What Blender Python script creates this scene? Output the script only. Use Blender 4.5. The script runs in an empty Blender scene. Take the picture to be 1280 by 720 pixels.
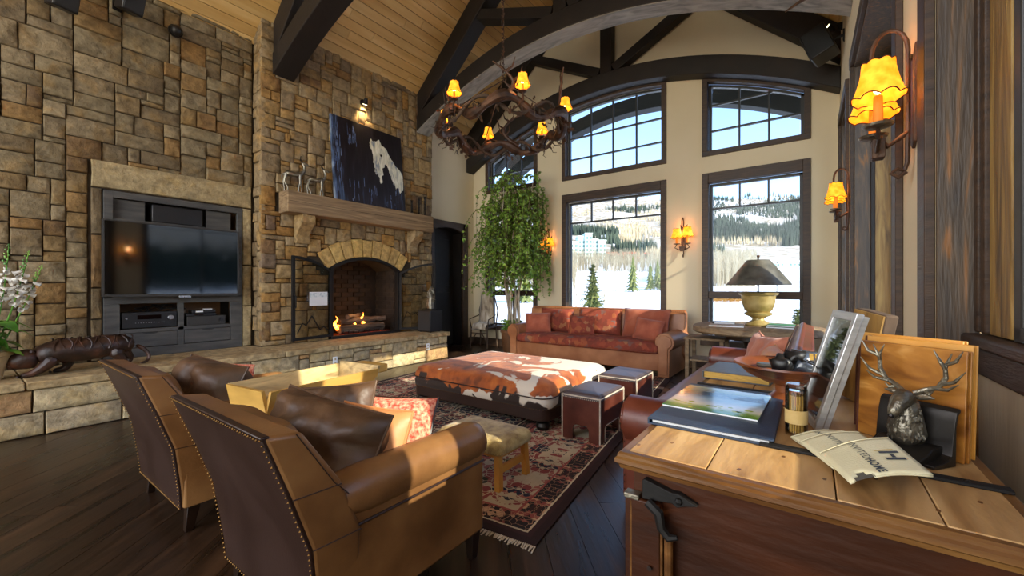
import bpy, math, random
from mathutils import Vector, Matrix, noise
random.seed(7)
PI = math.pi
C = bpy.context.scene.collection
SC = bpy.context.scene

# ------------------------------------------------------------------ camera, world, sun, exposure
cam_d = bpy.data.cameras.new('camera'); cam = bpy.data.objects.new('camera', cam_d); C.objects.link(cam)
cam_d.sensor_width = 36; cam_d.lens = 14.46; cam_d.clip_start = 0.02; cam_d.clip_end = 6000
cam.location = (0, 0, 1.3); cam.rotation_euler = (PI / 2, 0, math.radians(36.1))
SC.camera = cam

SUN_EL = math.radians(27); SUN_DIR = Vector((1.0, -0.16, 0)).normalized()
world = bpy.data.worlds.new('world'); SC.world = world; world.use_nodes = True
wn = world.node_tree.nodes; wl = world.node_tree.links
sky = wn.new('ShaderNodeTexSky'); sky.sky_type = 'NISHITA'; sky.sun_disc = False
sky.sun_elevation = SUN_EL; sky.sun_rotation = math.atan2(SUN_DIR.x, SUN_DIR.y); sky.altitude = 2500
sky.air_density = 1.0; sky.dust_density = 2.2
wl.new(sky.outputs[0], wn['Background'].inputs[0]); wn['Background'].inputs[1].default_value = 0.50
sun_d = bpy.data.lights.new('sun', 'SUN'); sun = bpy.data.objects.new('sun', sun_d); C.objects.link(sun)
sun_d.energy = 6.8; sun_d.angle = math.radians(0.6); sun_d.color = (1.0, 0.86, 0.66)
to_sun = Vector((SUN_DIR.x * math.cos(SUN_EL), SUN_DIR.y * math.cos(SUN_EL), math.sin(SUN_EL)))
sun.rotation_euler = to_sun.to_track_quat('Z', 'Y').to_euler()
SC.view_settings.view_transform = 'Standard'; SC.view_settings.look = 'None'
SC.view_settings.gamma = 1.0; SC.view_settings.exposure = 0.5
# added fill light, stands in for daylight from unseen rooms behind the camera
def area(name, loc, rot, sx, sy, power, col):
    d = bpy.data.lights.new(name, 'AREA'); d.shape = 'RECTANGLE'; d.size = sx; d.size_y = sy; d.energy = power; d.color = col
    o = bpy.data.objects.new(name, d); C.objects.link(o); o.location = loc; o.rotation_euler = rot
    return o
area('fill_rear', (-3.0, -4.2, 2.8), (math.radians(80), 0, 0), 6.0, 4.0, 250, (1.0, 0.86, 0.70))

# ------------------------------------------------------------------ helpers
def lin(h):
    h = h.lstrip('#'); r = [int(h[i:i + 2], 16) / 255 for i in (0, 2, 4)]
    return tuple([(c / 12.92 if c <= .04045 else ((c + .055) / 1.055) ** 2.4) for c in r] + [1.0])

class MB:
    def __init__(s): s.v = []; s.f = []
    def add(s, vs, fs):
        o = len(s.v); s.v += [tuple(p) for p in vs]; s.f += [tuple(i + o for i in f) for f in fs]; return s
    def box(s, x0, x1, y0, y1, z0, z1):
        v = [(x, y, z) for x in (x0, x1) for y in (y0, y1) for z in (z0, z1)]
        return s.add(v, [(0, 1, 3, 2), (4, 6, 7, 5), (0, 4, 5, 1), (2, 3, 7, 6), (0, 2, 6, 4), (1, 5, 7, 3)])
    def obox(s, c, size, rot=None):
        h = [q / 2 for q in size]; m = rot if rot else Matrix.Identity(3); c = Vector(c)
        v = [c + m @ Vector((x * h[0], y * h[1], z * h[2])) for x in (-1, 1) for y in (-1, 1) for z in (-1, 1)]
        return s.add(v, [(0, 1, 3, 2), (4, 6, 7, 5), (0, 4, 5, 1), (2, 3, 7, 6), (0, 2, 6, 4), (1, 5, 7, 3)])
    def beam(s, p, q, w, h, up=(0, 0, 1)):
        p = Vector(p); q = Vector(q); d = (q - p); L = d.length; d.normalize()
        a = d.cross(Vector(up)); a.normalize(); b = a.cross(d)
        m = Matrix((a, d, b)).transposed()
        return s.obox((p + q) / 2, (w, L, h), m)
    def tube(s, pts, rad, n=8, cap=True, close=False):
        pts = [Vector(p) for p in pts]; N = len(pts)
        if not hasattr(rad, '__len__'): rad = [rad] * N
        vs = []; fs = []; prev = None
        for i, p in enumerate(pts):
            if close: t = pts[(i + 1) % N] - pts[i - 1]
            else: t = pts[min(i + 1, N - 1)] - pts[max(i - 1, 0)]
            if t.length < 1e-9: t = Vector((0, 0, 1))
            t.normalize()
            if prev is None:
                a = t.cross(Vector((0, 0, 1)) if abs(t.z) < .9 else Vector((1, 0, 0)))
            else:
                a = prev - t * prev.dot(t)
            a.normalize(); prev = a; b = t.cross(a)
            for k in range(n):
                an = 2 * PI * k / n; vs.append(p + (a * math.cos(an) + b * math.sin(an)) * rad[i])
        R = N if close else N - 1
        for i in range(R):
            j = (i + 1) % N
            for k in range(n):
                fs.append((i * n + k, i * n + (k + 1) % n, j * n + (k + 1) % n, j * n + k))
        if cap and not close:
            fs.append(tuple(range(n - 1, -1, -1))); fs.append(tuple((N - 1) * n + k for k in range(n)))
        return s.add(vs, fs)
    def cyl(s, p, q, r0, r1=None, n=12, cap=True):
        return s.tube([p, q], [r0, r0 if r1 is None else r1], n, cap)
    def lathe(s, prof, c=(0, 0, 0), n=20, cap=True, sx=1, sy=1):
        vs = [(c[0] + r * sx * math.cos(2 * PI * k / n), c[1] + r * sy * math.sin(2 * PI * k / n), c[2] + z) for r, z in prof for k in range(n)]
        fs = []
        for i in range(len(prof) - 1):
            for k in range(n):
                fs.append((i * n + k, i * n + (k + 1) % n, (i + 1) * n + (k + 1) % n, (i + 1) * n + k))
        if cap:
            if prof[0][0] > 1e-4: fs.append(tuple(range(n - 1, -1, -1)))
            if prof[-1][0] > 1e-4: fs.append(tuple((len(prof) - 1) * n + k for k in range(n)))
        return s.add(vs, fs)
    def prism(s, poly, ax, d0, d1):
        # ax: axis of extrusion; poly in the two other axes in xyz order
        def pt(a, b, d): return {'x': (d, a, b), 'y': (a, d, b), 'z': (a, b, d)}[ax]
        n = len(poly); v = [pt(a, b, d0) for a, b in poly] + [pt(a, b, d1) for a, b in poly]
        f = [tuple(range(n - 1, -1, -1)), tuple(range(n, 2 * n))] + [(i, (i + 1) % n, n + (i + 1) % n, n + i) for i in range(n)]
        return s.add(v, f)
    def strip(s, lo, hi, ax, d0, d1):
        # solid between two polylines (same length); extruded along ax
        n = len(lo)
        def pt(p, d): a, b = p; return {'x': (d, a, b), 'y': (a, d, b), 'z': (a, b, d)}[ax]
        v = [pt(p, d) for d in (d0, d1) for p in list(lo) + list(hi)]; f = []
        for i in range(n - 1):
            f += [(i, i + 1, n + i + 1, n + i), (2 * n + i, 3 * n + i, 3 * n + i + 1, 2 * n + i + 1),
                  (i, 2 * n + i, 2 * n + i + 1, i + 1), (n + i, n + i + 1, 3 * n + i + 1, 3 * n + i)]
        f += [(0, n, 3 * n, 2 * n), (n - 1, 3 * n - 1, 4 * n - 1, 2 * n - 1)]
        return s.add(v, f)
    def ball(s, c, r, n=8, sz=1):
        m = max(3, n // 2); pr = [(r * math.sin(PI * i / m) + 1e-5, -r * sz * math.cos(PI * i / m)) for i in range(m + 1)]
        return s.lathe(pr, c, n, cap=False)
    def xf(s, m):
        s.v = [tuple(m @ Vector(p)) for p in s.v]; return s
    def join(s, o): return s.add(o.v, o.f)

def root_of(o):
    while o.parent: o = o.parent
    return o
def obj(name, mb, m, parent=None, bev=0, seg=2, smooth=None, sub=0, world=False, label=None, kind=None, ang=38):
    vs = mb.v
    if world and parent:
        r = root_of(parent).location; vs = [(a - r.x, b - r.y, c - r.z) for a, b, c in vs]
    me = bpy.data.meshes.new(name); me.from_pydata(vs, [], mb.f); me.update()
    o = bpy.data.objects.new(name, me); C.objects.link(o)
    if m: me.materials.append(m)
    if parent: o.parent = parent
    import bmesh
    bm = bmesh.new(); bm.from_mesh(me); bmesh.ops.recalc_face_normals(bm, faces=bm.faces); bm.to_mesh(me); bm.free()
    if smooth is None: smooth = True
    if smooth:
        me.polygons.foreach_set('use_smooth', [True] * len(me.polygons))
        me.set_sharp_from_angle(angle=math.radians(ang))
    if sub:
        d = o.modifiers.new('s', 'SUBSURF'); d.levels = sub; d.render_levels = sub
    if bev:
        b = o.modifiers.new('b', 'BEVEL'); b.width = bev; b.segments = seg; b.limit_method = 'ANGLE'; b.angle_limit = math.radians(35)
        b.harden_normals = False
    if label: o['label'] = label
    if kind: o['kind'] = kind
    return o
def thing(name, label, cat, loc=(0, 0, 0), rz=0, group=None):
    o = bpy.data.objects.new(name, None); C.objects.link(o); o.empty_display_size = .1
    o.location = loc; o.rotation_euler = (0, 0, rz); o['label'] = label; o['category'] = cat
    if group: o['group'] = group
    return o
def tag(o, label, cat, group=None):
    o['label'] = label; o['category'] = cat
    if group: o['group'] = group
    return o
def struct(name, label=None, loc=(0, 0, 0)):
    o = bpy.data.objects.new(name, None); C.objects.link(o); o.location = loc
    o['kind'] = 'structure'; o.empty_display_size = .1
    if label: o['label'] = label
    return o
def recenter(o):
    # put a single mesh thing's origin at its base
    me = o.data; xs = [v.co.x for v in me.vertices]; ys = [v.co.y for v in me.vertices]; zs = [v.co.z for v in me.vertices]
    c = Vector(((min(xs) + max(xs)) / 2, (min(ys) + max(ys)) / 2, min(zs)))
    for v in me.vertices: v.co -= c
    o.location = Vector(o.location) + c; return o
def dup(root, loc, rz, label, group=None):
    r = root.copy(); C.objects.link(r); r.location = loc; r.rotation_euler = (0, 0, rz); r['label'] = label
    if group: r['group'] = group
    for ch in list(root.children):
        c = ch.copy(); C.objects.link(c); c.parent = r
        for g in list(ch.children):
            d = g.copy(); C.objects.link(d); d.parent = c
    return r

# ------------------------------------------------------------------ materials
def mat(name, cols, scale=4, stretch=(1, 1, 1), rough=.6, bump=.2, metal=0, detail=4, rot=(0, 0, 0), rand=0, bscale=None, coord='Object',
        spec=.5, rvar=.1, dist=0.0, emis=None, estr=0, sheen=0, coat=0, bdist=.01, pos=None, sub=0):
    m = bpy.data.materials.new(name); m.use_nodes = True; nt = m.node_tree; N = nt.nodes; L = nt.links
    b = N['Principled BSDF']; b.inputs['Metallic'].default_value = metal; spec = .22 if name.startswith('chest_front') else spec
    b.inputs['Specular IOR Level'].default_value = spec
    if sheen: b.inputs['Sheen Weight'].default_value = sheen
    if coat: b.inputs['Coat Weight'].default_value = coat; b.inputs['Coat Roughness'].default_value = .12
    tc = N.new('ShaderNodeTexCoord'); mp = N.new('ShaderNodeMapping'); mp.inputs['Scale'].default_value = stretch; mp.inputs['Rotation'].default_value = rot
    L.new(tc.outputs[coord], mp.inputs[0]); vec = mp.outputs[0]
    if rand:
        oi = N.new('ShaderNodeObjectInfo'); mu = N.new('ShaderNodeMath'); mu.operation = 'MULTIPLY'; mu.inputs[1].default_value = 37
        L.new(oi.outputs['Random'], mu.inputs[0]); ad = N.new('ShaderNodeVectorMath'); ad.operation = 'ADD'
        L.new(vec, ad.inputs[0]); L.new(mu.outputs[0], ad.inputs[1]); vec = ad.outputs[0]
    no = N.new('ShaderNodeTexNoise'); no.inputs['Scale'].default_value = scale; no.inputs['Detail'].default_value = detail
    no.inputs['Distortion'].default_value = dist; L.new(vec, no.inputs['Vector'])
    cr = N.new('ShaderNodeValToRGB'); els = cr.color_ramp.elements
    n = len(cols); pos = pos or [.3 + .4 * i / max(1, n - 1) for i in range(n)]
    while len(els) < n: els.new(.5)
    for i, c in enumerate(cols): els[i].position = pos[i]; els[i].color = lin(c)
    L.new(no.outputs['Fac'], cr.inputs[0]); out = cr.outputs[0]
    if rand:
        hs = N.new('ShaderNodeHueSaturation'); mr = N.new('ShaderNodeMapRange'); mr.inputs[3].default_value = 1 - rand; mr.inputs[4].default_value = 1 + rand
        L.new(oi.outputs['Random'], mr.inputs[0]); L.new(mr.outputs[0], hs.inputs['Value']); L.new(out, hs.inputs['Color']); out = hs.outputs[0]
    L.new(out, b.inputs['Base Color'])
    if emis:
        b.inputs['Emission Color'].default_value = lin(emis); b.inputs['Emission Strength'].default_value = estr
    rr = N.new('ShaderNodeMapRange'); rr.inputs[3].default_value = max(.02, rough - rvar); rr.inputs[4].default_value = min(1, rough + rvar)
    L.new(no.outputs['Fac'], rr.inputs[0]); L.new(rr.outputs[0], b.inputs['Roughness'])
    if bump:
        n2 = N.new('ShaderNodeTexNoise'); n2.inputs['Scale'].default_value = bscale or scale * 4; n2.inputs['Detail'].default_value = 5
        L.new(vec, n2.inputs['Vector']); bp = N.new('ShaderNodeBump'); bp.inputs['Strength'].default_value = bump; bp.inputs['Distance'].default_value = bdist
        L.new(n2.outputs['Fac'], bp.inputs['Height']); L.new(bp.outputs[0], b.inputs['Normal'])
    return m

def stone_mat(name, ramp, vein='#b08a4a'):
    m = bpy.data.materials.new(name); m.use_nodes = True; nt = m.node_tree; N = nt.nodes; L = nt.links; b = N['Principled BSDF']
    oi = N.new('ShaderNodeObjectInfo'); cr = N.new('ShaderNodeValToRGB'); els = cr.color_ramp.elements; cr.color_ramp.interpolation = 'LINEAR'
    while len(els) < len(ramp): els.new(.5)
    for i, (p, c) in enumerate(ramp): els[i].position = p; els[i].color = lin(c)
    L.new(oi.outputs['Random'], cr.inputs[0])
    tc = N.new('ShaderNodeTexCoord')
    n1 = N.new('ShaderNodeTexNoise'); n1.inputs['Scale'].default_value = 4.0; n1.inputs['Detail'].default_value = 6; n1.inputs['Distortion'].default_value = .6
    n2 = N.new('ShaderNodeTexNoise'); n2.inputs['Scale'].default_value = 13; n2.inputs['Detail'].default_value = 9; n2.inputs['Roughness'].default_value = .65
    ofs = N.new('ShaderNodeVectorMath'); ofs.operation = 'SCALE'; ofs.inputs[0].default_value = (61, 37, 83); L.new(oi.outputs['Random'], ofs.inputs['Scale'])
    adv = N.new('ShaderNodeVectorMath'); adv.operation = 'ADD'; L.new(tc.outputs['Object'], adv.inputs[0]); L.new(ofs.outputs[0], adv.inputs[1])
    L.new(adv.outputs[0], n1.inputs['Vector']); L.new(adv.outputs[0], n2.inputs['Vector'])
    mx = N.new('ShaderNodeMix'); mx.data_type = 'RGBA'; mr = N.new('ShaderNodeMapRange'); mr.inputs[1].default_value = .52; mr.inputs[2].default_value = .66
    mr.inputs[4].default_value = .6
    L.new(n1.outputs['Fac'], mr.inputs[0]); L.new(mr.outputs[0], mx.inputs[0]); L.new(cr.outputs[0], mx.inputs[6]); mx.inputs[7].default_value = lin(vein)
    hs = N.new('ShaderNodeHueSaturation'); m2 = N.new('ShaderNodeMapRange'); m2.inputs[1].default_value = .3; m2.inputs[2].default_value = .7
    m2.inputs[3].default_value = .55; m2.inputs[4].default_value = 1.5
    L.new(n2.outputs['Fac'], m2.inputs[0]); L.new(m2.outputs[0], hs.inputs['Value']); L.new(mx.outputs[2], hs.inputs['Color']); L.new(hs.outputs[0], b.inputs['Base Color'])
    b.inputs['Roughness'].default_value = .85; b.inputs['Specular IOR Level'].default_value = .25
    bp = N.new('ShaderNodeBump'); bp.inputs['Strength'].default_value = .8; bp.inputs['Distance'].default_value = .03
    ad = N.new('ShaderNodeMath'); ad.operation = 'ADD'; L.new(n1.outputs['Fac'], ad.inputs[0]); L.new(n2.outputs['Fac'], ad.inputs[1])
    L.new(ad.outputs[0], bp.inputs['Height']); L.new(bp.outputs[0], b.inputs['Normal'])
    return m

def glass_mat(name, tint='#ffffff', gloss=.08):
    m = bpy.data.materials.new(name); m.use_nodes = True; nt = m.node_tree; N = nt.nodes; L = nt.links; N.remove(N['Principled BSDF'])
    t = N.new('ShaderNodeBsdfTransparent'); t.inputs[0].default_value = lin(tint); g = N.new('ShaderNodeBsdfGlossy'); g.inputs['Roughness'].default_value = .02
    fr = N.new('ShaderNodeFresnel'); fr.inputs[0].default_value = 1.35; mx = N.new('ShaderNodeMixShader')
    ml = N.new('ShaderNodeMath'); ml.operation = 'MULTIPLY'; ml.inputs[1].default_value = gloss * 10; ml.use_clamp = True
    L.new(fr.outputs[0], ml.inputs[0]); L.new(ml.outputs[0], mx.inputs[0]); L.new(t.outputs[0], mx.inputs[1]); L.new(g.outputs[0], mx.inputs[2])
    L.new(mx.outputs[0], N['Material Output'].inputs[0]); return m

def emit_mat(name, col, strength, col2=None):
    m = bpy.data.materials.new(name); m.use_nodes = True; nt = m.node_tree; N = nt.nodes; L = nt.links
    b = N['Principled BSDF']; b.inputs['Base Color'].default_value = lin(col); b.inputs['Roughness'].default_value = .8
    b.inputs['Emission Strength'].default_value = strength
    tc = N.new('ShaderNodeTexCoord'); no = N.new('ShaderNodeTexNoise'); no.inputs['Scale'].default_value = 22; L.new(tc.outputs['Object'], no.inputs['Vector'])
    cr = N.new('ShaderNodeValToRGB'); cr.color_ramp.elements[0].position = .35; cr.color_ramp.elements[1].position = .65
    cr.color_ramp.elements[0].color = lin(col2 or col); cr.color_ramp.elements[1].color = lin(col)
    L.new(no.outputs['Fac'], cr.inputs[0]); L.new(cr.outputs[0], b.inputs['Emission Color']); L.new(cr.outputs[0], b.inputs['Base Color'])
    return m

ST = stone_mat('stone_tv', [(0, '#807358'), (.3, '#72664f'), (.55, '#8a7b5f'), (.72, '#685b46'), (.86, '#7c6745'), (.94, '#866840'), (1, '#5c4a36')], '#846a40')
STC = stone_mat('stone_chimney', [(0, '#8f7d62'), (.25, '#9a8766'), (.5, '#7c6b54'), (.7, '#a08a64'), (.86, '#94703f'), (.94, '#6c5744'), (1, '#7a6b5a')], '#a8854c')
STH = stone_mat('stone_hearth', [(0, '#b3a283'), (.3, '#a19376'), (.6, '#bcab85'), (.85, '#96866c'), (1, '#a77d4d')], '#b59a66')
SLAB = stone_mat('stone_slab', [(0, '#a38f6b'), (.5, '#b09a72'), (1, '#97835f')], '#8a7048')
LINT = stone_mat('stone_lintel', [(0, '#9a8a68'), (1, '#a89875')], '#a98f5c')
VOUS = stone_mat('stone_voussoir', [(0, '#c0a066'), (.5, '#b39660'), (1, '#c9a966')], '#b98f50')
MORTAR = mat('mortar_dark', ['#30281f', '#423729'], 12, rough=.95, bump=.3)
PLASTER = mat('plaster_cream', ['#d8c9a8', '#decfb0'], 1.5, rough=.9, bump=.08, bscale=60)
DARKW = mat('dark_stained_beam', ['#0f0b09', '#1a1411', '#241c17'], 3, (1, 1, 1), .6, .25, rand=.15, bscale=30)
TRIM = mat('window_trim', ['#2e2118', '#4a3626'], 5, (1, 1, 8), .5, .25, rand=.1, bscale=24)
FRAME = mat('window_sash', ['#2b2a28', '#34322f'], 5, rough=.45, bump=.05)
PINE = mat('pine_ceiling', ['#c39a58', '#d3ad6c', '#dfc084'], 2.2, (3, .35, 3), .55, .12, rand=.14, bscale=12)
FLOORM = mat('dark_floor', ['#1d140d', '#2f2117', '#463222'], 2.0, (.45, 4, 1), .30, .12, rand=.12, dist=1.2, bscale=10, rvar=.1, coat=.0, pos=[.32, .52, .72])
GREYW = mat('grey_washed_wood', ['#38383a', '#484847', '#585653'], 3, (1, 1, 6), .6, .2, rot=(PI / 2, 0, 0))
GREYD = mat('grey_wood_dark', ['#1c1d1e', '#2a2b2c'], 3, rough=.7, bump=.1)
WOODIN = mat('brown_cabinet_interior', ['#6a4a2b', '#7c5835'], 3, (6, 1, 1), .6, .1)
WEATH = mat('weathered_timber', ['#6f5a42', '#8e7658', '#a48c6a'], 3, (2, .35, 5), .75, .6, dist=1.5, bscale=14)
BLACKP = mat('black_plastic', ['#101011', '#18181a'], 5, rough=.4, bump=0)
SCREEN = mat('screen_black', ['#040506', '#060708'], 1, rough=.06, bump=0, rvar=.0, spec=.9)
IRON = mat('black_iron', ['#121111', '#1e1c1b'], 8, rough=.6, bump=.15, metal=.1, spec=.3)
RUSTI = mat('aged_iron', ['#2e2019', '#4a3426', '#6b4a33'], 9, rough=.5, bump=.4, metal=.4)
LEA = mat('brown_leather', ['#664528', '#876039', '#a37a4c'], 3.0, rough=.36, bump=.25, bscale=90, rvar=.08, bdist=.003)
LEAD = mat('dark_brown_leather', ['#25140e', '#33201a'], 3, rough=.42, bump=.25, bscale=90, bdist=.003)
LEAP = mat('pillow_leather', ['#3c2a1c', '#543c29', '#70543a'], 4, rough=.48, bump=.8, bscale=18, dist=.8, bdist=.006)
LEAT = mat('tan_leather', ['#84512f', '#9c6540', '#b27a50'], 3, rough=.42, bump=.2, bscale=80, bdist=.003)
LEAR = mat('red_brown_leather', ['#4a2218', '#6b3423', '#7c4230'], 3, rough=.34, bump=.25, bscale=60, bdist=.003)
LEAS = mat('stool_leather_top', ['#3c3334', '#564a4b'], 5, rough=.42, bump=.2, bscale=60, bdist=.003)
LEAM = mat('stool_leather', ['#3c1c15', '#55291e', '#6b3a2c'], 4, rough=.36, bump=.25, bscale=50, bdist=.003)
WELT = mat('pale_welt', ['#b9ab97', '#d8ccba'], 30, rough=.6, bump=.4)
BRASS = mat('brass_nail', ['#6b4f2a', '#8a6a3c'], 8, rough=.45, bump=0, metal=.9)
RUSTF = mat('rust_velvet', ['#8c4229', '#a35439', '#b3684a'], 5, rough=.9, bump=.2, bscale=60, sheen=.3)
PINKF = mat('coral_weave', ['#b5402f', '#d9836a', '#e3b08f'], 60, rough=.95, bump=.5, bscale=120, pos=[.35, .5, .65])
PEACHF = mat('peach_leather_pillow', ['#c27f4c', '#d79a66'], 4, rough=.5, bump=.2)
ROSEF = mat('rose_suede', ['#b0684e', '#c98468'], 5, rough=.85, bump=.25, sheen=.2)
OAKD = mat('dark_legs', ['#1a100a', '#2a1a10'], 6, rough=.35, bump=.1)
HONEY = mat('honey_wood', ['#b9792c', '#d59a45'], 3, (1, 1, .4), .4, .15)
YELW = mat('yellow_pine_trough', ['#b48c42', '#d0a452', '#dcb468'], 3, (1, .4, 3), .5, .2)
SCUFF = mat('scuffed_trough_inside', ['#8d7850', '#c9b07a', '#e0c88e'], 7, (1, .5, 2), .7, .35, dist=1.5)
HIDE = mat('tan_hide', ['#8a6f3c', '#b39a5c', '#cbb57a'], 14, (1, 1, 1), .9, .6, bscale=120, sheen=.3)
SILVER = mat('silver_metal', ['#8d8f92', '#b9bbbd'], 12, rough=.28, bump=.3, metal=.9)
PEWTER = mat('pewter_metal', ['#57534c', '#96907f'], 16, rough=.36, bump=.6, metal=.85, bscale=50)
BLKMET = mat('blackened_metal', ['#232120', '#373431'], 6, rough=.38, bump=.1, metal=.7)
POT = mat('clay_pot', ['#b79a6c', '#cdb386'], 5, rough=.8, bump=.2)
POTB = mat('brown_planter', ['#5a3a22', '#7a5230'], 5, rough=.6, bump=.3)
SOIL = mat('soil', ['#1d140d', '#2b2016'], 20, rough=1, bump=.6)
LEAF = mat('ficus_leaf', ['#42621e', '#6c9030', '#a3bd52'], 9, rough=.45, bump=0)
LEAF2 = mat('broad_leaf', ['#2c5a1a', '#4f8a2c', '#8fbf4a'], 7, rough=.4, bump=.1)
STEM = mat('pale_bark', ['#8d7d68', '#b6a891', '#cfc3ae'], 12, (1, 1, .3), .8, .3)
BROWNT = mat('dry_twigs', ['#3a2c22', '#5a4736'], 10, rough=.9, bump=.2)
PETAL = mat('white_petal', ['#d8d6cf', '#f0eee8'], 8, rough=.6, bump=0)
BRONZE = mat('carved_dark_wood', ['#1d120d', '#38231a', '#5e3a28'], 9, rough=.42, bump=.6, bscale=22, pos=[.35, .55, .75])
PARCH = emit_mat('amber_parchment', '#ffa528', 1.15, '#e8860e')
PARCHD = mat('shade_lacing', ['#3a1d0c', '#5a2e12'], 9, rough=.8, bump=0)
WAX = mat('candle_sleeve', ['#b06a22', '#c98232'], 9, rough=.7, bump=.3, emis='#c06810', estr=.5)
BULB = emit_mat('bulb_glow', '#fff0b8', 7)
FLAME = emit_mat('flame', '#ffb040', 9, '#ff6a10')
EMBER = mat('ember_bed', ['#1a0d08', '#ff5a10'], 30, rough=1, bump=.5, emis='#ff5010', estr=.08, pos=[.55, .75])
LOG = mat('charred_log', ['#1a1512', '#4a3e34', '#8a7c6c'], 8, (1, .3, 1), .9, .8, bdist=.02)
SOOT = mat('sooty_brick', ['#17120e', '#2a211a', '#3d3023'], 3, rough=.95, bump=.3, rand=.2)
PAPER = mat('white_paper', ['#e6ebf0', '#f2f4f6'], 4, rough=.7, bump=0)
GLASS = glass_mat('window_glass', '#f4f8fa', .05)
FGLASS = glass_mat('firedoor_glass', '#eceae4', .05)
JAR = glass_mat('jar_glass', '#f6f8f8', .09)
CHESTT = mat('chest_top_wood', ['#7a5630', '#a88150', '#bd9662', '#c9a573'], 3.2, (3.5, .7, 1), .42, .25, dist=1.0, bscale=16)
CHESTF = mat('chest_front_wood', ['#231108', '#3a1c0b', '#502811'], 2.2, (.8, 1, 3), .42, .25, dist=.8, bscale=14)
CHESTM = mat('chest_moulding_wood', ['#43270f', '#684421', '#8d6634'], 3, (.6, 1, 5), .36, .2, bscale=20)
GRAINED = mat('grained_brown_panel', ['#352c26', '#4d4033', '#5c4a38', '#84592e'], 2.2, (5, 5, .45), .5, .35, dist=2.6, bscale=20, pos=[.3, .52, .60, .68])
LITW = mat('golden_sunlit_wood', ['#5a4322', '#8d6c38', '#a98a4e'], 4, (4, 4, .4), .5, .4, dist=1.6, bscale=20)  # golden tone carries sunlight painted on the window jambs; slab face shares it
PALEW = mat('pale_wall_panel', ['#b3a78f', '#c2b7a0'], 4, (4, 4, .3), .7, .15)
SNOW = mat('snow', ['#e9eef4', '#f6f8fb'], .2, rough=.8, bump=.1)
# ---- special materials
def node_mat(name):
    m = bpy.data.materials.new(name); m.use_nodes = True; nt = m.node_tree
    return m, nt.nodes, nt.links, nt.nodes['Principled BSDF']
def ramp(N, L, src, stops, interp='LINEAR'):
    cr = N.new('ShaderNodeValToRGB'); cr.color_ramp.interpolation = interp; e = cr.color_ramp.elements
    while len(e) < len(stops): e.new(.5)
    for i, (p, c) in enumerate(stops): e[i].position = p; e[i].color = lin(c)
    L.new(src, cr.inputs[0]); return cr.outputs[0]
def mth(N, L, op, a, b=None, clamp=False):
    n = N.new('ShaderNodeMath'); n.operation = op; n.use_clamp = clamp
    for i, q in enumerate((a, b)):
        if q is None: continue
        if isinstance(q, (int, float)): n.inputs[i].default_value = q
        else: L.new(q, n.inputs[i])
    return n.outputs[0]
def mixc(N, L, f, a, b):
    n = N.new('ShaderNodeMix'); n.data_type = 'RGBA'
    if isinstance(f, (int, float)): n.inputs[0].default_value = f
    else: L.new(f, n.inputs[0])
    for i, q in ((6, a), (7, b)):
        if isinstance(q, str): n.inputs[i].default_value = lin(q)
        else: L.new(q, n.inputs[i])
    return n.outputs[2]

def cowhide():
    m, N, L, b = node_mat('cowhide'); tc = N.new('ShaderNodeTexCoord'); sp = N.new('ShaderNodeSeparateXYZ'); L.new(tc.outputs['Object'], sp.inputs[0])
    def noi(s, d=5, ds=0.0, off=0):
        mp = N.new('ShaderNodeMapping'); mp.inputs['Location'].default_value = (off, off, 0); L.new(tc.outputs['Object'], mp.inputs[0])
        n = N.new('ShaderNodeTexNoise'); n.inputs['Scale'].default_value = s; n.inputs['Detail'].default_value = d; n.inputs['Distortion'].default_value = ds
        L.new(mp.outputs[0], n.inputs['Vector']); return n.outputs['Fac']
    rust = ramp(N, L, noi(7, 6, .4, 2), [(.3, '#6a3210'), (.5, '#a85418'), (.72, '#c47026')])
    big = noi(2.4, 12, .8, 3.4)
    # white grows to the right rear end of the hide and down the front edge
    t = mth(N, L, 'ADD', mth(N, L, 'MULTIPLY', sp.outputs[0], .13), mth(N, L, 'MULTIPLY', sp.outputs[1], .13))
    w = mth(N, L, 'ADD', mth(N, L, 'ADD', big, t), -.545)
    fr = mth(N, L, 'MULTIPLY', mth(N, L, 'SUBTRACT', .34, sp.outputs[2]), 2.6); fr = mth(N, L, 'MAXIMUM', fr, 0)
    w = mth(N, L, 'ADD', w, fr)
    wf = mth(N, L, 'MULTIPLY', w, 60, True)
    drk = mth(N, L, 'MULTIPLY', mth(N, L, 'SUBTRACT', mth(N, L, 'ADD', noi(3.2, 6, .8, 8), mth(N, L, 'MULTIPLY', fr, .35)), .56), 40, True)
    c = mixc(N, L, wf, rust, '#dcd2c0'); front = mth(N, L, 'MULTIPLY', mth(N, L, 'SUBTRACT', .37, sp.outputs[2]), 60, True)
    c = mixc(N, L, mth(N, L, 'MULTIPLY', drk, front), c, '#2a1a12')
    L.new(c, b.inputs['Base Color']); b.inputs['Roughness'].default_value = .7; b.inputs['Sheen Weight'].default_value = .15
    bp = N.new('ShaderNodeBump'); bp.inputs['Strength'].default_value = .35; bp.inputs['Distance'].default_value = .006
    L.new(noi(150, 3), bp.inputs['Height']); L.new(bp.outputs[0], b.inputs['Normal']); return m
COW = cowhide()

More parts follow.
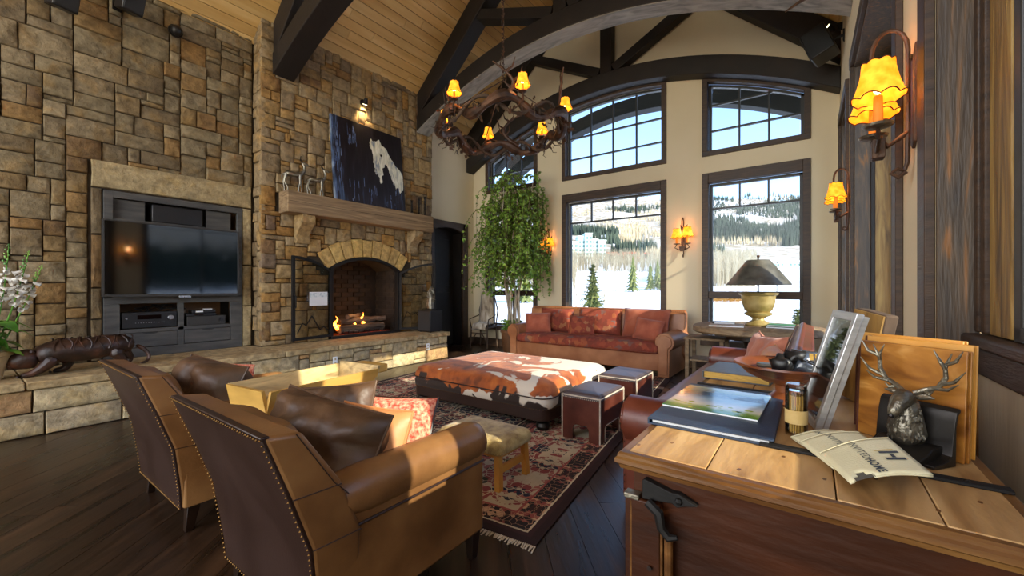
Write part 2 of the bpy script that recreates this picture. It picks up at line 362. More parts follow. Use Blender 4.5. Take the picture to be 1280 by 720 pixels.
def kilim():
    m, N, L, b = node_mat('kilim'); tc = N.new('ShaderNodeTexCoord')
    v = N.new('ShaderNodeTexVoronoi'); v.distance = 'MANHATTAN'; v.inputs['Scale'].default_value = 13; L.new(tc.outputs['Object'], v.inputs['Vector'])
    s = N.new('ShaderNodeSeparateColor'); L.new(v.outputs['Color'], s.inputs[0])
    c = ramp(N, L, s.outputs[0], [(0, '#7c3022'), (.35, '#94452c'), (.6, '#9e5a32'), (.76, '#612a1e'), (.88, '#5a5a58'), (.94, '#a87a50')], 'CONSTANT')
    n = N.new('ShaderNodeTexNoise'); n.inputs['Scale'].default_value = 6; n.inputs['Detail'].default_value = 6; L.new(tc.outputs['Object'], n.inputs['Vector'])
    c = mixc(N, L, mth(N, L, 'MULTIPLY', n.outputs['Fac'], .9), c, '#8c4430'); L.new(c, b.inputs['Base Color'])
    b.inputs['Roughness'].default_value = .95
    bp = N.new('ShaderNodeBump'); bp.inputs['Strength'].default_value = .3; bp.inputs['Distance'].default_value = .006
    L.new(v.outputs['Distance'], bp.inputs['Height']); L.new(bp.outputs[0], b.inputs['Normal']); return m
KILIM = kilim()

RW_, RL_ = 3.5, 4.5
def rugmat():
    m, N, L, b = node_mat('persian_rug'); tc = N.new('ShaderNodeTexCoord'); sp = N.new('ShaderNodeSeparateXYZ'); L.new(tc.outputs['Object'], sp.inputs[0])
    X, Y = sp.outputs[0], sp.outputs[1]
    ax = mth(N, L, 'ABSOLUTE', X); ay = mth(N, L, 'ABSOLUTE', Y)
    ex = mth(N, L, 'SUBTRACT', RW_ / 2, ax); ey = mth(N, L, 'SUBTRACT', RL_ / 2, ay); e = mth(N, L, 'MINIMUM', ex, ey)
    wn_ = N.new('ShaderNodeTexNoise'); wn_.inputs['Scale'].default_value = 30; L.new(tc.outputs['Object'], wn_.inputs['Vector'])
    e = mth(N, L, 'ADD', e, mth(N, L, 'MULTIPLY', mth(N, L, 'SUBTRACT', wn_.outputs['Fac'], .5), .012))
    def motif(scale, stops, per, r=0.0, line='#d8c7a4', lw=.10):
        cx = N.new('ShaderNodeCombineXYZ')
        fx = mth(N, L, 'PINGPONG', mth(N, L, 'ADD', X, 10), per); fy = mth(N, L, 'PINGPONG', mth(N, L, 'ADD', Y, 10), per * 1.3)
        L.new(fx, cx.inputs[0]); L.new(fy, cx.inputs[1])
        v = N.new('ShaderNodeTexVoronoi'); v.inputs['Scale'].default_value = scale; v.inputs['Randomness'].default_value = .9; v.distance = 'MANHATTAN'
        L.new(cx.outputs[0], v.inputs['Vector']); s = N.new('ShaderNodeSeparateColor'); L.new(v.outputs['Color'], s.inputs[0])
        c = ramp(N, L, s.outputs[1], stops, 'CONSTANT')
        c2 = ramp(N, L, s.outputs[2], [(0, '#8f2a22'), (.4, '#1c2a4a'), (.6, '#c9825a'), (.85, '#c9b894')], 'CONSTANT')
        inn = mth(N, L, 'LESS_THAN', v.outputs['Distance'], .20); c = mixc(N, L, inn, c, c2)
        v2 = N.new('ShaderNodeTexVoronoi'); v2.feature = 'DISTANCE_TO_EDGE'; v2.inputs['Scale'].default_value = scale * .8; v2.inputs['Randomness'].default_value = .9
        L.new(cx.outputs[0], v2.inputs['Vector']); ln = mth(N, L, 'LESS_THAN', v2.outputs['Distance'], lw * .5)
        return mixc(N, L, ln, c, line)
    field = motif(21, [(0, '#1b2238'), (.35, '#5c1a1c'), (.6, '#2c3a52'), (.78, '#d2c2a0'), (.9, '#96342c')], .46, line='#c9b894')
    main = motif(20, [(0, '#cdbd98'), (.30, '#96302a'), (.62, '#3f4a3a'), (.74, '#1e2740'), (.86, '#b05a48')], .38, line='#d0c09c', lw=.07)
    small = motif(30, [(0, '#231a20'), (.5, '#3a1a1c'), (.72, '#9c3a2c'), (.9, '#d6a878')], .2, line='#b98a62', lw=.05)
    outer = motif(30, [(0, '#1d1820'), (.55, '#34181c'), (.8, '#a2563c'), (.9, '#cdb48a')], .2, line='#93523c', lw=.05)
    def lt(k): return mth(N, L, 'LESS_THAN', e, k)
    c = field
    for k, col in ((.98, '#2a1418'), (.96, '#cdbb96'), (.945, small), (.80, '#1a1a2c'), (.79, '#b8402e'), (.77, main), (.235, '#a8392e'), (.22, small), (.092, '#d8c9a6'), (.080, '#3a1416'), (.06, '#3a1216')):
        c = mixc(N, L, lt(k), c, col)
    c = mixc(N, L, lt(.05), c, '#2c0f12')
    n = N.new('ShaderNodeTexNoise'); n.inputs['Scale'].default_value = 3; n.inputs['Detail'].default_value = 8; L.new(tc.outputs['Object'], n.inputs['Vector'])
    hs = N.new('ShaderNodeHueSaturation'); L.new(c, hs.inputs['Color']); L.new(mth(N, L, 'ADD', n.outputs['Fac'], .42), hs.inputs['Value']); hs.inputs['Saturation'].default_value = .85
    L.new(hs.outputs[0], b.inputs['Base Color']); b.inputs['Roughness'].default_value = .95
    bp = N.new('ShaderNodeBump'); bp.inputs['Strength'].default_value = .3; bp.inputs['Distance'].default_value = .004
    n3 = N.new('ShaderNodeTexNoise'); n3.inputs['Scale'].default_value = 200; L.new(tc.outputs['Object'], n3.inputs['Vector'])
    L.new(n3.outputs['Fac'], bp.inputs['Height']); L.new(bp.outputs[0], b.inputs['Normal']); return m
RUG = rugmat()

# ------------------------------------------------------------------ room shell
XL, XR, YF, YB = -6.45, 0.33, 7.3, -4.0
XC = -3.05

def xw(y): return .385 - .01 * y          # right wall plane drifts slightly

# floor : hand scraped planks laid on the diagonal
fl = struct('floor'); mb = MB().box(XL - .3, 1.2, YB, YF + .3, -.2, -.022); obj('subfloor', mb, MORTAR, fl, smooth=False)
ang = math.radians(130); ux, uy = math.cos(ang), math.sin(ang); vx, vy = -uy, ux
pw = .19; rnd = random.Random(3); cnt = 0
corners = [(XL - .2, -1.6), (.9, -1.6), (XL - .2, YF + .1), (.9, YF + .1)]
us = [x * ux + y * uy for x, y in corners]; vs_ = [x * vx + y * vy for x, y in corners]
def clip_poly(poly, x0, x1, y0, y1):
    for ax, lim, sg in ((0, x0, 1), (0, x1, -1), (1, y0, 1), (1, y1, -1)):
        out = []
        for i in range(len(poly)):
            a, b_ = poly[i - 1], poly[i]; ia = (a[ax] - lim) * sg >= 0; ib = (b_[ax] - lim) * sg >= 0
            if ia != ib:
                t = (lim - a[ax]) / (b_[ax] - a[ax]); out.append((a[0] + t * (b_[0] - a[0]), a[1] + t * (b_[1] - a[1])))
            if ib: out.append(b_)
        poly = out
        if not poly: return poly
    return poly
v = min(vs_)
while v < max(vs_):
    u = min(us) - rnd.random() * 2
    while u < max(us):
        ln = rnd.uniform(1.9, 3.1)
        q = [(u + .0012, v + .0012), (u + ln - .0012, v + .0012), (u + ln - .0012, v + pw - .0012), (u + .0012, v + pw - .0012)]
        poly = [(a * ux + b_ * vx, a * uy + b_ * vy) for a, b_ in q]; poly = clip_poly(poly, XL - .2, .9, -1.6, YF + .1)
        if len(poly) >= 3:
            ar = 0
            for i in range(len(poly)): ar += poly[i - 1][0] * poly[i][1] - poly[i][0] * poly[i - 1][1]
            if abs(ar) > .02:
                top = rnd.uniform(-.0006, .0)
                cx = sum(p[0] for p in poly) / len(poly); cy = sum(p[1] for p in poly) / len(poly)
                loc = [((x - cx) * ux + (y - cy) * uy, (x - cx) * vx + (y - cy) * vy) for x, y in poly]
                o = obj('floor_plank', MB().prism(loc, 'z', -.022, top), FLOORM, fl, smooth=False)
                o.location = (cx, cy, 0); o.rotation_euler = (0, 0, ang); cnt += 1
        u += ln
    v += pw
obj('floor_planks_behind', MB().box(XL, 1.0, YB, -1.6, -.022, -.001), FLOORM, fl, kind='stuff')

# ceiling: roof deck plus pine boards running front to back
ce = struct('ceiling')
for sgn in (-1, 1):
    xe = XL - .3 if sgn < 0 else 2 * XC - XL + .6
    def zz(x): return 4.83 + .92 * (x - XL if sgn < 0 else 2 * XC - XL - x)
    mb = MB(); mb.add([(XC, YB, zz(XC) + .03), (xe, YB, zz(xe) + .03), (xe, YB, zz(xe) + .3), (XC, YB, zz(XC) + .3),
                       (XC, 9.3, zz(XC) + .03), (xe, 9.3, zz(xe) + .03), (xe, 9.3, zz(xe) + .3), (XC, 9.3, zz(XC) + .3)],
                      [(0, 1, 2, 3), (4, 7, 6, 5), (0, 4, 5, 1), (3, 2, 6, 7), (0, 3, 7, 4), (1, 5, 6, 2)])
    obj('roof_deck', mb, MORTAR, ce, smooth=False)
    Lr = math.hypot(xe - XC, zz(XC) - zz(xe)); n = int(Lr / .145); dx = (xe - XC) / n
    th = math.atan2(zz(xe) - zz(XC), xe - XC)
    for i in range(n):
        x0 = XC + dx * i; x1 = XC + dx * (i + 1); w = math.hypot(dx, zz(x1) - zz(x0)) - .006
        y = -2.5 - rnd.random() * 2
        while y < YF:
            y1 = min(y + rnd.uniform(3.5, 5.0), YF)
            if y1 - y > .3:
                o = obj('ceiling_board', MB().box(-w / 2, w / 2, -(y1 - y) / 2 + .001, (y1 - y) / 2 - .001, -.012, .012), PINE, ce, smooth=False, bev=.003, seg=1)
                o.location = ((x0 + x1) / 2, (y + y1) / 2, (zz(x0) + zz(x1)) / 2 + .012); o.rotation_euler = (0, -th, 0)
            y = y1

# ---- random ashlar stones
def ashlar(A, Bz, cell, opts, blocked, rnd):
    """A=(a0,a1) Bz=(z0,z1); yields rects"""
    nx = int(round((A[1] - A[0]) / cell[0])); nz = int(round((Bz[1] - Bz[0]) / cell[1]))
    cw = (A[1] - A[0]) / nx; ch = (Bz[1] - Bz[0]) / nz
    own = [[None] * nx for _ in range(nz)]
    g = [[blocked(A[0] + (i + .5) * cw, Bz[0] + (k + .5) * ch) for i in range(nx)] for k in range(nz)]
    out = []
    for k in range(nz):
        for i in range(nx):
            if g[k][i]: continue
            w, h = rnd.choice(opts); ww = 0
            if k and i + w < nx and own[k - 1][i + w] != own[k - 1][i + w - 1]: w += rnd.choice((-1, 1)) if w > 3 else 1
            if len(out) % 3 == 0: h = max(1, h - 1)
            while ww < w and i + ww < nx and not g[k][i + ww]: ww += 1
            hh = 0
            while hh < h and k + hh < nz and all(not g[k + hh][i + q] for q in range(ww)): hh += 1
            if ww < nx - i and i + ww + 1 <= nx and i + ww < nx and not g[k][i + ww] and (i + ww + 1 == nx or g[k][i + ww + 1]): ww += 1 if all(not g[k + q][i + ww] for q in range(hh)) else 0
            for q in range(hh):
                for p in range(ww): g[k + q][i + p] = True; own[k + q][i + p] = len(out)
            out.append((A[0] + i * cw, A[0] + (i + ww) * cw, Bz[0] + k * ch, Bz[0] + (k + hh) * ch))
    return out
def stone(a0, a1, z0, z1, d, gap, rnd, jit=.005):
    """stone in local (a, depth, z) centred; returns MB with y = -depth outward"""
    w = (a1 - a0) / 2 - gap; h = (z1 - z0) / 2 - gap
    j = min(jit, w * .22, h * .22)
    ring = []
    for (sx, sz) in ((-1, -1), (0, -1), (1, -1), (1, 0), (1, 1), (0, 1), (-1, 1), (-1, 0)):
        ring.append((sx * w - sx * rnd.random() * j + (rnd.uniform(-j, j) if sx == 0 else 0), sz * h - sz * rnd.random() * j + (rnd.uniform(-j, j) if sz == 0 else 0)))
    ins = min(.007, w * .3, h * .3)
    def dd(): return d + rnd.uniform(-.008, .008)
    vs = [(p[0], 0, p[1]) for p in ring] + [(p[0], -d * .86, p[1]) for p in ring]
    vs += [(p[0] * (1 - ins / w), -dd(), p[1] * (1 - ins / h)) for p in ring]
    vs += [(p[0] * .5, -dd() - .004, p[1] * .5) for p in ring] + [(0, -dd() - .004, 0)]
    fs = []
    for b_ in (0, 8, 16):
        for i in range(8): fs.append((b_ + i, b_ + (i + 1) % 8, b_ + 8 + (i + 1) % 8, b_ + 8 + i))
    for i in range(8): fs.append((24 + i, 24 + (i + 1) % 8, 32))
    return MB().add(vs, fs)
def lay(parent, rects, place, m, d0, gap, rnd, name='stone', limit=300, vis=None, jit=.005):
    """place(ac, zc) -> (location, rotz).  Past the limit, the rest joins one stuff part"""
    rects = sorted(rects, key=lambda r: -(r[1] - r[0]) * (r[3] - r[2]) + (0 if (vis is None or vis(r)) else 10)); rest = MB()
    for k, (a0, a1, z0, z1) in enumerate(rects):
        s = stone(a0, a1, z0, z1, d0 + rnd.uniform(-.012, .02), gap, rnd, jit); loc, rz = place((a0 + a1) / 2, (z0 + z1) / 2)
        if k < limit and (vis is None or vis((a0, a1, z0, z1))):
            o = obj(name, s, m, parent, ang=55); o.location = Vector(loc) - root_of(parent).location; o.rotation_euler = (0, 0, rz)
        else:
            s.xf(Matrix.Translation(Vector(loc)) @ Matrix.Rotation(rz, 4, 'Z')); rest.join(s)
    if rest.v: obj(name + 's_remaining', rest, m, parent, world=True, kind='stuff', ang=55)
RZ = PI / 2   # a stone whose front (-y) must face +x is turned by +90 degrees

# left wall : structure of stone left of the chimney, plaster beyond it
wlft = struct('wall_left')
obj('core', MB().box(XL - .45, XL - .03, YB, 1.02, -.2, 5.3).box(XL - .45, XL - .03, 2.435, 2.6, -.2, 5.3).box(XL - .45, XL - .03, 1.02, 2.435, 2.42, 5.3).box(XL - .45, XL - .03, 1.02, 2.435, -.2, .48).box(XL - .52, XL - .45, .9, 2.6, -.2, 5.3).box(XL - .7, XL - .52, 2.4, 7.5, -.2, 5.3).box(XL - .52, XL - .44, 2.4, 2.6, -.2, 5.3).box(XL - .52, XL - .3, 7.1, 7.5, -.2, 5.3), MORTAR, wlft, smooth=False)
rnd = random.Random(11)
def blk(y, z):
    return (.93 < y < 2.56 and .46 < z < 2.74) or z > 4.83 + .02
big = [(6, 4), (8, 4), (5, 4), (9, 5), (6, 3), (8, 5), (4, 3), (5, 5), (4, 4), (7, 4), (3, 2), (7, 5), (8, 3), (5, 2), (4, 1), (3, 4), (2, 3), (7, 3)]
rects = ashlar((-1.4, 2.56), (.48, 4.86), (.055, .055), big, blk, rnd)
lay(wlft, rects, lambda a, z: ((XL - .065, a, z), RZ), ST, .06, .0025, rnd)
rects = ashlar((-4.0, -1.4), (.48, 4.86), (.13, .1), [(4, 2), (3, 3), (5, 2)], lambda a, z: False, rnd)
lay(wlft, rects, lambda a, z: ((XL - .065, a, z), RZ), ST, .06, .0055, rnd, vis=lambda r: False)
o = obj('lintel', stone(.93, 2.55, 2.425, 2.74, .075, .004, rnd, .008), LINT, wlft); o.location = (XL - .065, 1.74, 2.5825); o.rotation_euler = (0, 0, RZ)
for (z0, z1) in ((.48, 1.05), (1.05, 1.62), (1.62, 2.42)):
    o = obj('stone', stone(2.43, 2.55, z0, z1, .07, .004, rnd), LINT, wlft); o.location = (XL - .065, 2.49, (z0 + z1) / 2); o.rotation_euler = (0, 0, RZ)
for (z0, z1) in ((.48, .95), (.95, 1.3), (1.3, 1.9), (1.9, 2.42)):
    o = obj('stone', stone(.93, 1.025, z0, z1, .07, .004, rnd), ST, wlft); o.location = (XL - .065, .978, (z0 + z1) / 2); o.rotation_euler = (0, 0, RZ)
# plaster part with the arched doorway y 5.95..7.1
DY0, DY1, DZ = 5.95, 6.98, 2.62
def dtop(y): t = (y - (DY0 + DY1) / 2) / ((DY1 - DY0) / 2); return DZ + .13 * (1 - t * t)
n = 12; ys = [DY0 + (DY1 - DY0) * i / n for i in range(n + 1)]
mb = MB().box(XL - .35, XL, 5.74, DY0, 0, 4.9).box(XL - .35, XL, DY1, YF, 0, 4.9)
mb.strip([(y, dtop(y)) for y in ys], [(y, 4.9) for y in ys], 'x', XL - .35, XL)
obj('plaster', mb, PLASTER, wlft)
door = struct('door_1')
mb = MB().box(XL - .02, XL + .035, DY0, DY0 + .09, 0, DZ).box(XL - .02, XL + .035, DY1 - .06, DY1 + .1, 0, DZ + .14)
mb.strip([(y, dtop(y) - .12) for y in ys], [(y, max(dtop(y), DZ + .14)) for y in ys], 'x', XL - .02, XL + .035)
obj('casing', mb, TRIM, door, bev=.006)
mb = MB().box(XL - .34, XL - .02, DY0, DY0 + .03, 0, DZ).box(XL - .34, XL - .02, DY1 - .09, DY1 - .06, 0, DZ)
mb.strip([(y, dtop(y) - .12) for y in ys], [(y, dtop(y) - .09) for y in ys], 'x', XL - .34, XL - .02); obj('jamb', mb, DARKW, door)
obj('door_leaf', MB().box(XL - .33, XL - .27, DY0 + .03, DY1 - .09, 0.01, 2.78), DARKW, door, bev=.004)
mb = MB()
for a, b_ in ((DY0 + .14, DY1 - .2),):
    mb.box(XL - .275, XL - .262, a, b_, 1.35, 2.40).box(XL - .275, XL - .262, a, b_, .2, 1.2)
obj('door_panel', mb, DARKW, door, bev=.012, seg=1)
obj('door_knob', MB().ball((XL - .24, DY0 + .12, 1.0), .03, 10), IRON, door)
obj('baseboard', MB().box(XL, XL + .02, DY1 + .1, YF - .01, 0, .16), TRIM, struct('baseboard_left'), bev=.004)

# ---- far wall with arched windows
wf = struct('wall_far')
AP, KK = 4.97, .084
def arch(x): return AP - KK * (x - XC) ** 2
WIN = [(-6.06, -4.66), (-4.065, -2.025), (-1.455, -.012)]
LZ0, LZ1, UZ0 = .42, 3.165, 3.445
bps = sorted({XL - .3, XR + .75} | {round(a, 4) for w in WIN for a in w}); mb = MB()
for a, b_ in zip(bps[:-1], bps[1:]):
    n = max(2, int((b_ - a) / .12)); xs = [a + (b_ - a) * i / n for i in range(n + 1)]
    topz = [min(5.0 + .92 * (x - XL), 5.0 + .92 * (2 * XC - XL - x)) for x in xs]
    iswin = any(abs(w[0] - a) < 1e-3 and abs(w[1] - b_) < 1e-3 for w in WIN)
    if iswin:
        mb.strip([(x, -.2) for x in xs], [(x, LZ0) for x in xs], 'y', YF, YF + .28)
        mb.strip([(x, LZ1) for x in xs], [(x, UZ0) for x in xs], 'y', YF, YF + .28)
        mb.strip([(x, arch(x)) for x in xs], [(x, t) for x, t in zip(xs, topz)], 'y', YF, YF + .28)
    else:
        xa = [x for x in xs]
        if a < XC < b_: xa = sorted(xs + [XC])
        mb.strip([(x, -.2) for x in xa], [(x, min(5.0 + .92 * (x - XL), 5.0 + .92 * (2 * XC - XL - x))) for x in xa], 'y', YF, YF + .28)
obj('plaster', mb, PLASTER, wf, ang=20)

def muntin_y(mb, x0, x1, z0, z1, y0, y1): mb.box(x0, x1, y0, y1, z0, z1)
wnum = [0]
def window_lower(x0, x1, lites, rail):
    wnum[0] += 1; w = struct('window_%d' % wnum[0], loc=((x0 + x1) / 2, YF, LZ0)); c = .095
    obj('casing', MB().box(x0, x0 + c, YF - .035, YF + .1, LZ0, LZ1).box(x1 - c, x1, YF - .035, YF + .1, LZ0, LZ1)
        .box(x0 + c, x1 - c, YF - .035, YF + .1, LZ1 - .16, LZ1).box(x0 - .02, x1 + .02, YF - .07, YF + .1, LZ0 - .05, LZ0 + .04), TRIM, w, bev=.005, world=True)
    a, b_ = x0 + c, x1 - c; z0, z1 = LZ0 + .04, LZ1 - .16; s = .04; ya, yb = YF + .1, YF + .17
    obj('sash', MB().box(a, a + s, ya, yb, z0, z1).box(b_ - s, b_, ya, yb, z0, z1).box(a, b_, ya, yb, z1 - s, z1).box(a, b_, ya, yb, z0, z0 + s), FRAME, w, bev=.003, world=True)
    tz = 2.60
    obj('transom_bar', MB().box(a + s, b_ - s, YF + .115, YF + .155, tz - .014, tz + .014), FRAME, w, world=True)
    for i in range(1, lites):
        x = a + s + (b_ - a - 2 * s) * i / lites
        obj('muntin', MB().box(x - .013, x + .013, YF + .115, YF + .155, tz, z1 - s), FRAME, w, world=True)
    if rail:
        obj('rail', MB().box(a, b_, YF + .0, YF + .16, 1.13, 1.245), TRIM, w, bev=.004, world=True)
        xm = (a + b_) / 2
        obj('mullion', MB().box(xm - .018, xm + .018, YF + .1, YF + .16, z0, 1.13), FRAME, w, world=True)
    zs = [(z0 + s, 1.13), (1.245, tz - .014)] if rail else [(z0 + s, tz - .014)]
    for q0, q1 in zs: obj('pane', MB().box(a + s, b_ - s, YF + .13, YF + .136, q0, q1), GLASS, w, smooth=False, world=True)
    for i in range(lites):
        xa = a + s + (b_ - a - 2 * s) * i / lites; xb = a + s + (b_ - a - 2 * s) * (i + 1) / lites
        obj('pane', MB().box(xa + .012, xb - .012, YF + .13, YF + .136, tz + .014, z1 - s), GLASS, w, smooth=False, world=True)
def window_upper(x0, x1, lites):
    wnum[0] += 1; w = struct('window_%d' % wnum[0], loc=((x0 + x1) / 2, YF, UZ0)); c = .08; n = 16
    def xs(a, b_): return [a + (b_ - a) * i / n for i in range(n + 1)]
    mb = MB().box(x0, x1, YF - .035, YF + .1, UZ0, UZ0 + c)
    for a, b_ in ((x0, x0 + c), (x1 - c, x1)): mb.strip([(a, UZ0 + c), (b_, UZ0 + c)], [(a, arch(a)), (b_, arch(b_))], 'y', YF - .035, YF + .1)
    X = xs(x0 + c, x1 - c); mb.strip([(x, arch(x) - c) for x in X], [(x, arch(x)) for x in X], 'y', YF - .035, YF + .1)
    obj('casing', mb, TRIM, w, bev=.004, world=True)
    a, b_ = x0 + c, x1 - c; s = .04; z0 = UZ0 + c
    mb = MB().box(a, b_, YF + .1, YF + .17, z0, z0 + s)
    for p, q in ((a, a + s), (b_ - s, b_)): mb.strip([(p, z0), (q, z0)], [(p, arch(p) - c), (q, arch(q) - c)], 'y', YF + .1, YF + .17)
    mb.strip([(x, arch(x) - c - s) for x in X], [(x, arch(x) - c) for x in X], 'y', YF + .1, YF + .17); obj('sash', mb, FRAME, w, world=True)
    def top(x): return arch(x) - c - s
    a += s; b_ -= s; z0 += s
    ms = [a + (b_ - a) * i / lites for i in range(lites + 1)]
    for x in ms[1:-1]: obj('muntin', MB().box(x - .013, x + .013, YF + .115, YF + .155, z0, top(x)), FRAME, w, world=True)
    hz = [z0, 3.88, 4.30, 9]
    for z in hz[1:3]:
        r = math.sqrt(max(0, (AP - c - s - z) / KK)); xa, xb = max(a, XC - r), min(b_, XC + r)
        if xb > xa: obj('muntin', MB().box(xa, xb, YF + .113, YF + .157, z - .013, z + .013), FRAME, w, world=True)
    for i in range(lites):
        p, q = ms[i] + .012, ms[i + 1] - .012
        for z, zt in zip(hz[:-1], hz[1:]):
            X = [p + (q - p) * k / 6 for k in range(7)]; X = [x for x in X if top(x) > z + .02]
            if len(X) >= 2: obj('pane', MB().strip([(x, z + .012) for x in X], [(x, min(top(x), zt - .012)) for x in X], 'y', YF + .13, YF + .136), GLASS, w, smooth=False, world=True)
window_lower(*WIN[0], 3, True); window_lower(*WIN[1], 4, False); window_lower(*WIN[2], 3, True)
window_upper(*WIN[0], 3); window_upper(*WIN[1], 4); window_upper(*WIN[2], 3)
obj('baseboard', MB().box(XL, XR - .05, YF - .02, YF, 0, .16), TRIM, struct('baseboard_far'), bev=.004)

# ---- right wall: three deep window bays
wr = struct('wall_right'); HT = 3.46
W1 = (2.83, 5.2); W2 = (5.86, 7.0); W0 = (.74, 2.12)
def rwall(y0, y1, z0, z1, d0=0, d1=.42):
    return [(xw(y0) + d0, y0), (xw(y1) + d0, y1), (xw(y1) + d1, y1), (xw(y0) + d1, y0)], z0, z1
mb = MB()
for y0, y1, z0, z1 in ((W0[1], W1[0], -.2, 4.9), (W1[1], W2[0], -.2, 4.9), (W2[1], YF + .2, -.2, 4.9), (W0[0], W0[1], HT, 4.9), (W1[0], W1[1], HT, 4.9), (W2[0], W2[1], HT, 4.9), (YB, W0[0], -.2, 4.9),
                       (W1[0], W1[1], -.2, .5), (W2[0], W2[1], -.2, .5)):
    p, a, b_ = rwall(y0, y1, z0, z1); mb.prism(p, 'z', a, b_)
p, a, b_ = rwall(W0[0], W0[1], -.2, 1.06, .085, .42); mb.prism(p, 'z', a, b_)
obj('plaster', mb, PLASTER, wr, ang=20)
def wpart(w, name, y0, y1, z0, z1, d0, d1, m, bev=.004):
    p, a, b_ = rwall(y0, y1, z0, z1, d0, d1); return obj(name, MB().prism(p, 'z', a, b_), m, w, bev=bev, world=True)
def bay(y0, y1, z0, sy, near_c=.12):
    wnum[0] += 1; w = struct('window_%d' % wnum[0], loc=(xw(y0), (y0 + y1) / 2, z0))
    wpart(w, 'casing', y0 - near_c, y0, z0 - .06, HT, -.03, 0, TRIM); wpart(w, 'casing', y1, y1 + .09, z0 - .06, HT, -.03, 0, TRIM)
    wpart(w, 'casing', y0 - near_c, y1 + .09, HT, HT + .12, -.035, 0, TRIM)
    wpart(w, 'jamb', y1 - .02, y1, z0, HT, 0, .12, GRAINED); wpart(w, 'jamb', y1 - .03, y1, z0, HT, .12, .15, DARKW); wpart(w, 'jamb', y1 - .02, y1, z0, HT, .15, .26, LITW)
    wpart(w, 'jamb', y0, y0 + .02, z0, HT, 0, .26, GRAINED); wpart(w, 'head_jamb', y0, y1, HT - .02, HT, 0, .26, GRAINED)
    wpart(w, 'window_sill', y0, y1, z0 - .05, z0, -.02, .30, TRIM)
    s = .05; wpart(w, 'sash', y0 + .02, y0 + .02 + s, z0, HT - .02, .26, .33, FRAME); wpart(w, 'sash', y1 - .02 - s, y1 - .02, z0, HT - .02, .26, .33, FRAME)
    wpart(w, 'sash', y0, y1, z0, z0 + s, .26, .33, FRAME); wpart(w, 'sash', y0, y1, HT - .02 - s, HT - .02, .26, .33, FRAME)
    n = len(sy) + 1; ys_ = [y0 + .02 + s] + sy + [y1 - .02 - s]
    for y in sy: wpart(w, 'mullion', y - .02, y + .02, z0, HT - .02, .27, .32, FRAME)
    for a, b_ in zip(ys_[:-1], ys_[1:]):
        wpart(w, 'transom_bar', a, b_, 2.8, 2.825, .275, .315, FRAME)
        wpart(w, 'pane', a, b_, z0 + s, 2.8, .29, .296, GLASS, 0); wpart(w, 'pane', a, b_, 2.825, HT - .07, .29, .296, GLASS, 0)
    return w
bay(W1[0], W1[1], .5, [4.0], .11); bay(W2[0], W2[1], .5, [], .09)
# the near bay (beside the chest)
wnum[0] += 1; w = struct('window_%d' % wnum[0], loc=(xw(1) + .1, .5, 1.06))
wpart(w, 'casing', W0[1], W0[1] + .12, 0, HT, -.03, 0, TRIM)
wpart(w, 'jamb_panel', W0[1] - .02, W0[1], 0, HT, 0, .105, GRAINED, .002)
for i, d in enumerate((.10, .107, .096)):
    y1 = W0[1] - .025 - .042 * i; wpart(w, 'moulding', y1 - .036, y1, 1.15 if True else 0, HT, d - .012, .16, TRIM, .006)
wpart(w, 'jamb', W0[1] - .32, W0[1] - .15, 1.15, HT, .095, .16, LITW, .003)
wpart(w, 'sash', W0[1] - .37, W0[1] - .32, 1.15, HT, .10, .16, FRAME)
wpart(w, 'window_sill', W0[0], W0[1] - .03, 1.105, 1.145, .055, .2, TRIM, .01); wpart(w, 'sill_apron', W0[0], W0[1] - .02, 1.02, 1.105, .07, .12, TRIM, .006)
wpart(w, 'pane', 1.27, W0[1] - .37, 1.19, HT, .13, .136, GLASS, 0); wpart(w, 'mullion', 1.05, 1.27, 1.15, HT, .09, .2, TRIM)
wpart(w, 'pane', W0[0], 1.05, 1.19, HT, .13, .136, GLASS, 0); wpart(w, 'bottom_sash', W0[0], W0[1] - .32, 1.145, 1.19, .10, .16, FRAME)
wpart(w, 'casing', W0[0] - .1, W0[0], 0, HT, -.03, 0, TRIM)
wpart(w, 'panel_stile', W0[1] - .12, W0[1] - .02, 0, 1.02, .075, .085, CHESTM); wpart(w, 'panel_board', W0[0], W0[1] - .12, 0, 1.02, .078, .085, PALEW)

# ---- chimney breast
CY0, CY1, CX = 2.565, 5.76, -6.2
ch = thing('chimney_breast', 'tall tan stone chimney breast with arched firebox and voussoir arch', 'fireplace', (CX, 4.16, .0))
OY0, OY1, OZ = 3.58, 4.93, 1.62; OC = (OY0 + OY1) / 2; OR = (OY1 - OY0) / 2; RISE = .20
AR = (OR ** 2 + RISE ** 2) / (2 * RISE); ACZ = OZ + RISE - AR            # arch circle
def atop(y): return ACZ + math.sqrt(max(0, AR ** 2 - (y - OC) ** 2))
n = 14; ys = [OY0 + (OY1 - OY0) * i / n for i in range(n + 1)]
mb = MB().box(XL - .45, CX - .03, CY0 + .03, OY0, 0, 5.15).box(XL - .45, CX - .03, OY1, CY1 - .03, 0, 5.15)
mb.strip([(y, atop(y)) for y in ys], [(y, 5.15) for y in ys], 'x', XL - .45, CX - .03)
mb.box(XL - .45, CX - .055, OY0, OY1, 0, .48)
obj('core', mb, MORTAR, ch, world=True)
def vo(y, z):
    r = math.hypot(y - OC, z - ACZ); thmax = math.asin((OR + .0) / AR) + .02
    a = abs(math.atan2(y - OC, z - ACZ))
    if a < thmax + .12 and r < AR + .30 and z > 1.4 and r > AR - .05: return True
    return (OY0 < y < OY1 and z < atop(y))
def inchim(y, z): return vo(y, z) or (2.78 < y < 5.55 and 2.40 < z < 2.66)
chs = [(4, 3), (3, 3), (3, 2), (5, 3), (2, 2), (4, 4), (3, 4), (2, 3), (4, 2), (5, 2), (2, 4), (3, 1), (1, 2), (4, 3)]
rnd = random.Random(5)
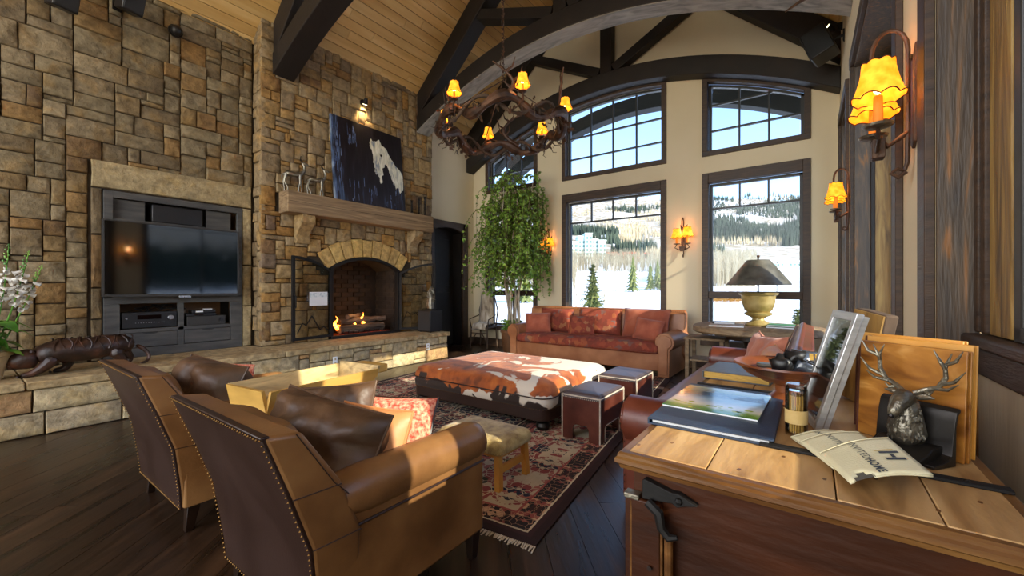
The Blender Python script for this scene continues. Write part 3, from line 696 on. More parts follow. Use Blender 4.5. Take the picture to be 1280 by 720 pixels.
rects = ashlar((CY0, CY1), (.48, 5.14), (.0665, .0685), chs, inchim, rnd)
lay(ch, rects, lambda a, z: ((CX - .06, a, z), RZ), STC, .06, .0025, rnd, limit=288)
for ysd, rz, nm in ((CY0, 0, 's'), (CY1, PI, 'n')):
    rects = ashlar((XL, CX), (.48 if nm == 's' else .0, 5.12), (.0625, .07), [(4, 3), (4, 4), (4, 2), (2, 3), (2, 4), (4, 5)], lambda a, z: False, rnd)
    lay(ch, rects, lambda a, z: ((a, ysd + (.06 if nm == 's' else -.06), z), rz), STC if nm == 's' else STC, .055, .004, rnd, limit=0)
nv = 9; tm = math.asin(OR / AR) + .035
for i in range(nv):
    t0 = -tm + 2 * tm * i / nv; t1 = -tm + 2 * tm * (i + 1) / nv; g = .007 / AR
    ro = AR + .30 + (.015 if i % 2 else 0)
    def P_(r, t): return (OC + r * math.sin(t), ACZ + r * math.cos(t))
    poly = [P_(AR + .012, t0 + g), P_(AR + .012, t1 - g), P_(ro, t1 - g * .8), P_(ro, t0 + g * .8)]
    cy = sum(p[0] for p in poly) / 4; cz = sum(p[1] for p in poly) / 4
    o = obj('voussoir', MB().prism([(p[0] - cy, p[1] - cz) for p in poly], 'x', -.075, .018 + rnd.random() * .01), VOUS, ch, bev=.008, seg=2)
    o.location = Vector((CX, cy, cz)) - Vector(ch.location)
# firebox : sooty brick lining
def fbox():
    lst = []
    BX = XL - .42
    for k in range(18):
        z0 = .5 + k * .08
        off = .12 if k % 2 else 0
        y = OY0 + .12 - off
        while y < OY1 - .12:
            a, b_ = max(y, OY0 + .12), min(y + .235, OY1 - .12)
            if b_ - a > .03: lst.append((BX, a, b_, z0))
            y += .24
    return lst
obj('firebox_shell', MB().box(XL - .5, XL - .44, OY0 - .02, OY1 + .02, .45, 2.0), SOOT, ch, world=True)
for x, a, b_, z0 in fbox():
    o = obj('firebrick', MB().box(-.02, .02, -(b_ - a) / 2 + .003, (b_ - a) / 2 - .003, .003, .077), SOOT, ch, smooth=False, bev=.003, seg=1); o.location = Vector((x, (a + b_) / 2, z0)) - Vector(ch.location)
sb = MB()
for side, Yv in ((0, OY0), (1, OY1)):
    for k in range(14):
        z0 = .5 + k * .08; x = XL - .44 + (.1 if k % 2 else 0)
        while x < CX - .1:
            x1 = min(x + .225, CX - .09); sb.box(x + .003, x1 - .003, Yv - .0 if side == 0 else Yv - .02, Yv + .02 if side == 0 else Yv, z0 + .003, z0 + .077); x += .23
obj('side_firebricks', sb, SOOT, ch, world=True, kind='stuff')
# metal arch frame
mb = MB()
n = 20; ys = [OY0 + (OY1 - OY0) * i / n for i in range(n + 1)]
mb.strip([(y, atop(y) - .045) for y in ys], [(y, atop(y) + .008) for y in ys], 'x', CX - .05, CX + .03)
mb.box(CX - .05, CX + .03, OY0, OY0 + .045, .48, atop(OY0) - .02).box(CX - .05, CX + .03, OY1 - .045, OY1, .48, atop(OY1) - .02).box(CX - .05, CX + .05, OY0, OY1, .485, .53)
obj('fire_frame', mb, IRON, ch, world=True, bev=.004)
# doors of the fireplace
def firedoor(hinge, tip, side, paper):
    hx, hy = hinge; tx, ty = tip; Lw = math.hypot(tx - hx, ty - hy); dx, dy = (tx - hx) / Lw, (ty - hy) / Lw
    e = obj('fire_door', None or MB(), IRON, ch); z0 = .53
    # profile: height at distance s from hinge (s=0 is the low outer side of the arch)
    def top(s): yy = OY0 + s if side == 'l' else OY1 - s; return atop(yy) - .05
    n = 12; S = [Lw * i / n for i in range(n + 1)]
    mb = MB(); fw = .04
    mb.strip([(s, top(s) - fw) for s in S], [(s, top(s)) for s in S], 'y', -.015, .015)
    mb.box(0, fw, -.015, .015, z0, top(0) - .01).box(Lw - fw, Lw, -.02, .02, z0, top(Lw)).box(fw, Lw - fw, -.015, .015, z0, z0 + fw)
    M = Matrix.Translation((hx, hy, 0)) @ Matrix(((dx, -dy, 0, 0), (dy, dx, 0, 0), (0, 0, 1, 0), (0, 0, 0, 1)))
    mb.xf(M); rl = ch.location
    me = e.data; vs = [(a - rl.x, b_ - rl.y, c - rl.z) for a, b_, c in mb.v]; me.from_pydata(vs, [], mb.f)
    S2 = [fw + (Lw - 2 * fw) * i / n for i in range(n + 1)]
    g = MB().strip([(s, z0 + fw) for s in S2], [(s, top(s) - fw) for s in S2], 'y', -.003, .003).xf(M); obj('door_glass', g, FGLASS, e, world=True, smooth=False)
    mt = MB(); pts = [(.04, .62), (.15, .70), (.22, .66), (.36, .88), (.46, .74), (.52, .78), (.60, .64)]
    if side == 'r': pts = [(.06, .66), (.14, .86), (.24, .80), (.30, .84), (.42, .66), (.5, .70), (.6, .62)]
    for a, b_ in zip(pts[:-1], pts[1:]): mt.beam((a[0], 0.008, a[1]), (b_[0], .008, b_[1]), .012, .012, (0, 1, 0))
    obj('mountain_silhouette', mt.xf(M), IRON, e, world=True)
    hd = MB().tube([(Lw - .02, .02, 1.0), (Lw - .02, .06, 1.02), (Lw - .02, .06, 1.18), (Lw - .02, .02, 1.2)], .008, 6).xf(M); obj('pull_handle', hd, IRON, e, world=True)
    if paper:
        p = MB().box(.08, .40, .004, .007, 1.03, 1.24).xf(M); q = obj('taped_notice', p, PAPER, e, world=True, label='white printed notice sheet')
        bl = mat('notice_print', ['#b9cbd8', '#e6eef2', '#9fb7c6'], 14, rough=.7, bump=0)
        obj('notice_picture', MB().box(.09, .39, .0075, .0085, 1.16, 1.225).xf(M), bl, e, world=True)
    return e
firedoor((CX + .03, OY0 + .01), (CX + .15, OY0 - .66), 'l', True)
firedoor((CX + .03, OY1 - .01), (CX + .42, OY1 + .53), 'r', False)
# mantel beam and corbels
mt = obj('mantel_shelf', MB(), WEATH, ch)
mb = MB().box(CX + .005, -5.92, 2.8, 5.54, 2.375, 2.68); bmv = mb
mt.data.from_pydata([(a - ch.location.x, b_ - ch.location.y, c - ch.location.z) for a, b_, c in mb.v], [], mb.f); mt.data.update()
bv = mt.modifiers.new('b', 'BEVEL'); bv.width = .012; bv.segments = 2
obj('beam_check', MB().box(-5.9215, -5.9185, 2.82, 5.5, 2.53, 2.535), MORTAR, mt, world=True)
for yc in (3.12, 5.22):
    prof = [(CX, 1.97), (CX + .07, 1.96), (CX + .09, 2.02), (CX + .07, 2.08), (CX + .10, 2.14), (CX + .17, 2.19), (CX + .24, 2.26), (CX + .25, 2.374), (CX, 2.374)]
    obj('corbel', MB().prism([(a, b_) for a, b_ in prof], 'y', yc - .10, yc + .10), STC, ch, world=True, bev=.01)

# ---- hearth bench
HX = -5.5
he = thing('hearth_bench', 'long low stone hearth bench with flagstone top under fireplace and television', 'hearth', (HX, 1.5, 0))
obj('core', MB().box(XL - .02, HX - .04, -4, 5.46, 0, .41), MORTAR, he, world=True)
rnd = random.Random(21)
hop = [(5, 2), (6, 3), (4, 2), (7, 3), (5, 3), (3, 2), (6, 2), (4, 3), (3, 1), (2, 1)]
rects = ashlar((-1.3, 5.5), (0, .41), (.072, .068), hop, lambda a, z: False, rnd)
lay(he, rects, lambda a, z: ((HX - .075, a, z), RZ), STH, .065, .003, rnd, limit=290)
rects = ashlar((-4, -1.3), (0, .41), (.12, .1), [(3, 2), (4, 2)], lambda a, z: False, rnd)
lay(he, rects, lambda a, z: ((HX - .075, a, z), RZ), STH, .065, .005, rnd, vis=lambda r: False)
rects = ashlar((XL, HX - .01), (0, .41), (.08, .068), [(3, 2), (4, 3), (2, 2)], lambda a, z: False, rnd)
lay(he, rects, lambda a, z: ((a, 5.50 - .065, z), PI), STH, .06, .005, rnd, limit=0)
y = -4.0
while y < 5.53:
    ln = min(rnd.uniform(.6, 1.1), 5.54 - y)
    if 5.54 - y - ln < .35: ln = 5.54 - y
    xb = XL if (y + ln / 2) < CY0 + .1 else CX + .005
    if y < CY0 < y + ln:
        ln = CY0 - y if CY0 - y > .3 else ln; xb = XL if y + ln <= CY0 + .01 else CX + .005
    n = 8; w2 = ln / 2 - .004
    front = [(HX + .035 + rnd.uniform(-.01, .01), -w2 + 2 * w2 * i / n) for i in range(n + 1)]
    cx_ = (xb + HX) / 2
    poly = [(xb - cx_, -w2)] + [(a - cx_, b_) for a, b_ in front] + [(xb - cx_, w2)]
    o = obj('flagstone', MB().prism(poly, 'z', -.035, .035), SLAB, he, bev=.008, seg=1); o.location = Vector((cx_, y + ln / 2, .447)) - Vector(he.location); y += ln
for yy in (3.25, 5.0):
    o = obj('wall_outlet', MB().box(-.004, .004, -.035, .035, -.06, .06), PAPER, he, bev=.003, label='small white electrical outlet'); o.location = Vector((HX + .012, yy, .26)) - Vector(he.location)
    obj('socket', MB().box(.004, .007, -.012, .012, .012, .042).box(.004, .007, -.012, .012, -.042, -.012), PALEW, o)
# ------------------------------------------------------------------ roof trusses
def truss(y0, y1, ap, k, label, xl, xr, strut=True, m=DARKW, dep=.30, zoff=0, king=True):
    t = thing('roof_truss', label, 'truss', (XC, (y0 + y1) / 2, ap - .4))
    def cz(x): return 4.83 + .92 * (x - XL if x < XC else 2 * XC - XL - x) - .02 + zoff
    for s in (-1, 1):
        xe = xl if s < 0 else xr; d = .34
        a = (xe, cz(xe)); b_ = (XC, cz(XC)); n = (.677 * (1 if s < 0 else -1), -.736)
        poly = [a, b_, (XC, cz(XC) - d / .736), (xe, cz(xe) - d / .736)]
        if s < 0 and False: pass
        obj('rafter', MB().prism(poly, 'y', y0, y1), m, t, world=True, bev=.01)
    n = 28; xs = [xl + (xr - xl) * i / n for i in range(n + 1)]
    obj('arched_chord', MB().strip([(x, ap - k * (x - XC) ** 2) for x in xs], [(x, ap - k * (x - XC) ** 2 + dep) for x in xs], 'y', y0 - .012, y1 + .012), m, t, world=True, bev=.012)
    if king: obj('king_post', MB().box(XC - .11, XC + .11, y0 + .02, y1 - .02, ap + dep - .03, cz(XC) - .3), m, t, world=True, bev=.01)
    if strut:
        for s in (-1, 1):
            p = (XC + s * .14, (y0 + y1) / 2, ap + dep + .05); q = (XC + s * 1.62, (y0 + y1) / 2, cz(XC + s * 1.62) - .42)
            obj('strut', MB().beam(p, q, y1 - y0 - .05, .17, (0, 0, 1)), m, t, world=True, bev=.01)
    return t
truss(2.72, 3.0, 5.13, .0815, 'dark timber truss nearest the camera, over the television and mantel end', CX + .02, xw(2.9))
mid = truss(5.35, 5.65, 5.13, .0815, 'dark timber arched truss in mid room, crossing behind the chandelier', CX + .02, xw(5.4))
xs = [CX + .02 + (xw(5.4) - CX - .02) * i / 28 for i in range(29)]
obj('soffit_strip', MB().strip([(x, 5.118 - .0815 * (x - XC) ** 2) for x in xs], [(x, 5.13 - .0815 * (x - XC) ** 2) for x in xs], 'y', 5.345, 5.655), mat('pale_grey_soffit', ['#6b6862', '#8f8b82', '#a5a096'], 3, (.6, 3, 3), .7, .3, dist=1), mid, world=True, label='pale grey underside of the arch')
truss(7.06, 7.28, 4.93, .084, 'dark timber arched truss flat against the window wall gable', XL, xw(7.1) - .0)
truss(8.5, 8.75, 5.01, .0935, 'outdoor timber arch under the eave seen through the upper windows', XL - .4, XR + .8, m=GREYD, dep=.3, zoff=.3, strut=False, king=False)
tp = obj('truss_soffit_board', MB(), None); bpy.data.objects.remove(tp)

# pale grey underside strip on the mid truss and end ornament
orn = thing('carved_fur_bracket', 'brown furry carved ornament at the right end of the mid truss', 'ornament', (.27, 5.2, 4.27))
b_ = MB()
for i in range(7): b_.ball((.02 * math.sin(i * 2.1), -.03 * i + .05, .02 * math.cos(i * 1.7)), .11 - .006 * i, 9)
obj('body', b_, HIDE if False else BRONZE, orn); tp = MB().tube([(-.05, 0, 0), (-.2, -.05, .02), (-.38, -.02, -.02), (-.5, .0, -.06)], [.03, .02, .015, .008], 6); obj('tendril', tp, RUSTI, orn)

# ------------------------------------------------------------------ speakers, spots, camera
def speaker(loc, rz, tilt, size, label):
    t = thing('wall_speaker', label, 'speaker', loc, rz); w, d, h = size
    R = Matrix.Rotation(tilt, 3, 'X')
    obj('cabinet', MB().obox((0, -.12, 0), (w, d, h), R), BLACKP, t, bev=.012)
    obj('grille', MB().obox(Vector((0, -.12, 0)) + R @ Vector((0, -d / 2 - .006, 0)), (w * .9, .01, h * .9), R), GREYD, t, bev=.004)
    obj('bracket', MB().tube([(0, 0, 0), (0, .05, .02), (0, .12, .02)], .015, 6).box(-.04, .04, .115, .13, -.06, .08), IRON, t)
    return t
speaker((.2, 6.45, 4.36), -PI / 2 - .25, .35, (.30, .26, .36), 'black speaker tilted on right wall near the arched beam')
speaker((-6.28, .66, 4.30), PI / 2 + .3, .3, (.20, .16, .30), 'black speaker high on stone wall, nearer the left edge')
speaker((-6.28, 1.17, 4.52), PI / 2 + .3, .3, (.20, .16, .26), 'black speaker high on stone wall, right one of the pair')
t = thing('dome_camera', 'small round black dome fitting high on the stone wall', 'camera', (-6.38, 1.66, 4.48))
obj('dome', MB().ball((.04, 0, 0), .065, 12), BLACKP, t); obj('base', MB().cyl((-.0, 0, 0), (.03, 0, 0), .075, n=14), IRON, t)
def spot(loc, aim, label, power, base):
    t = thing('spotlight', label, 'spotlight', loc); a = Vector(aim).normalized()
    obj('canopy', MB().cyl(base, Vector(base) * .6, .05, n=12), IRON, t); obj('arm', MB().tube([Vector(base), Vector(base) * .5 + Vector((0, 0, .03)), (0, 0, 0)], .008, 6), IRON, t)
    obj('lamp_head', MB().cyl(-a * .05, a * .05, .025, .045, 12), IRON, t); obj('bulb', MB().cyl(a * .051, a * .056, .035, n=12), BULB, t)
    d = bpy.data.lights.new('spotlight_beam', 'SPOT'); d.energy = power; d.spot_size = 1.5; d.spot_blend = .6; d.color = (1, .68, .32); d.shadow_soft_size = .03
    o = bpy.data.objects.new('beam_light', d); C.objects.link(o); o.parent = t; o.location = a * .07; o.rotation_euler = (-a).to_track_quat('Z', 'Y').to_euler()
spot((-6.08, 4.15, 4.45), (-.55, .1, -1), 'small lit spotlight on chimney above the horse painting', 16, (-.12, 0, 0))
spot((.2, 6.75, 4.66), (-.6, -.3, .5), 'chrome spotlight on right wall above the speaker', 3, (.12, 0, 0))

# ------------------------------------------------------------------ television cabinet
cab = thing('media_cabinet', 'grey washed built-in television cabinet in the stone wall', 'cabinet', (XL, 1.73, .485))
K0, K1 = 1.03, 2.425; fx = XL + .012
def cb(name, y0, y1, z0, z1, x0=XL - .04, x1=None, m=GREYW, bev=.003): return obj(name, MB().box(x0, fx if x1 is None else x1, y0, y1, z0, z1), m, cab, world=True, bev=bev)
cb('stile', K0, K0 + .08, 1.18, 2.41); cb('stile', K1 - .06, K1, 1.18, 2.41); cb('stile', K0, 1.167, .59, 1.115); cb('stile', 2.285, K1, .59, 1.115)
cb('top_rail', K0 + .08, K1 - .06, 2.335, 2.41); cb('shelf_rail', K0, K1, 1.115, 1.20); cb('plinth', K0, K1, .485, .59); cb('mid_rail', 1.167, 2.285, .772, .815)
cb('divider', 1.705, 1.765, .59, 1.115)
cb('back_panel', K0, K1, .485, 2.41, XL - .43, XL - .41, GREYD); cb('side_panel', K0, K0 + .02, .485, 2.41, XL - .41, XL - .04, WOODIN); cb('side_panel', K1 - .02, K1, .485, 2.41, XL - .41, XL - .04, WOODIN)
cb('inner_shelf', K0 + .02, K1 - .02, .78, .80, XL - .41, XL - .04, WOODIN); cb('inner_shelf', K0 + .02, K1 - .02, 1.12, 1.14, XL - .41, XL - .04, WOODIN)
cb('upper_panel', K0 + .08, 1.40, 2.10, 2.33, XL - .07, XL - .05); cb('upper_panel', 2.02, K1 - .12, 2.10, 2.33, XL - .07, XL - .05); cb('upper_shelf', K0 + .08, K1 - .06, 2.04, 2.10, XL - .41, XL + .0)
cb('backing', 1.167, 2.285, .815, 1.115, XL - .38, XL - .36, WOODIN)
for y0, y1 in ((1.172, 1.70), (1.77, 2.28)):
    d = cb('drawer', y0, y1, .597, .768, XL - .3, fx - .004); ym = (y0 + y1) / 2
    X = [ym - .075 + .15 * i / 8 for i in range(9)]
    obj('finger_notch', MB().strip([(x, .768 - .022 * math.sqrt(max(0, 1 - ((x - ym) / .075) ** 2)) - .0005) for x in X], [(x, .7695) for x in X], 'x', fx - .03, fx - .0025), GREYD, d, world=True)
sb = tag(obj('center_speaker', MB().box(XL - .3, XL - .03, 1.46, 1.98, 2.105, 2.32), BLACKP, bev=.01), 'long black centre speaker in the cabinet above the television', 'speaker'); recenter(sb)
# television
tv = thing('television', 'large flat black television mounted over the grey cabinet', 'television', (-6.3, 1.66, 1.2))
obj('housing', MB().box(-.04, .02, -.665, .665, 0, .86), BLACKP, tv, bev=.006); obj('screen', MB().box(.02, .0235, -.645, .645, .03, .845), SCREEN, tv, smooth=False)
obj('bezel', MB().box(.018, .028, -.667, -.647, 0, .862).box(.018, .028, .647, .667, 0, .862).box(.018, .028, -.647, .647, 0, .025).box(.018, .028, -.647, .647, .848, .862), FRAME, tv, bev=.002)
obj('badge', MB().box(.026, .034, .01, .13, -.018, .008), SILVER, tv, bev=.002); obj('wall_arm', MB().box(-.12, -.04, -.2, .2, .25, .6), IRON, tv)
# receivers
rc = thing('av_receiver', 'large black receiver with silver volume knob, left cabinet bay', 'receiver', (XL - .13, 1.44, .826)); 
obj('body', MB().box(-.15, .12, -.25, .25, .01, .18), GREYD, rc, bev=.004); obj('faceplate', MB().box(.12, .135, -.255, .255, .0, .185), BLACKP, rc, bev=.003)
obj('display', MB().box(.1355, .137, -.12, .10, .10, .15), SCREEN, rc); obj('volume_knob', MB().cyl((.135, .19, .11), (.16, .19, .11), .03, n=18), SILVER, rc, bev=.003)
obj('power_button', MB().cyl((.135, -.215, .115), (.14, -.215, .115), .012, n=12), SILVER, rc)
bt = MB()
for i in range(12): bt.box(.135, .138, -.14 + i * .024, -.132 + i * .024, .055, .063)
obj('button_row', bt, SILVER, rc, kind='stuff')
for yy in (-.2, .2): obj('foot', MB().cyl((.06, yy, -.008), (.06, yy, .01), .02, n=10), BLACKP, rc)
am = thing('amplifier', 'grey amplifier box with round knob, right cabinet bay', 'amplifier', (XL - .13, 2.02, .818)); obj('body', MB().box(-.15, .13, -.22, .20, .0, .115), GREYD, am, bev=.004)
obj('faceplate', MB().box(.13, .14, -.222, .202, 0, .117), FRAME, am, bev=.003); obj('knob', MB().cyl((.14, .15, .06), (.16, .15, .06), .024, n=16), BLACKP, am)
db = thing('disc_player', 'slim black disc player stacked on the amplifier', 'disc player', (XL - .13, 1.98, .936)); obj('body', MB().box(-.12, .12, -.19, .14, 0, .035), BLACKP, db, bev=.004); obj('display', MB().box(.12, .122, -.1, 0, .012, .024), SCREEN, db)
rt = thing('router_box', 'small black router with red label on top of disc player', 'router', (XL - .1, 2.0, .972)); obj('body', MB().box(-.08, .07, -.14, .12, 0, .04), BLACKP, rt, bev=.006)
obj('label_strip', MB().box(.07, .072, -.1, -.02, .01, .03), PAPER, rt); obj('white_adapter', MB().box(-.02, .05, .0, .09, .04, .055), PAPER, rt, bev=.003)
cbm = MB(); rnd = random.Random(4)
for i in range(10):
    y = 1.3 + rnd.random() * .3; pts = [(XL - .1 - rnd.random() * .15, y + rnd.uniform(-.1, .2), 1.012)]
    for k in range(5): pts.append((XL - .08 - rnd.random() * .2, y + rnd.uniform(-.08, .25), 1.03 + rnd.random() * .07))
    cbm.tube(pts, .004, 5)
tag(obj('tangled_cables', cbm, BLACKP), 'tangle of black cables lying on top of the receiver', 'cables')

# ------------------------------------------------------------------ on the mantel
def painting():
    t = thing('horse_painting', 'large dark unframed canvas of a white horse leaning on the mantel', 'painting', (-6.03, 4.25, 2.685)); R = Matrix.Rotation(math.radians(-6), 4, 'Y')
    m, N, L, b = node_mat('canvas_paint'); tc = N.new('ShaderNodeTexCoord'); mp = N.new('ShaderNodeMapping'); mp.inputs['Scale'].default_value = (1, 9, 1.2); L.new(tc.outputs['Object'], mp.inputs[0])
    n = N.new('ShaderNodeTexNoise'); n.inputs['Scale'].default_value = 2.2; n.inputs['Detail'].default_value = 6; n.inputs['Distortion'].default_value = .3; L.new(mp.outputs[0], n.inputs['Vector'])
    sp = N.new('ShaderNodeSeparateXYZ'); L.new(tc.outputs['Object'], sp.inputs[0])
    left = mth(N, L, 'MULTIPLY', mth(N, L, 'SUBTRACT', -.42, sp.outputs[1]), 1.6, True); low = mth(N, L, 'MULTIPLY', mth(N, L, 'SUBTRACT', .35, sp.outputs[2]), .45, True)
    f = mth(N, L, 'ADD', n.outputs['Fac'], mth(N, L, 'ADD', mth(N, L, 'MULTIPLY', left, .75), low))
    c = ramp(N, L, f, [(.46, '#140d10'), (.68, '#221a22'), (.78, '#2b3448'), (.90, '#4f6486'), (1, '#8b9cb4')]); L.new(c, b.inputs['Base Color']); b.inputs['Roughness'].default_value = .45
    obj('canvas', MB().box(-.02, .02, -.69, .69, 0, 1.39).xf(R), m, t, bev=.003)
    pm = mat('white_impasto', ['#6f7f96', '#cfcdb8', '#eceadb'], 7, (1, 3, .8), .6, .5, dist=1, bscale=22)
    def pt(u, v): return (-.69 + 1.38 * u, 1.39 * (1 - v))
    # outline of the head and neck in canvas fractions, x to the right, y down
    out = [(.50, .20), (.53, .145), (.56, .18), (.60, .155), (.655, .13), (.67, .18), (.73, .20), (.77, .26), (.82, .33), (.87, .40), (.93, .45), (.985, .50), (.99, .60), (.975, .72), (.93, .76),
           (.90, .68), (.87, .72), (.85, .62), (.83, .68), (.80, .56), (.77, .50), (.745, .44), (.715, .42), (.70, .47), (.675, .49), (.685, .55), (.655, .60), (.66, .68), (.63, .70), (.625, .62), (.60, .58),
           (.575, .59), (.555, .55), (.56, .50), (.545, .44), (.55, .36), (.535, .28), (.51, .27)]
    rnd = random.Random(2); fine = []
    for i in range(len(out)):
        a, b2 = out[i - 1], out[i]
        for k in range(3):
            f_ = k / 3; fine.append((a[0] + (b2[0] - a[0]) * f_ + rnd.uniform(-.007, .007), a[1] + (b2[1] - a[1]) * f_ + rnd.uniform(-.009, .009)))
    obj('painted_horse', MB().prism([pt(*p) for p in fine], 'x', .02, .0215).xf(R), pm, t, smooth=False)
    ds = MB(); 
    for (u, v, w, h) in ((.665, .325, .018, .016), (.64, .31, .01, .006), (.575, .53, .012, .01)):
        cc = pt(u, v); ds.prism([(cc[0] + 1.38 * w * math.cos(q * PI / 4), cc[1] + 1.39 * h * math.sin(q * PI / 4)) for q in range(8)], 'x', .0216, .0222)
    obj('painted_eye', ds.xf(R), BLKMET, t, smooth=False)
    st = MB()
    for i in range(90):
        z_ = rnd.random(); 
        if z_ < .45: u, v = rnd.uniform(.01, .12), rnd.uniform(.02, .9)
        elif z_ < .8: u, v = rnd.uniform(.15, .98), rnd.uniform(.72, .97)
        else: u, v = rnd.uniform(.20, .32), rnd.uniform(.1, .3)
        cc = pt(u, v); w = rnd.uniform(.002, .007); h = rnd.uniform(.02, .09) * (1.4 if z_ < .45 else 1)
        st.prism([(cc[0] - w, cc[1] - h), (cc[0] + w, cc[1] - h * .8), (cc[0] + w * .7, cc[1] + h), (cc[0] - w * .8, cc[1] + h * .7)], 'x', .02, .0208)
    obj('brush_strokes', st.xf(R), mat('blue_strokes', ['#33405e', '#5b6f98', '#8193b5'], 9, rough=.6, bump=0), t, smooth=False, kind='stuff')
painting()
def antelope(loc, rz, s, label):
    t = thing('antelope_figurine', label, 'figurine', loc, rz); 
    b = MB().tube([(-.13, 0, .24), (-.08, 0, .265), (0, 0, .25), (.07, 0, .26), (.10, 0, .27)], [.02, .042, .03, .042, .03], 10)
    b.tube([(.08, 0, .27), (.13, 0, .32), (.13, 0, .38), (.105, 0, .43)], [.034, .022, .018, .017], 8).tube([(.10, 0, .43), (.14, 0, .425), (.185, 0, .40)], [.018, .024, .010], 8)
    b.tube([(-.13, 0, .25), (-.155, 0, .22), (-.16, 0, .19)], [.012, .007, .004], 6); obj('body', b.xf(Matrix.Scale(s, 4)), PEWTER, t)
    for x, y, o in ((.085, .02, .012), (.075, -.02, -.02), (-.11, .022, -.01), (-.10, -.022, .02)):
        obj('leg', MB().tube([(x, y, .25), (x + (.0 if x > 0 else -.022), y, .14), (x + o, y, .06), (x + o, y, 0)], [.020, .011, .008, .009], 7).xf(Matrix.Scale(s, 4)), PEWTER, t)
    for sy in (-1, 1):
        obj('horn', MB().tube([(.105, sy * .012, .44), (.075, sy * .03, .475), (.08, sy * .035, .51), (.12, sy * .03, .53)], [.007, .006, .005, .002], 6).xf(Matrix.Scale(s, 4)), BLKMET, t)
        obj('ear', MB().tube([(.10, sy * .015, .44), (.09, sy * .045, .455)], [.008, .002], 5).xf(Matrix.Scale(s, 4)), PEWTER, t)
antelope((-6.05, 2.95, 2.682), 1.15, 1.02, 'silver antelope figurine nearest the left end of the mantel')
antelope((-6.05, 3.28, 2.682), 1.15, .96, 'silver antelope figurine second from left, closer to the painting')
def candlestick(loc, h, label):
    t = thing('candlestick', label, 'candlestick', loc, 0, 'three candlesticks on the mantel')
    pr = [(.036, 0), (.036, .012), (.018, .03), (.024, .05), (.014, .07)]
    z = .07
    while z < h - .07: pr += [(.015, z), (.021, z + .012), (.015, z + .024)]; z += .03
    pr += [(.014, h - .05), (.026, h - .03), (.022, h - .015)]; obj('stem', MB().lathe(pr, n=14), BLKMET, t); obj('drip_cup', MB().lathe([(.014, h - .015), (.032, h), (.024, h), (.0, h - .01)], n=14, cap=False), BLKMET, t)
candlestick((-6.03, 5.10, 2.682), .25, 'shortest of three black candlesticks right of painting')
candlestick((-6.03, 5.27, 2.682), .31, 'middle of three black candlesticks right of painting')
candlestick((-6.03, 5.42, 2.682), .37, 'tallest of three black candlesticks, at the mantel right end')

# ------------------------------------------------------------------ fire
fg = thing('log_grate', 'iron grate with charred gas logs in the fireplace', 'log grate', (-6.38, OC, .49)); rnd = random.Random(9)
gm = MB()
for i in range(9): gm.tube([(-.16, -.42 + i * .1, .05), (.12, -.42 + i * .1, .05), (.15, -.42 + i * .1, .10)], .007, 5)
gm.tube([(-.15, -.45, .05), (-.15, .45, .05)], .008, 5).tube([(.1, -.45, .05), (.1, .45, .05)], .008, 5); obj('grate', gm, IRON, fg)
obj('ember_bed', MB().obox((0, 0, .03), (.30, 1.0, .03)), EMBER, fg)
for (p, q, r) in (((.08, -.46, .12), (.06, .40, .13), .07), ((-.08, -.40, .12), (-.1, .42, .14), .065), ((.02, -.42, .25), (-.04, .30, .24), .06), ((-.12, -.1, .27), (.10, .44, .26), .045), ((.08, -.3, .32), (-.1, .05, .33), .04)):
    p, q = Vector(p), Vector(q); pts = [p.lerp(q, i / 7) + Vector((rnd.uniform(-.012, .012), 0, rnd.uniform(-.012, .012))) for i in range(8)]
    obj('log', MB().tube(pts, [r * rnd.uniform(.85, 1.12) for _ in pts], 9), LOG, fg)
def flame(y, x, h, w):
    fm = MB(); n = 9; pts = [(x + .012 * math.sin(i * 1.1), y + .02 * math.sin(i * .9 + y * 9), h * i / n) for i in range(n + 1)]
    fm.tube(pts, [w * (.55 + .9 * math.sin(PI * min(1, i / n * 1.0 + .12))) * (1 - i / n) ** .8 + .001 for i in range(n + 1)], 8); return fm
fl_ = thing('fire_flames', 'orange gas flames rising between the logs', 'fire', (-6.36, OC, .62))
for y, x, h, w in ((-.52, .08, .22, .026), (-.40, -.02, .12, .02), (-.14, .0, .16, .018), (.02, .0, .25, .025), (.14, -.02, .12, .018)): obj('flame', flame(y, x, h, w).xf(Matrix.Translation((0, 0, .0))), FLAME, fl_)
d = bpy.data.lights.new('fire_light', 'POINT'); d.energy = 6; d.color = (1, .45, .15); d.shadow_soft_size = .15; o = bpy.data.objects.new('fire_light', d); C.objects.link(o); o.parent = fl_; o.location = (.12, -.1, .38)

# subwoofer and sculpture on hearth end
sw = thing('subwoofer_box', 'black box speaker standing on the right end of hearth', 'speaker', (-5.80, 5.34, .483)); obj('cabinet', MB().box(-.17, .17, -.15, .15, .012, .40), BLACKP, sw, bev=.006); obj('grille', MB().box(-.15, .15, -.156, -.15, .03, .38), GREYD, sw)
for a in (-.13, .13):
    for b2 in (-.11, .11): obj('foot', MB().cyl((a, b2, 0), (a, b2, .014), .018, n=8), BLACKP, sw)
sc = thing('animal_sculpture', 'silver black abstract animal sculpture standing on the subwoofer box', 'sculpture', (-5.80, 5.36, .886)); rnd = random.Random(6)
obj('base', MB().box(-.09, .09, -.06, .06, 0, .02), BLKMET, sc); b = MB()
b.tube([(.0, 0, .02), (-.02, 0, .12), (.0, .0, .22), (-.02, 0, .32), (.03, 0, .42), (.08, 0, .40)], [.06, .075, .05, .055, .035, .012], 9)
for i in range(26):
    z = rnd.uniform(.05, .42); a = rnd.random() * 2 * PI; b.tube([(0, 0, z), (.06 * math.cos(a), .05 * math.sin(a), z + .01), (.10 * math.cos(a), .06 * math.sin(a), z + rnd.uniform(-.05, .06))], [.025, .018, .003], 5)
obj('body', b, PEWTER, sc)

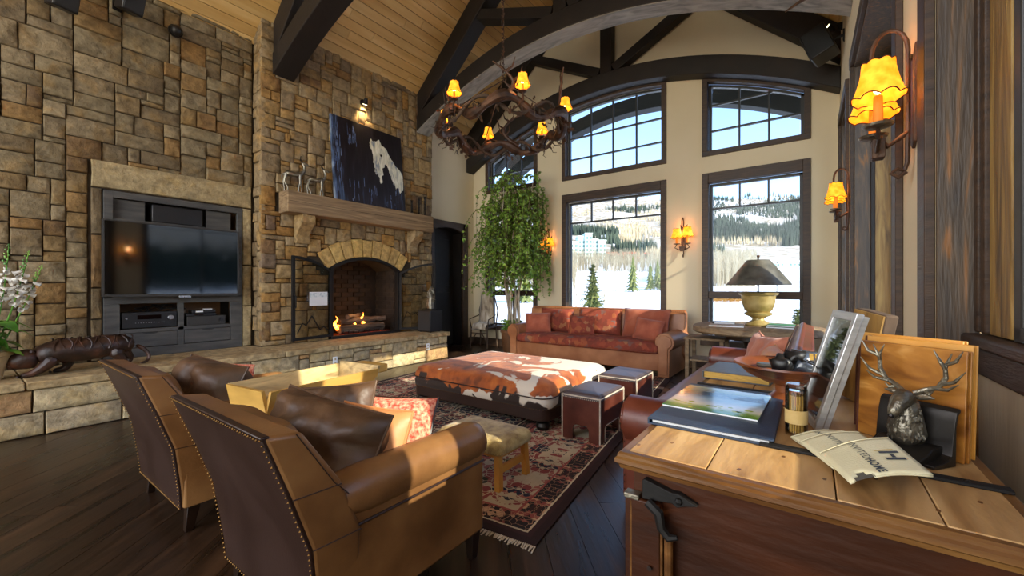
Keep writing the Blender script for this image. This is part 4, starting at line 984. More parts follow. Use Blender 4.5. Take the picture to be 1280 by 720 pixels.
# ------------------------------------------------------------------ tiger carving on the hearth
tg = thing('prowling_tiger_carving', 'dark carved wood prowling tiger on the hearth beside the plant', 'carving', (-5.86, .74, .483))
b = MB().tube([(0, .44, .20), (.0, .36, .235), (0, .22, .225), (0, .05, .20), (0, -.08, .215), (0, -.18, .20), (-.0, -.27, .165)], [.05, .105, .12, .115, .125, .108, .085], 14)
b.tube([(0, -.24, .17), (0, -.30, .165), (0, -.35, .155), (0, -.395, .13), (0, -.42, .12)], [.08, .10, .092, .07, .04], 14); obj('body', b, BRONZE, tg, sub=1)
for (x, y, k) in ((.06, -.14, -1), (-.05, -.05, 1), (.06, .30, 1), (-.06, .38, -1)):
    fy = y + (-.14 if k < 0 else -.02)
    if y > .2: pts = [(x, y, .20), (x * 1.1, y - .03, .13), (x * 1.1, y + .05, .07), (x * 1.1, y + .02, .02), (x * 1.1, y - .04, .015)]; rr = [.085, .065, .04, .032, .028]
    else: pts = [(x, y, .17), (x * 1.1, (y + fy) / 2 + .02, .10), (x * 1.1, fy + .02, .04), (x * 1.1, fy - .02, .02), (x * 1.1, fy - .08, .015)]; rr = [.075, .055, .038, .032, .028]
    lg = obj('leg', MB().tube(pts, rr, 9), BRONZE, tg, sub=1)
    pw_ = MB()
    for j in (-1, 0, 1): pw_.ball((x * 1.1 + j * .014, pts[-1][1] - .012, .013), .012, 6)
    obj('paw_toes', pw_, BRONZE, lg)
obj('tail', MB().tube([(0, .44, .21), (.02, .52, .16), (.04, .56, .08), (.05, .53, .03), (.10, .50, .025), (.14, .45, .03)], [.026, .022, .02, .018, .016, .010], 8), BRONZE, tg, sub=1)
for s_ in (-1, 1): obj('ear', MB().ball((s_ * .055, -.285, .225), .022, 8), BRONZE, tg); obj('eye', MB().ball((s_ * .035, -.362, .175), .008, 6), BRASS, tg)
rib = MB(); rnd = random.Random(12)
for i in range(26):
    y = -.16 + .55 * i / 25; r = .120; a0 = rnd.uniform(-.2, .3); sgn = 1 if i % 2 else -1
    rib.tube([(sgn * (r * math.sin(a)) * .98, y + .02 * math.sin(a * 3 + i), .212 + r * math.cos(a)) for a in [a0 + k * .28 for k in range(6)]], .006, 5)
obj('stripe_ridges', rib, BRONZE, tg, kind='stuff')
fm = MB().ball((0, -.405, .105), .03, 8).tube([(-.03, -.41, .135), (0, -.435, .13), (.03, -.41, .135)], .01, 6); obj('muzzle', fm, BRONZE, tg)

# ------------------------------------------------------------------ foxglove plant in clay pot
fp = thing('potted_foxglove', 'white bell flowered plant in tan clay pot at the left edge', 'potted plant', (-5.88, .19, .483)); rnd = random.Random(8)
obj('pot', MB().lathe([(.10, 0), (.115, .1), (.15, .21), (.165, .215), (.165, .25), (.145, .25), (.14, .215), (.13, .20)], n=28, cap=False), POT, fp); obj('soil', MB().cyl((0, 0, .17), (0, 0, .2), .125, n=20), SOIL, fp)
def leafm(mb, base, d, ln, w, droop=.3, n=5, curl=.15):
    d = Vector(d).normalized(); side = d.cross(Vector((0, 0, 1)));
    if side.length < .01: side = Vector((1, 0, 0))
    side.normalize(); o = len(mb.v); vs = []
    for i in range(n + 1):
        f = i / n; c = Vector(base) + d * ln * f - Vector((0, 0, droop * ln * f * f)); ww = w * math.sin(PI * min(1, f * .93 + .05)) ** .8
        vs += [c - side * ww + Vector((0, 0, curl * ww)), c, c + side * ww + Vector((0, 0, curl * ww))]
    fs = []
    for i in range(n):
        for k in (0, 1): fs.append((i * 3 + k, i * 3 + k + 1, i * 3 + k + 4, i * 3 + k + 3))
    mb.add(vs, fs)
for i in range(46):
    a = rnd.random() * 2 * PI; el = rnd.uniform(.0, .9); ln = rnd.uniform(.16, .32); z0 = rnd.uniform(.22, .52); r0 = .03 + .02 * rnd.random(); lm = MB()
    leafm(lm, (r0 * math.cos(a), r0 * math.sin(a), z0), (math.cos(a) * math.cos(el), math.sin(a) * math.cos(el), math.sin(el)), ln, ln * .22, .6)
    obj('leaf', lm, LEAF2, fp, ang=80)
for (dx_, dy_, h, nb) in ((.03, .13, 1.16, 16), (-.04, .18, 1.04, 12), (.06, .03, 1.08, 12), (.0, .07, 1.22, 10)):
    top_ = Vector((dx_ * 2.2, dy_ * 1.9, h)); pts = [Vector((dx_ * .3, dy_ * .3, .2)).lerp(top_, f) + Vector((0, .02 * math.sin(f * 3), 0)) for f in [k / 8 for k in range(9)]]
    st_ = obj('flower_stem', MB().tube(pts, [.008 - .005 * k / 8 for k in range(9)], 6), LEAF2, fp)
    for k in range(nb):
        f = .52 + .3 * k / nb; p = Vector((dx_ * .3, dy_ * .3, .2)).lerp(top_, f); a = k * 2.4; o_ = Vector((math.cos(a), math.sin(a), -.45)).normalized(); fl2 = MB()
        q = p + o_ * .055; fl2.tube([p, p + o_ * .012, p + o_ * .04, q], [.004, .011, .015, .023], 8, cap=False); obj('blossom', fl2, PETAL, st_)
    bd = MB()
    for k in range(14):
        f = .82 + .18 * k / 14; p = Vector((dx_ * .3, dy_ * .3, .2)).lerp(top_, f); a = k * 2.4; bd.ball(p + Vector((math.cos(a), math.sin(a), 0)) * .014, .009 * (1.3 - k / 18), 6)
    obj('buds', bd, LEAF2, st_)
# ------------------------------------------------------------------ soft furnishing helpers
def cushion(w, h, t, n=16, seed=0, wr=.012, pinch=.05, power=.5, sag=0):
    """pillow standing in the xz plane, thickness along y, origin at bottom centre"""
    vs = []; fs = []; rd = seed * 7.3
    for side in (-1, 1):
        o = len(vs)
        for j in range(n + 1):
            for i in range(n + 1):
                u = -1 + 2 * i / n; v = -1 + 2 * j / n
                x = w / 2 * u * (1 - pinch * (1 - v * v) * abs(u)); z = h / 2 * v * (1 - pinch * (1 - u * u) * abs(v))
                th = max(0, (1 - u ** 4) * (1 - v ** 4)) ** power
                nz = noise.noise(Vector((u * 1.8 + rd, v * 1.8, side * 2.0 + rd))) * wr * 2 + noise.noise(Vector((u * 4 + rd, v * 5, side * 3.0))) * wr
                y = side * (t / 2 * th + nz * th); z2 = z + h / 2 - sag * (1 - abs(u)) * (v > 0) * v
                vs.append((x, y, z2))
        for j in range(n):
            for i in range(n):
                a = o + j * (n + 1) + i; f = (a, a + 1, a + n + 2, a + n + 1); fs.append(f if side < 0 else f[::-1])
    m = MB(); m.add(vs, fs); return m
def welt_path(w, h, pinch=.05, k=10):
    pts = []
    def P2(u, v): return (w / 2 * u * (1 - pinch * (1 - v * v) * abs(u)), 0, h / 2 * v * (1 - pinch * (1 - u * u) * abs(v)) + h / 2)
    for i in range(k): pts.append(P2(-1 + 2 * i / k, -1))
    for i in range(k): pts.append(P2(1, -1 + 2 * i / k))
    for i in range(k): pts.append(P2(1 - 2 * i / k, 1))
    for i in range(k): pts.append(P2(-1, 1 - 2 * i / k))
    return pts
def pillow(name, label, loc, rz, lean, size, m, seed, wm=None, roll=0, cat='pillow', wr=.010, group=None, power=.5):
    t = thing(name, label, cat, loc, rz, group); w, h, th = size
    M = Matrix.Rotation(lean, 4, 'X') @ Matrix.Translation((0, 0, h / 2)) @ Matrix.Rotation(roll, 4, 'Y') @ Matrix.Translation((0, 0, -h / 2))
    obj('cover', cushion(w, h, th, seed=seed, wr=wr, power=power).xf(M), m, t, ang=180)
    obj('piping', MB().tube(welt_path(w, h), .0055, 6, close=True).xf(M), wm or m, t)
    return t
def nails(paths, step=.022, r=.006):
    m = MB()
    for pts in paths:
        pts = [Vector(p) for p in pts]
        for a, b_ in zip(pts[:-1], pts[1:]):
            n = max(1, int((b_ - a).length / step))
            for i in range(n):
                c = a.lerp(b_, (i + .5) / n); m.add([c + Vector(q) * r for q in ((1, 0, 0), (0, 1, 0), (-1, 0, 0), (0, -1, 0), (0, 0, 1), (0, 0, -1))],
                      [(0, 1, 4), (1, 2, 4), (2, 3, 4), (3, 0, 4), (1, 0, 5), (2, 1, 5), (3, 2, 5), (0, 3, 5)])
    return m

# ------------------------------------------------------------------ club chairs (seen from behind)
def club_chair(loc, label):
    t = thing('club_chair', label, 'chair', loc); hw = .405
    outer = [(-.335, .13), (-.345, .25), (-.375, .47), (-.44, .66), (-.52, .87)]
    inner = [(-.20, .13), (-.19, .30), (-.20, .47), (-.275, .66), (-.405, .855)]
    def wid(z): return hw - (.03 if z < .2 else .03 * max(0, (.47 - z) / .3) * .8)
    # dark outside back panel
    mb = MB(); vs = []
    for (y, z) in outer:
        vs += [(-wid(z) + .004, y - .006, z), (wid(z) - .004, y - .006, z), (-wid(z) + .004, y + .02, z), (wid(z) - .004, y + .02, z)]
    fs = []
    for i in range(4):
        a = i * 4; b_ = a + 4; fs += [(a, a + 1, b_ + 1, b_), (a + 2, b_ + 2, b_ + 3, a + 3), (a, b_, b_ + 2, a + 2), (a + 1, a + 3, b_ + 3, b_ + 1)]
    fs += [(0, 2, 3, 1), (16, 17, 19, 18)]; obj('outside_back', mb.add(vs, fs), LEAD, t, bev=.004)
    # backrest body
    mb = MB(); vs = []; O = outer; I = inner
    k = len(O)
    for (y, z), (y2, z2) in zip(O, I):
        w = wid(z); 
        vs += [(-w, y, z), (w, y, z), (w, y2, z2), (-w, y2, z2)]
    fs = []
    for i in range(k - 1):
        a = 4 * i; b_ = a + 4
        for q in range(4): fs.append((a + q, a + (q + 1) % 4, b_ + (q + 1) % 4, b_ + q))
    fs += [(0, 3, 2, 1), (4 * k - 4, 4 * k - 3, 4 * k - 2, 4 * k - 1)]; obj('backrest', mb.add(vs, fs), LEA, t, bev=.014, seg=3)
    # seams across the side of the back
    for s in (-1, 1):
        for z, y0, y1 in ((.655, -.435, -.275), (.47, -.372, -.2)): obj('seam', MB().tube([(s * (wid(z) + .0005), y0, z), (s * (wid(z) + .0005), y1, z - .008)], .002, 5), LEAD, t)
        obj('seam', MB().tube([(s * (hw + .0005), -.425, .855), (s * (hw + .0002), -.30, .66), (s * (hw - .004), -.245, .6)], .002, 5), LEAD, t)
    ib = cushion(.50, .50, .16, seed=3, wr=.006, power=.35).xf(Matrix.Translation((0, -.20, .38)) @ Matrix.Rotation(math.radians(24), 4, 'X')); obj('inside_back', ib, LEA, t, ang=180)
    # arms with a rolled top that swells toward the back
    for s in (-1, 1):
        secs = []; ys = [-.33, -.26, -.15, 0, .15, .30, .44, .485, .50]
        for y in ys:
            f = (y + .33) / .83; rx = .088 * (.6 if y < -.32 else .88 if y < -.25 else 1 if y < .46 else (.93 if y < .49 else .72)); rz_ = .092 * (.6 if y < -.32 else .88 if y < -.25 else 1 if y < .46 else (.92 if y < .49 else .7)); zc = .555 + .01 * (1 - f)
            ring = []
            for q in range(16):
                a = 2 * PI * q / 16; x = s * (hw - .078) + rx * math.cos(a); z = zc + rz_ * math.sin(a)
                ring.append((x, y, z))
            secs.append(ring)
        mb = MB(); vs = [p for r in secs for p in r]; fs = []
        for i in range(len(secs) - 1):
            for q in range(16): fs.append((i * 16 + q, i * 16 + (q + 1) % 16, (i + 1) * 16 + (q + 1) % 16, (i + 1) * 16 + q))
        fs += [tuple(range(15, -1, -1)), tuple((len(secs) - 1) * 16 + q for q in range(16))]; ar = obj('arm', mb.add(vs, fs), LEA, t, ang=60)
        x0, x1 = sorted((s * (hw - .150), s * (hw - .012))); obj('arm_panel', MB().box(x0, x1, -.33, .475, .135, .535), LEA, ar, bev=.012, seg=2)
        obj('arm_welt', MB().tube([(s * (hw - .008), -.335, .476), (s * (hw - .006), 0, .474), (s * (hw - .008), .47, .472)], .005, 6), LEAD, ar)
    obj('seat_frame', MB().box(-.26, .26, -.2, .45, .135, .30), LEA, t, bev=.01)
    sc_ = MB(); sc_ = cushion(.50, .66, .17, seed=5, wr=.005, power=.25, pinch=.02).xf(Matrix.Translation((0, -.19, .37)) @ Matrix.Rotation(-PI / 2, 4, 'X') @ Matrix.Rotation(PI, 4, 'Z')); obj('seat_cushion', sc_, LEA, t, ang=180)
    for x, y in ((-.35, -.28), (.35, -.28), (-.35, .44), (.35, .44)):
        obj('leg', MB().add([(x + a * r, y + b_ * r + (0 if y > 0 else -.02 * (z < .05)), z) for z, r in ((0, .018), (.14, .030)) for a, b_ in ((-1, -1), (1, -1), (1, 1), (-1, 1))],
            [(0, 1, 2, 3), (4, 7, 6, 5), (0, 4, 5, 1), (1, 5, 6, 2), (2, 6, 7, 3), (3, 7, 4, 0)]), OAKD, t, bev=.003)
    P_ = [[(s * (wid(z) - .006), y - .009, z) for y, z in outer] for s in (-1, 1)] + [[(-hw + .01, -.529, .862), (hw - .01, -.529, .862)], [(-.37, -.345, .14), (.37, -.345, .14)]]
    obj('nailhead_trim', nails(P_, .018, .0045), BRASS, t, kind='stuff'); return t
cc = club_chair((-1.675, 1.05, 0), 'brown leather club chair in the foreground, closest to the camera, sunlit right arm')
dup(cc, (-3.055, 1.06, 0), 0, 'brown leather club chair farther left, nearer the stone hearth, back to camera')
pillow('leather_pillow', 'crumpled dark brown leather pillow in foreground club chair against its back', (-1.62, .82, .46), .25, -.42, (.60, .40, .24), LEAP, 1, roll=.12, wr=.032)
pillow('leather_pillow', 'second dark brown leather pillow behind the front one in foreground club chair', (-1.86, 1.02, .47), .35, -.45, (.44, .38, .18), LEAP, 4, roll=-.15, wr=.02)
pillow('peach_pillow', 'pale tan leather pillow between brown and red pillows in foreground chair', (-1.56, 1.02, .45), .2, -.38, (.40, .34, .16), PEACHF, 6)
pillow('red_woven_pillow', 'red flecked woven pillow leaning by right arm of foreground chair', (-1.58, 1.17, .45), .5, -.55, (.40, .36, .13), PINKF, 7, LEAD)
pillow('leather_pillow', 'crumpled brown leather pillow in the left club chair', (-3.0, .84, .46), .15, -.40, (.66, .42, .26), LEAP, 9, roll=.05, wr=.032)
pillow('red_woven_pillow', 'pink red woven pillow in the left club chair beside its leather pillow', (-3.20, 1.05, .46), .3, -.35, (.40, .34, .15), PINKF, 11)

# small table and yellow trough between the club chairs
tb = thing('side_table', 'small round pine side table between the two club chairs', 'table', (-2.36, 1.32, 0))
obj('table_top', MB().lathe([(.26, .60), (.275, .61), (.275, .635), (.262, .645)], n=32), HONEY, tb); obj('pedestal', MB().lathe([(.04, .06), (.055, .2), (.035, .3), (.06, .45), (.04, .60)], n=20), HONEY, tb)
for i in range(3):
    a = i * 2 * PI / 3; obj('foot', MB().tube([(.03 * math.cos(a), .03 * math.sin(a), .10), (.14 * math.cos(a), .14 * math.sin(a), .06), (.22 * math.cos(a), .22 * math.sin(a), .015)], [.03, .022, .016], 8), HONEY, tb)
tr = thing('wooden_trough', 'yellow pine dough trough with sloping sides on the side table', 'trough', (-2.36, 1.24, .647), .12)
def trough_wall(p0, p1, z0, z1, out, th=.018):
    a0, a1 = Vector(p0), Vector(p1); o_ = Vector(out); lo = [(a0 * 1, z0), (a1 * 1, z0)]
    v = [Vector((*a0, z0)), Vector((*a1, z0)), Vector((*(a1 + o_), z1)), Vector((*(a0 + o_), z1))]; n = Vector((*o_, 0)).normalized() * th
    vv = v + [p + n for p in v]; return MB().add(vv, [(0, 1, 2, 3), (7, 6, 5, 4), (0, 4, 5, 1), (1, 5, 6, 2), (2, 6, 7, 3), (3, 7, 4, 0)])
obj('bottom_board', MB().box(-.13, .13, -.34, .34, 0, .018), YELW, tr)
obj('side_board', trough_wall((.13, -.34), (.13, .34), 0, .145, (.05, 0)), YELW, tr); obj('side_board', trough_wall((-.13, -.34), (-.13, .34), 0, .145, (-.05, 0)), SCUFF, tr, label='scuffed pale side board')
obj('end_board', trough_wall((-.18, .30), (.18, .30), .0, .16, (0, .05)), SCUFF, tr); obj('end_board', trough_wall((-.16, -.32), (.16, -.32), .0, .15, (0, -.03)), YELW, tr)
obj('end_grip', MB().box(-.05, .17, .36, .44, .11, .16), YELW, tr, bev=.006)

# ------------------------------------------------------------------ rug
rug = thing('persian_rug', 'large red and navy floral persian rug under ottoman and stools', 'rug', (0, 0, 0)); ra = math.radians(6.5)
cxr = Vector((-1.12, 1.73)) + Vector((-math.cos(ra), -math.sin(ra))) * RW_ / 2 + Vector((-math.sin(ra), math.cos(ra))) * RL_ / 2
rug.location = (cxr.x, cxr.y, .001); rug.rotation_euler = (0, 0, ra)
obj('pile', MB().box(-RW_ / 2, RW_ / 2, -RL_ / 2, RL_ / 2, 0, .010), RUG, rug, bev=.003, seg=1)
fr = MB(); rnd = random.Random(3)
for e_ in (-1, 1):
    x = -RW_ / 2
    while x < RW_ / 2:
        d_ = rnd.uniform(-.012, .012); l = rnd.uniform(.03, .05); y = e_ * RL_ / 2
        fr.add([(x, y, .002), (x + .007, y, .002), (x + .007 + d_, y + e_ * l, .001), (x + d_, y + e_ * l, .001), (x, y, .007), (x + .007, y, .007), (x + .007 + d_, y + e_ * l, .004), (x + d_, y + e_ * l, .004)],
               [(0, 1, 2, 3), (7, 6, 5, 4), (0, 4, 5, 1), (1, 5, 6, 2), (2, 6, 7, 3), (3, 7, 4, 0)]); x += .011
obj('fringe', fr, WELT, rug, kind='stuff')

# ------------------------------------------------------------------ ottoman
ot = thing('cowhide_ottoman', 'huge square brown and white cowhide ottoman on the rug', 'ottoman', (-2.78, 3.80, .011))
def rrect(w, d, r, k=6):
    pts = []
    for cx_, cy_, a0 in ((w / 2 - r, d / 2 - r, 0), (-w / 2 + r, d / 2 - r, PI / 2), (-w / 2 + r, -d / 2 + r, PI), (w / 2 - r, -d / 2 + r, 1.5 * PI)):
        for i in range(k + 1): a = a0 + PI / 2 * i / k; pts.append((cx_ + r * math.cos(a), cy_ + r * math.sin(a)))
    return pts
def rounded_slab(w, d, prof, r=.1, k=6):
    mb = MB(); secs = []; vs = []
    for ins, z in prof:
        vs += [(x, y, z) for x, y in rrect(w - 2 * ins, d - 2 * ins, max(.01, r - ins * .5), k)]
    n = 4 * (k + 1); fs = []
    for i in range(len(prof) - 1):
        for q in range(n): fs.append((i * n + q, i * n + (q + 1) % n, (i + 1) * n + (q + 1) % n, (i + 1) * n + q))
    fs += [tuple(range(n - 1, -1, -1)), tuple((len(prof) - 1) * n + q for q in range(n))]; return mb.add(vs, fs)
obj('hide_top', rounded_slab(1.80, 1.42, [(.01, .20), (0, .215), (-.005, .26), (.0, .31), (.008, .352), (.03, .39), (.075, .418), (.16, .435), (.32, .445), (.6, .449)], .13), COW, ot, ang=50)
obj('welt', MB().tube([(x, y, .305) for x, y in rrect(1.815, 1.435, .13)], .006, 6, close=True), LEAD, ot)
obj('leather_base', rounded_slab(1.78, 1.40, [(0, .095), (0, .205)], .12), LEAD, ot, bev=.006)
obj('nailhead_trim', nails([[(x, y, .20) for x, y in rrect(1.785, 1.405, .12)] + [(.89, .58, .20)]], .024, .006), BRASS, ot, kind='stuff')
for x in (-.80, .80):
    for y in (-.61, .61): obj('bun_foot', MB().lathe([(.03, 0), (.055, .012), (.066, .04), (.055, .068), (.03, .078), (.045, .09), (.05, .097)], (x, y, 0), 18), BLKMET, ot)
# ------------------------------------------------------------------ two leather cube stools
def stool(loc, rz, size, label, group):
    t = thing('leather_stool', label, 'stool', loc, rz, group); w, d, h = size
    obj('seat_top', rounded_slab(w, d, [(0, h - .05), (0, h - .018), (.008, h - .006), (.03, h)], .025, 4), LEAS, t, ang=50)
    b = MB(); leg = .10
    for sy in (-1, 1):
        y0, y1 = sorted((sy * d / 2, sy * (d / 2 - .02)))
        b.prism([(-w / 2, 0), (-w / 2 + leg, 0), (-w / 2 + leg, .10), (-w / 2 + leg + .02, .13), (w / 2 - leg - .02, .13), (w / 2 - leg, .10), (w / 2 - leg, 0), (w / 2, 0), (w / 2, h - .05), (-w / 2, h - .05)], 'y', y0, y1)
    for sx in (-1, 1):
        x0, x1 = sorted((sx * w / 2, sx * (w / 2 - .02)))
        b.prism([(-d / 2 + .02, 0), (-d / 2 + leg, 0), (-d / 2 + leg, .10), (-d / 2 + leg + .02, .13), (d / 2 - leg - .02, .13), (d / 2 - leg, .10), (d / 2 - leg, 0), (d / 2 - .02, 0), (d / 2 - .02, h - .05), (-d / 2 + .02, h - .05)], 'x', x0, x1)
    obj('leather_body', b, LEAM, t)
    e = MB()
    for sx in (-1, 1):
        for sy in (-1, 1): e.tube([(sx * w / 2, sy * d / 2, .0), (sx * w / 2, sy * d / 2, h - .02)], .0065, 6)
    e.tube([(x, y, h - .028) for x, y in rrect(w + .004, d + .004, .025, 3)], .0065, 6, close=True)
    for sx in (-1, 1): e.tube([(sx * w / 2, -d / 2 + leg, 0), (sx * w / 2, -d / 2 + leg, .10), (sx * w / 2, -d / 2 + leg + .02, .13), (sx * w / 2, d / 2 - leg - .02, .13), (sx * w / 2, d / 2 - leg, .10), (sx * w / 2, d / 2 - leg, 0)], .003, 5)
    obj('pale_edge_welt', e, WELT, t)
    obj('stitch_studs', nails([[(x * 1.004, y * 1.004, h - .045) for x, y in rrect(w, d, .02, 2)]], .018, .005), WELT, t, kind='stuff'); return t
stool((-1.575, 3.40, .012), 0, (.35, .52, .40), 'reddish leather cube stool with grey top, nearer the camera', 'pair of leather stools by the ottoman')
stool((-1.60, 4.26, .012), 0, (.40, .50, .40), 'reddish leather cube stool with grey top, farther one toward sofa', 'pair of leather stools by the ottoman')
# low hide bench
bn = thing('hide_bench', 'low bench with tan hide top and honey wood legs before the foreground chair', 'bench', (-1.85, 2.21, .012))
obj('hide_seat', rounded_slab(.56, .38, [(0, .235), (-.006, .26), (0, .29), (.02, .312), (.07, .325)], .04, 4), HIDE, bn, ang=60)
obj('nailhead_trim', nails([[(x, y, .244) for x, y in rrect(.565, .385, .04, 3)]], .02, .005), BRASS, bn, kind='stuff')
obj('apron', MB().box(-.25, .25, -.16, .16, .205, .24), HONEY, bn)
for x in (-.235, .235):
    for y in (-.145, .145): obj('leg', MB().beam((x, y, .23), (x * 1.05, y * 1.05, 0), .045, .04, (1, 0, 0)), HONEY, bn, bev=.003)
    obj('stretcher', MB().box(x - .012, x + .012, -.13, .13, .10, .145), HONEY, bn, bev=.002)

# ------------------------------------------------------------------ rolled arm sofas
def sofa(loc, rz, W_, label, seatm):
    t = thing('leather_sofa', label, 'sofa', loc, rz); D = .93; hw = W_ / 2     # front at y=-D/2
    obj('base', MB().box(-hw + .16, hw - .16, -D / 2 + .03, D / 2 - .05, .10, .36), LEAT, t, bev=.012)
    bk = MB().prism([(D / 2 - .24, .30), (D / 2 - .03, .14), (D / 2, .92), (D / 2 - .10, .945), (D / 2 - .15, .90)], 'x', -hw + .04, hw - .04); obj('backrest', bk, LEAT, t, bev=.02, seg=3)
    obj('back_rail', MB().tube([(-hw + .05, D / 2 - .085, .925), (hw - .05, D / 2 - .085, .925)], .028, 10), LEAT, t)
    obj('nailhead_trim', nails([[(-hw + .05, D / 2 - .14, .925), (hw - .05, D / 2 - .14, .925)], [(-hw + .05, D / 2 - .145, .925), (-hw + .05, D / 2 - .17, .62)], [(hw - .05, D / 2 - .145, .925), (hw - .05, D / 2 - .17, .62)]], .03, .008), RUSTI, t, kind='stuff')
    for s in (-1, 1):
        rr = .135; xc = s * (hw - rr - .01); zc = .52
        prof = []
        # scroll outline: panel plus roll on the outside
        for q in range(15): a = math.radians(-55 + 290 * q / 14) if s > 0 else math.radians(235 - 290 * q / 14); prof.append((xc + rr * math.cos(a), zc + rr * math.sin(a)))
        ins = xc - s * .10; out = xc + s * .065
        poly = ([(out, .02)] + prof + [(ins, .02)])
        ar = obj('arm', MB().prism(poly, 'y', -D / 2 + .02, D / 2 - .02), LEAT, t, bev=.008)
        fp_ = []
        for q in range(21):
            f = q / 20; a = (math.radians(-90 + 430 * f)) * s + (PI if s < 0 else 0); r = (rr - .035) * (1 - .62 * f); fp_.append((xc + r * math.cos(a), -D / 2 + .012, zc + r * math.sin(a)))
        obj('arm_scroll', MB().tube(fp_, [.012 * (1 - .5 * q / 20) for q in range(21)], 6), LEAT, ar)
        obj('arm_front', MB().prism([(out - s * .02, .06), (out - s * .015, .44)] + [(xc + (rr - .03) * math.cos(a_), zc + (rr - .03) * math.sin(a_)) for a_ in [(math.radians(-30 + 240 * q / 10) if s > 0 else math.radians(210 - 240 * q / 10)) for q in range(11)]] + [(ins + s * .02, .42), (ins + s * .02, .06)], 'y', -D / 2 - .002, -D / 2 + .02), LEAT, ar, bev=.006)
        ln_ = [(out + s * .003, -D / 2 + .015, .05 + .04 * q) for q in range(10)]
        obj('arm_nailheads', nails([ln_, [(p[0], -D / 2 + .015, p[1]) for p in prof]], .03, .006), RUSTI, ar, kind='stuff')
    seat = rounded_slab(W_ - .46, D - .20, [(.02, .345), (0, .37), (-.01, .42), (0, .46), (.03, .485), (.10, .50), (.25, .505)], .08, 5); vs = []
    for x, y, z in seat.v: vs.append((x, y - .10 - .05 * math.cos(x / W_ * 2.6) * (1 if y < 0 else 0), z - .008 * math.cos(x * 9) * (z > .47)))
    seat.v = vs; obj('seat_cushion', seat, seatm, t, ang=60)
    obj('cushion_welt', MB().tube([(x, y - .10 - .05 * math.cos(x / W_ * 2.6) * (1 if y < 0 else 0), .368) for x, y in rrect(W_ - .45, D - .19, .08, 5)], .006, 6, close=True), LEAR, t)
    for x in (-hw + .14, hw - .14):
        for y in (-D / 2 + .08, D / 2 - .1): obj('leg', MB().lathe([(.03, 0), (.045, .02), (.04, .10)], (x, y, 0), 12), OAKD, t)
    return t
sofa((-3.03, 6.46, .0), 0, 2.95, 'long tan leather sofa with rust kilim seat under the far window', KILIM)
sofa((-.45, 3.72, .0), -PI / 2, 2.86, 'red brown leather sofa on the right behind the wooden chest, facing left', LEAR)
for o in bpy.data.objects:
    pass
s2 = [o for o in bpy.data.objects if o.get('label', '').startswith('red brown leather sofa')][0]
for o in [c for c in s2.children] + [g for c in s2.children for g in c.children]:
    if o.data.materials and o.data.materials[0] == LEAT: o.data.materials[0] = LEAR
YC = 6.60
pillow('kilim_cushion', 'left large red kilim back cushion on the far sofa', (-3.83, YC, .50), .12, -.30, (.66, .44, .20), KILIM, 21, LEAR, cat='cushion', power=.35)
pillow('kilim_cushion', 'middle large red kilim back cushion on the far sofa', (-2.98, YC, .50), .08, -.30, (.78, .46, .20), KILIM, 22, LEAR, cat='cushion', power=.35)
pillow('rust_cushion', 'large plain rust back cushion at right end of the far sofa', (-2.17, YC - .04, .50), -.06, -.28, (.76, .48, .20), RUSTF, 23, LEAR, cat='cushion', power=.35)
pillow('orange_pillow', 'orange velvet pillow against left arm of the far sofa', (-4.02, YC - .30, .505), .42, -.36, (.46, .36, .15), RUSTF, 24, roll=-.05)
pillow('small_kilim_pillow', 'small patterned kilim pillow in centre of the far sofa', (-3.15, YC - .30, .505), .30, -.36, (.44, .34, .15), KILIM, 25)
pillow('orange_pillow', 'tilted orange velvet pillow against right arm of the far sofa', (-2.02, YC - .34, .505), .10, -.36, (.42, .34, .15), RUSTF, 26, roll=.14)
pillow('rose_pillow', 'rose suede pillow, left one on the right hand sofa behind the bowl', (-.46, 4.45, .49), -1.3, -.25, (.42, .38, .16), ROSEF, 31, roll=.12)
pillow('rose_pillow', 'sunlit rose suede pillow, middle of the right hand sofa', (-.36, 4.02, .49), -1.15, -.3, (.50, .42, .18), ROSEF, 32, roll=-.1, wr=.02)
pillow('peach_pillow', 'pale peach pillow, right one on the right hand sofa behind the black bag', (-.30, 3.45, .49), -1.4, -.3, (.50, .40, .18), PEACHF, 33)

# ------------------------------------------------------------------ end table, round table, lamp, books
et = thing('end_table', 'small square weathered wood end table right of the far sofa', 'table', (-1.2, 6.35, 0))
obj('table_top', MB().box(-.26, .26, -.25, .25, .58, .61), WEATH, et, bev=.005); obj('lower_shelf', MB().box(-.22, .22, -.21, .21, .28, .30), WEATH, et)
for x in (-.22, .22):
    for y in (-.21, .21): obj('leg', MB().box(x - .025, x + .025, y - .025, y + .025, 0, .58), WEATH, et, bev=.004)
rt_ = thing('round_table', 'thick round weathered wood table in front of right far window', 'table', (-.60, 6.28, 0))
obj('table_top', MB().lathe([(.62, .70), (.74, .71), (.765, .73), (.76, .785), (.74, .80)], n=48), WEATH, rt_); obj('apron', MB().lathe([(.36, .62), (.36, .70)], n=32), OAKD, rt_)
obj('pedestal', MB().lathe([(.16, .05), (.12, .12), (.09, .3), (.13, .5), (.16, .62)], n=24), OAKD, rt_)
for i in range(4):
    a = PI / 4 + i * PI / 2; obj('foot', MB().beam((.08 * math.cos(a), .08 * math.sin(a), .06), (.46 * math.cos(a), .46 * math.sin(a), .035), .08, .06), OAKD, rt_, bev=.01)
lp = thing('urn_lamp', 'table lamp with gold urn base and dark metal cone shade', 'lamp', (-.575, 6.32, .80))
GOLD = mat('gilt_urn', ['#857238', '#a8935a', '#bda972'], 7, rough=.4, bump=.2, metal=.3)
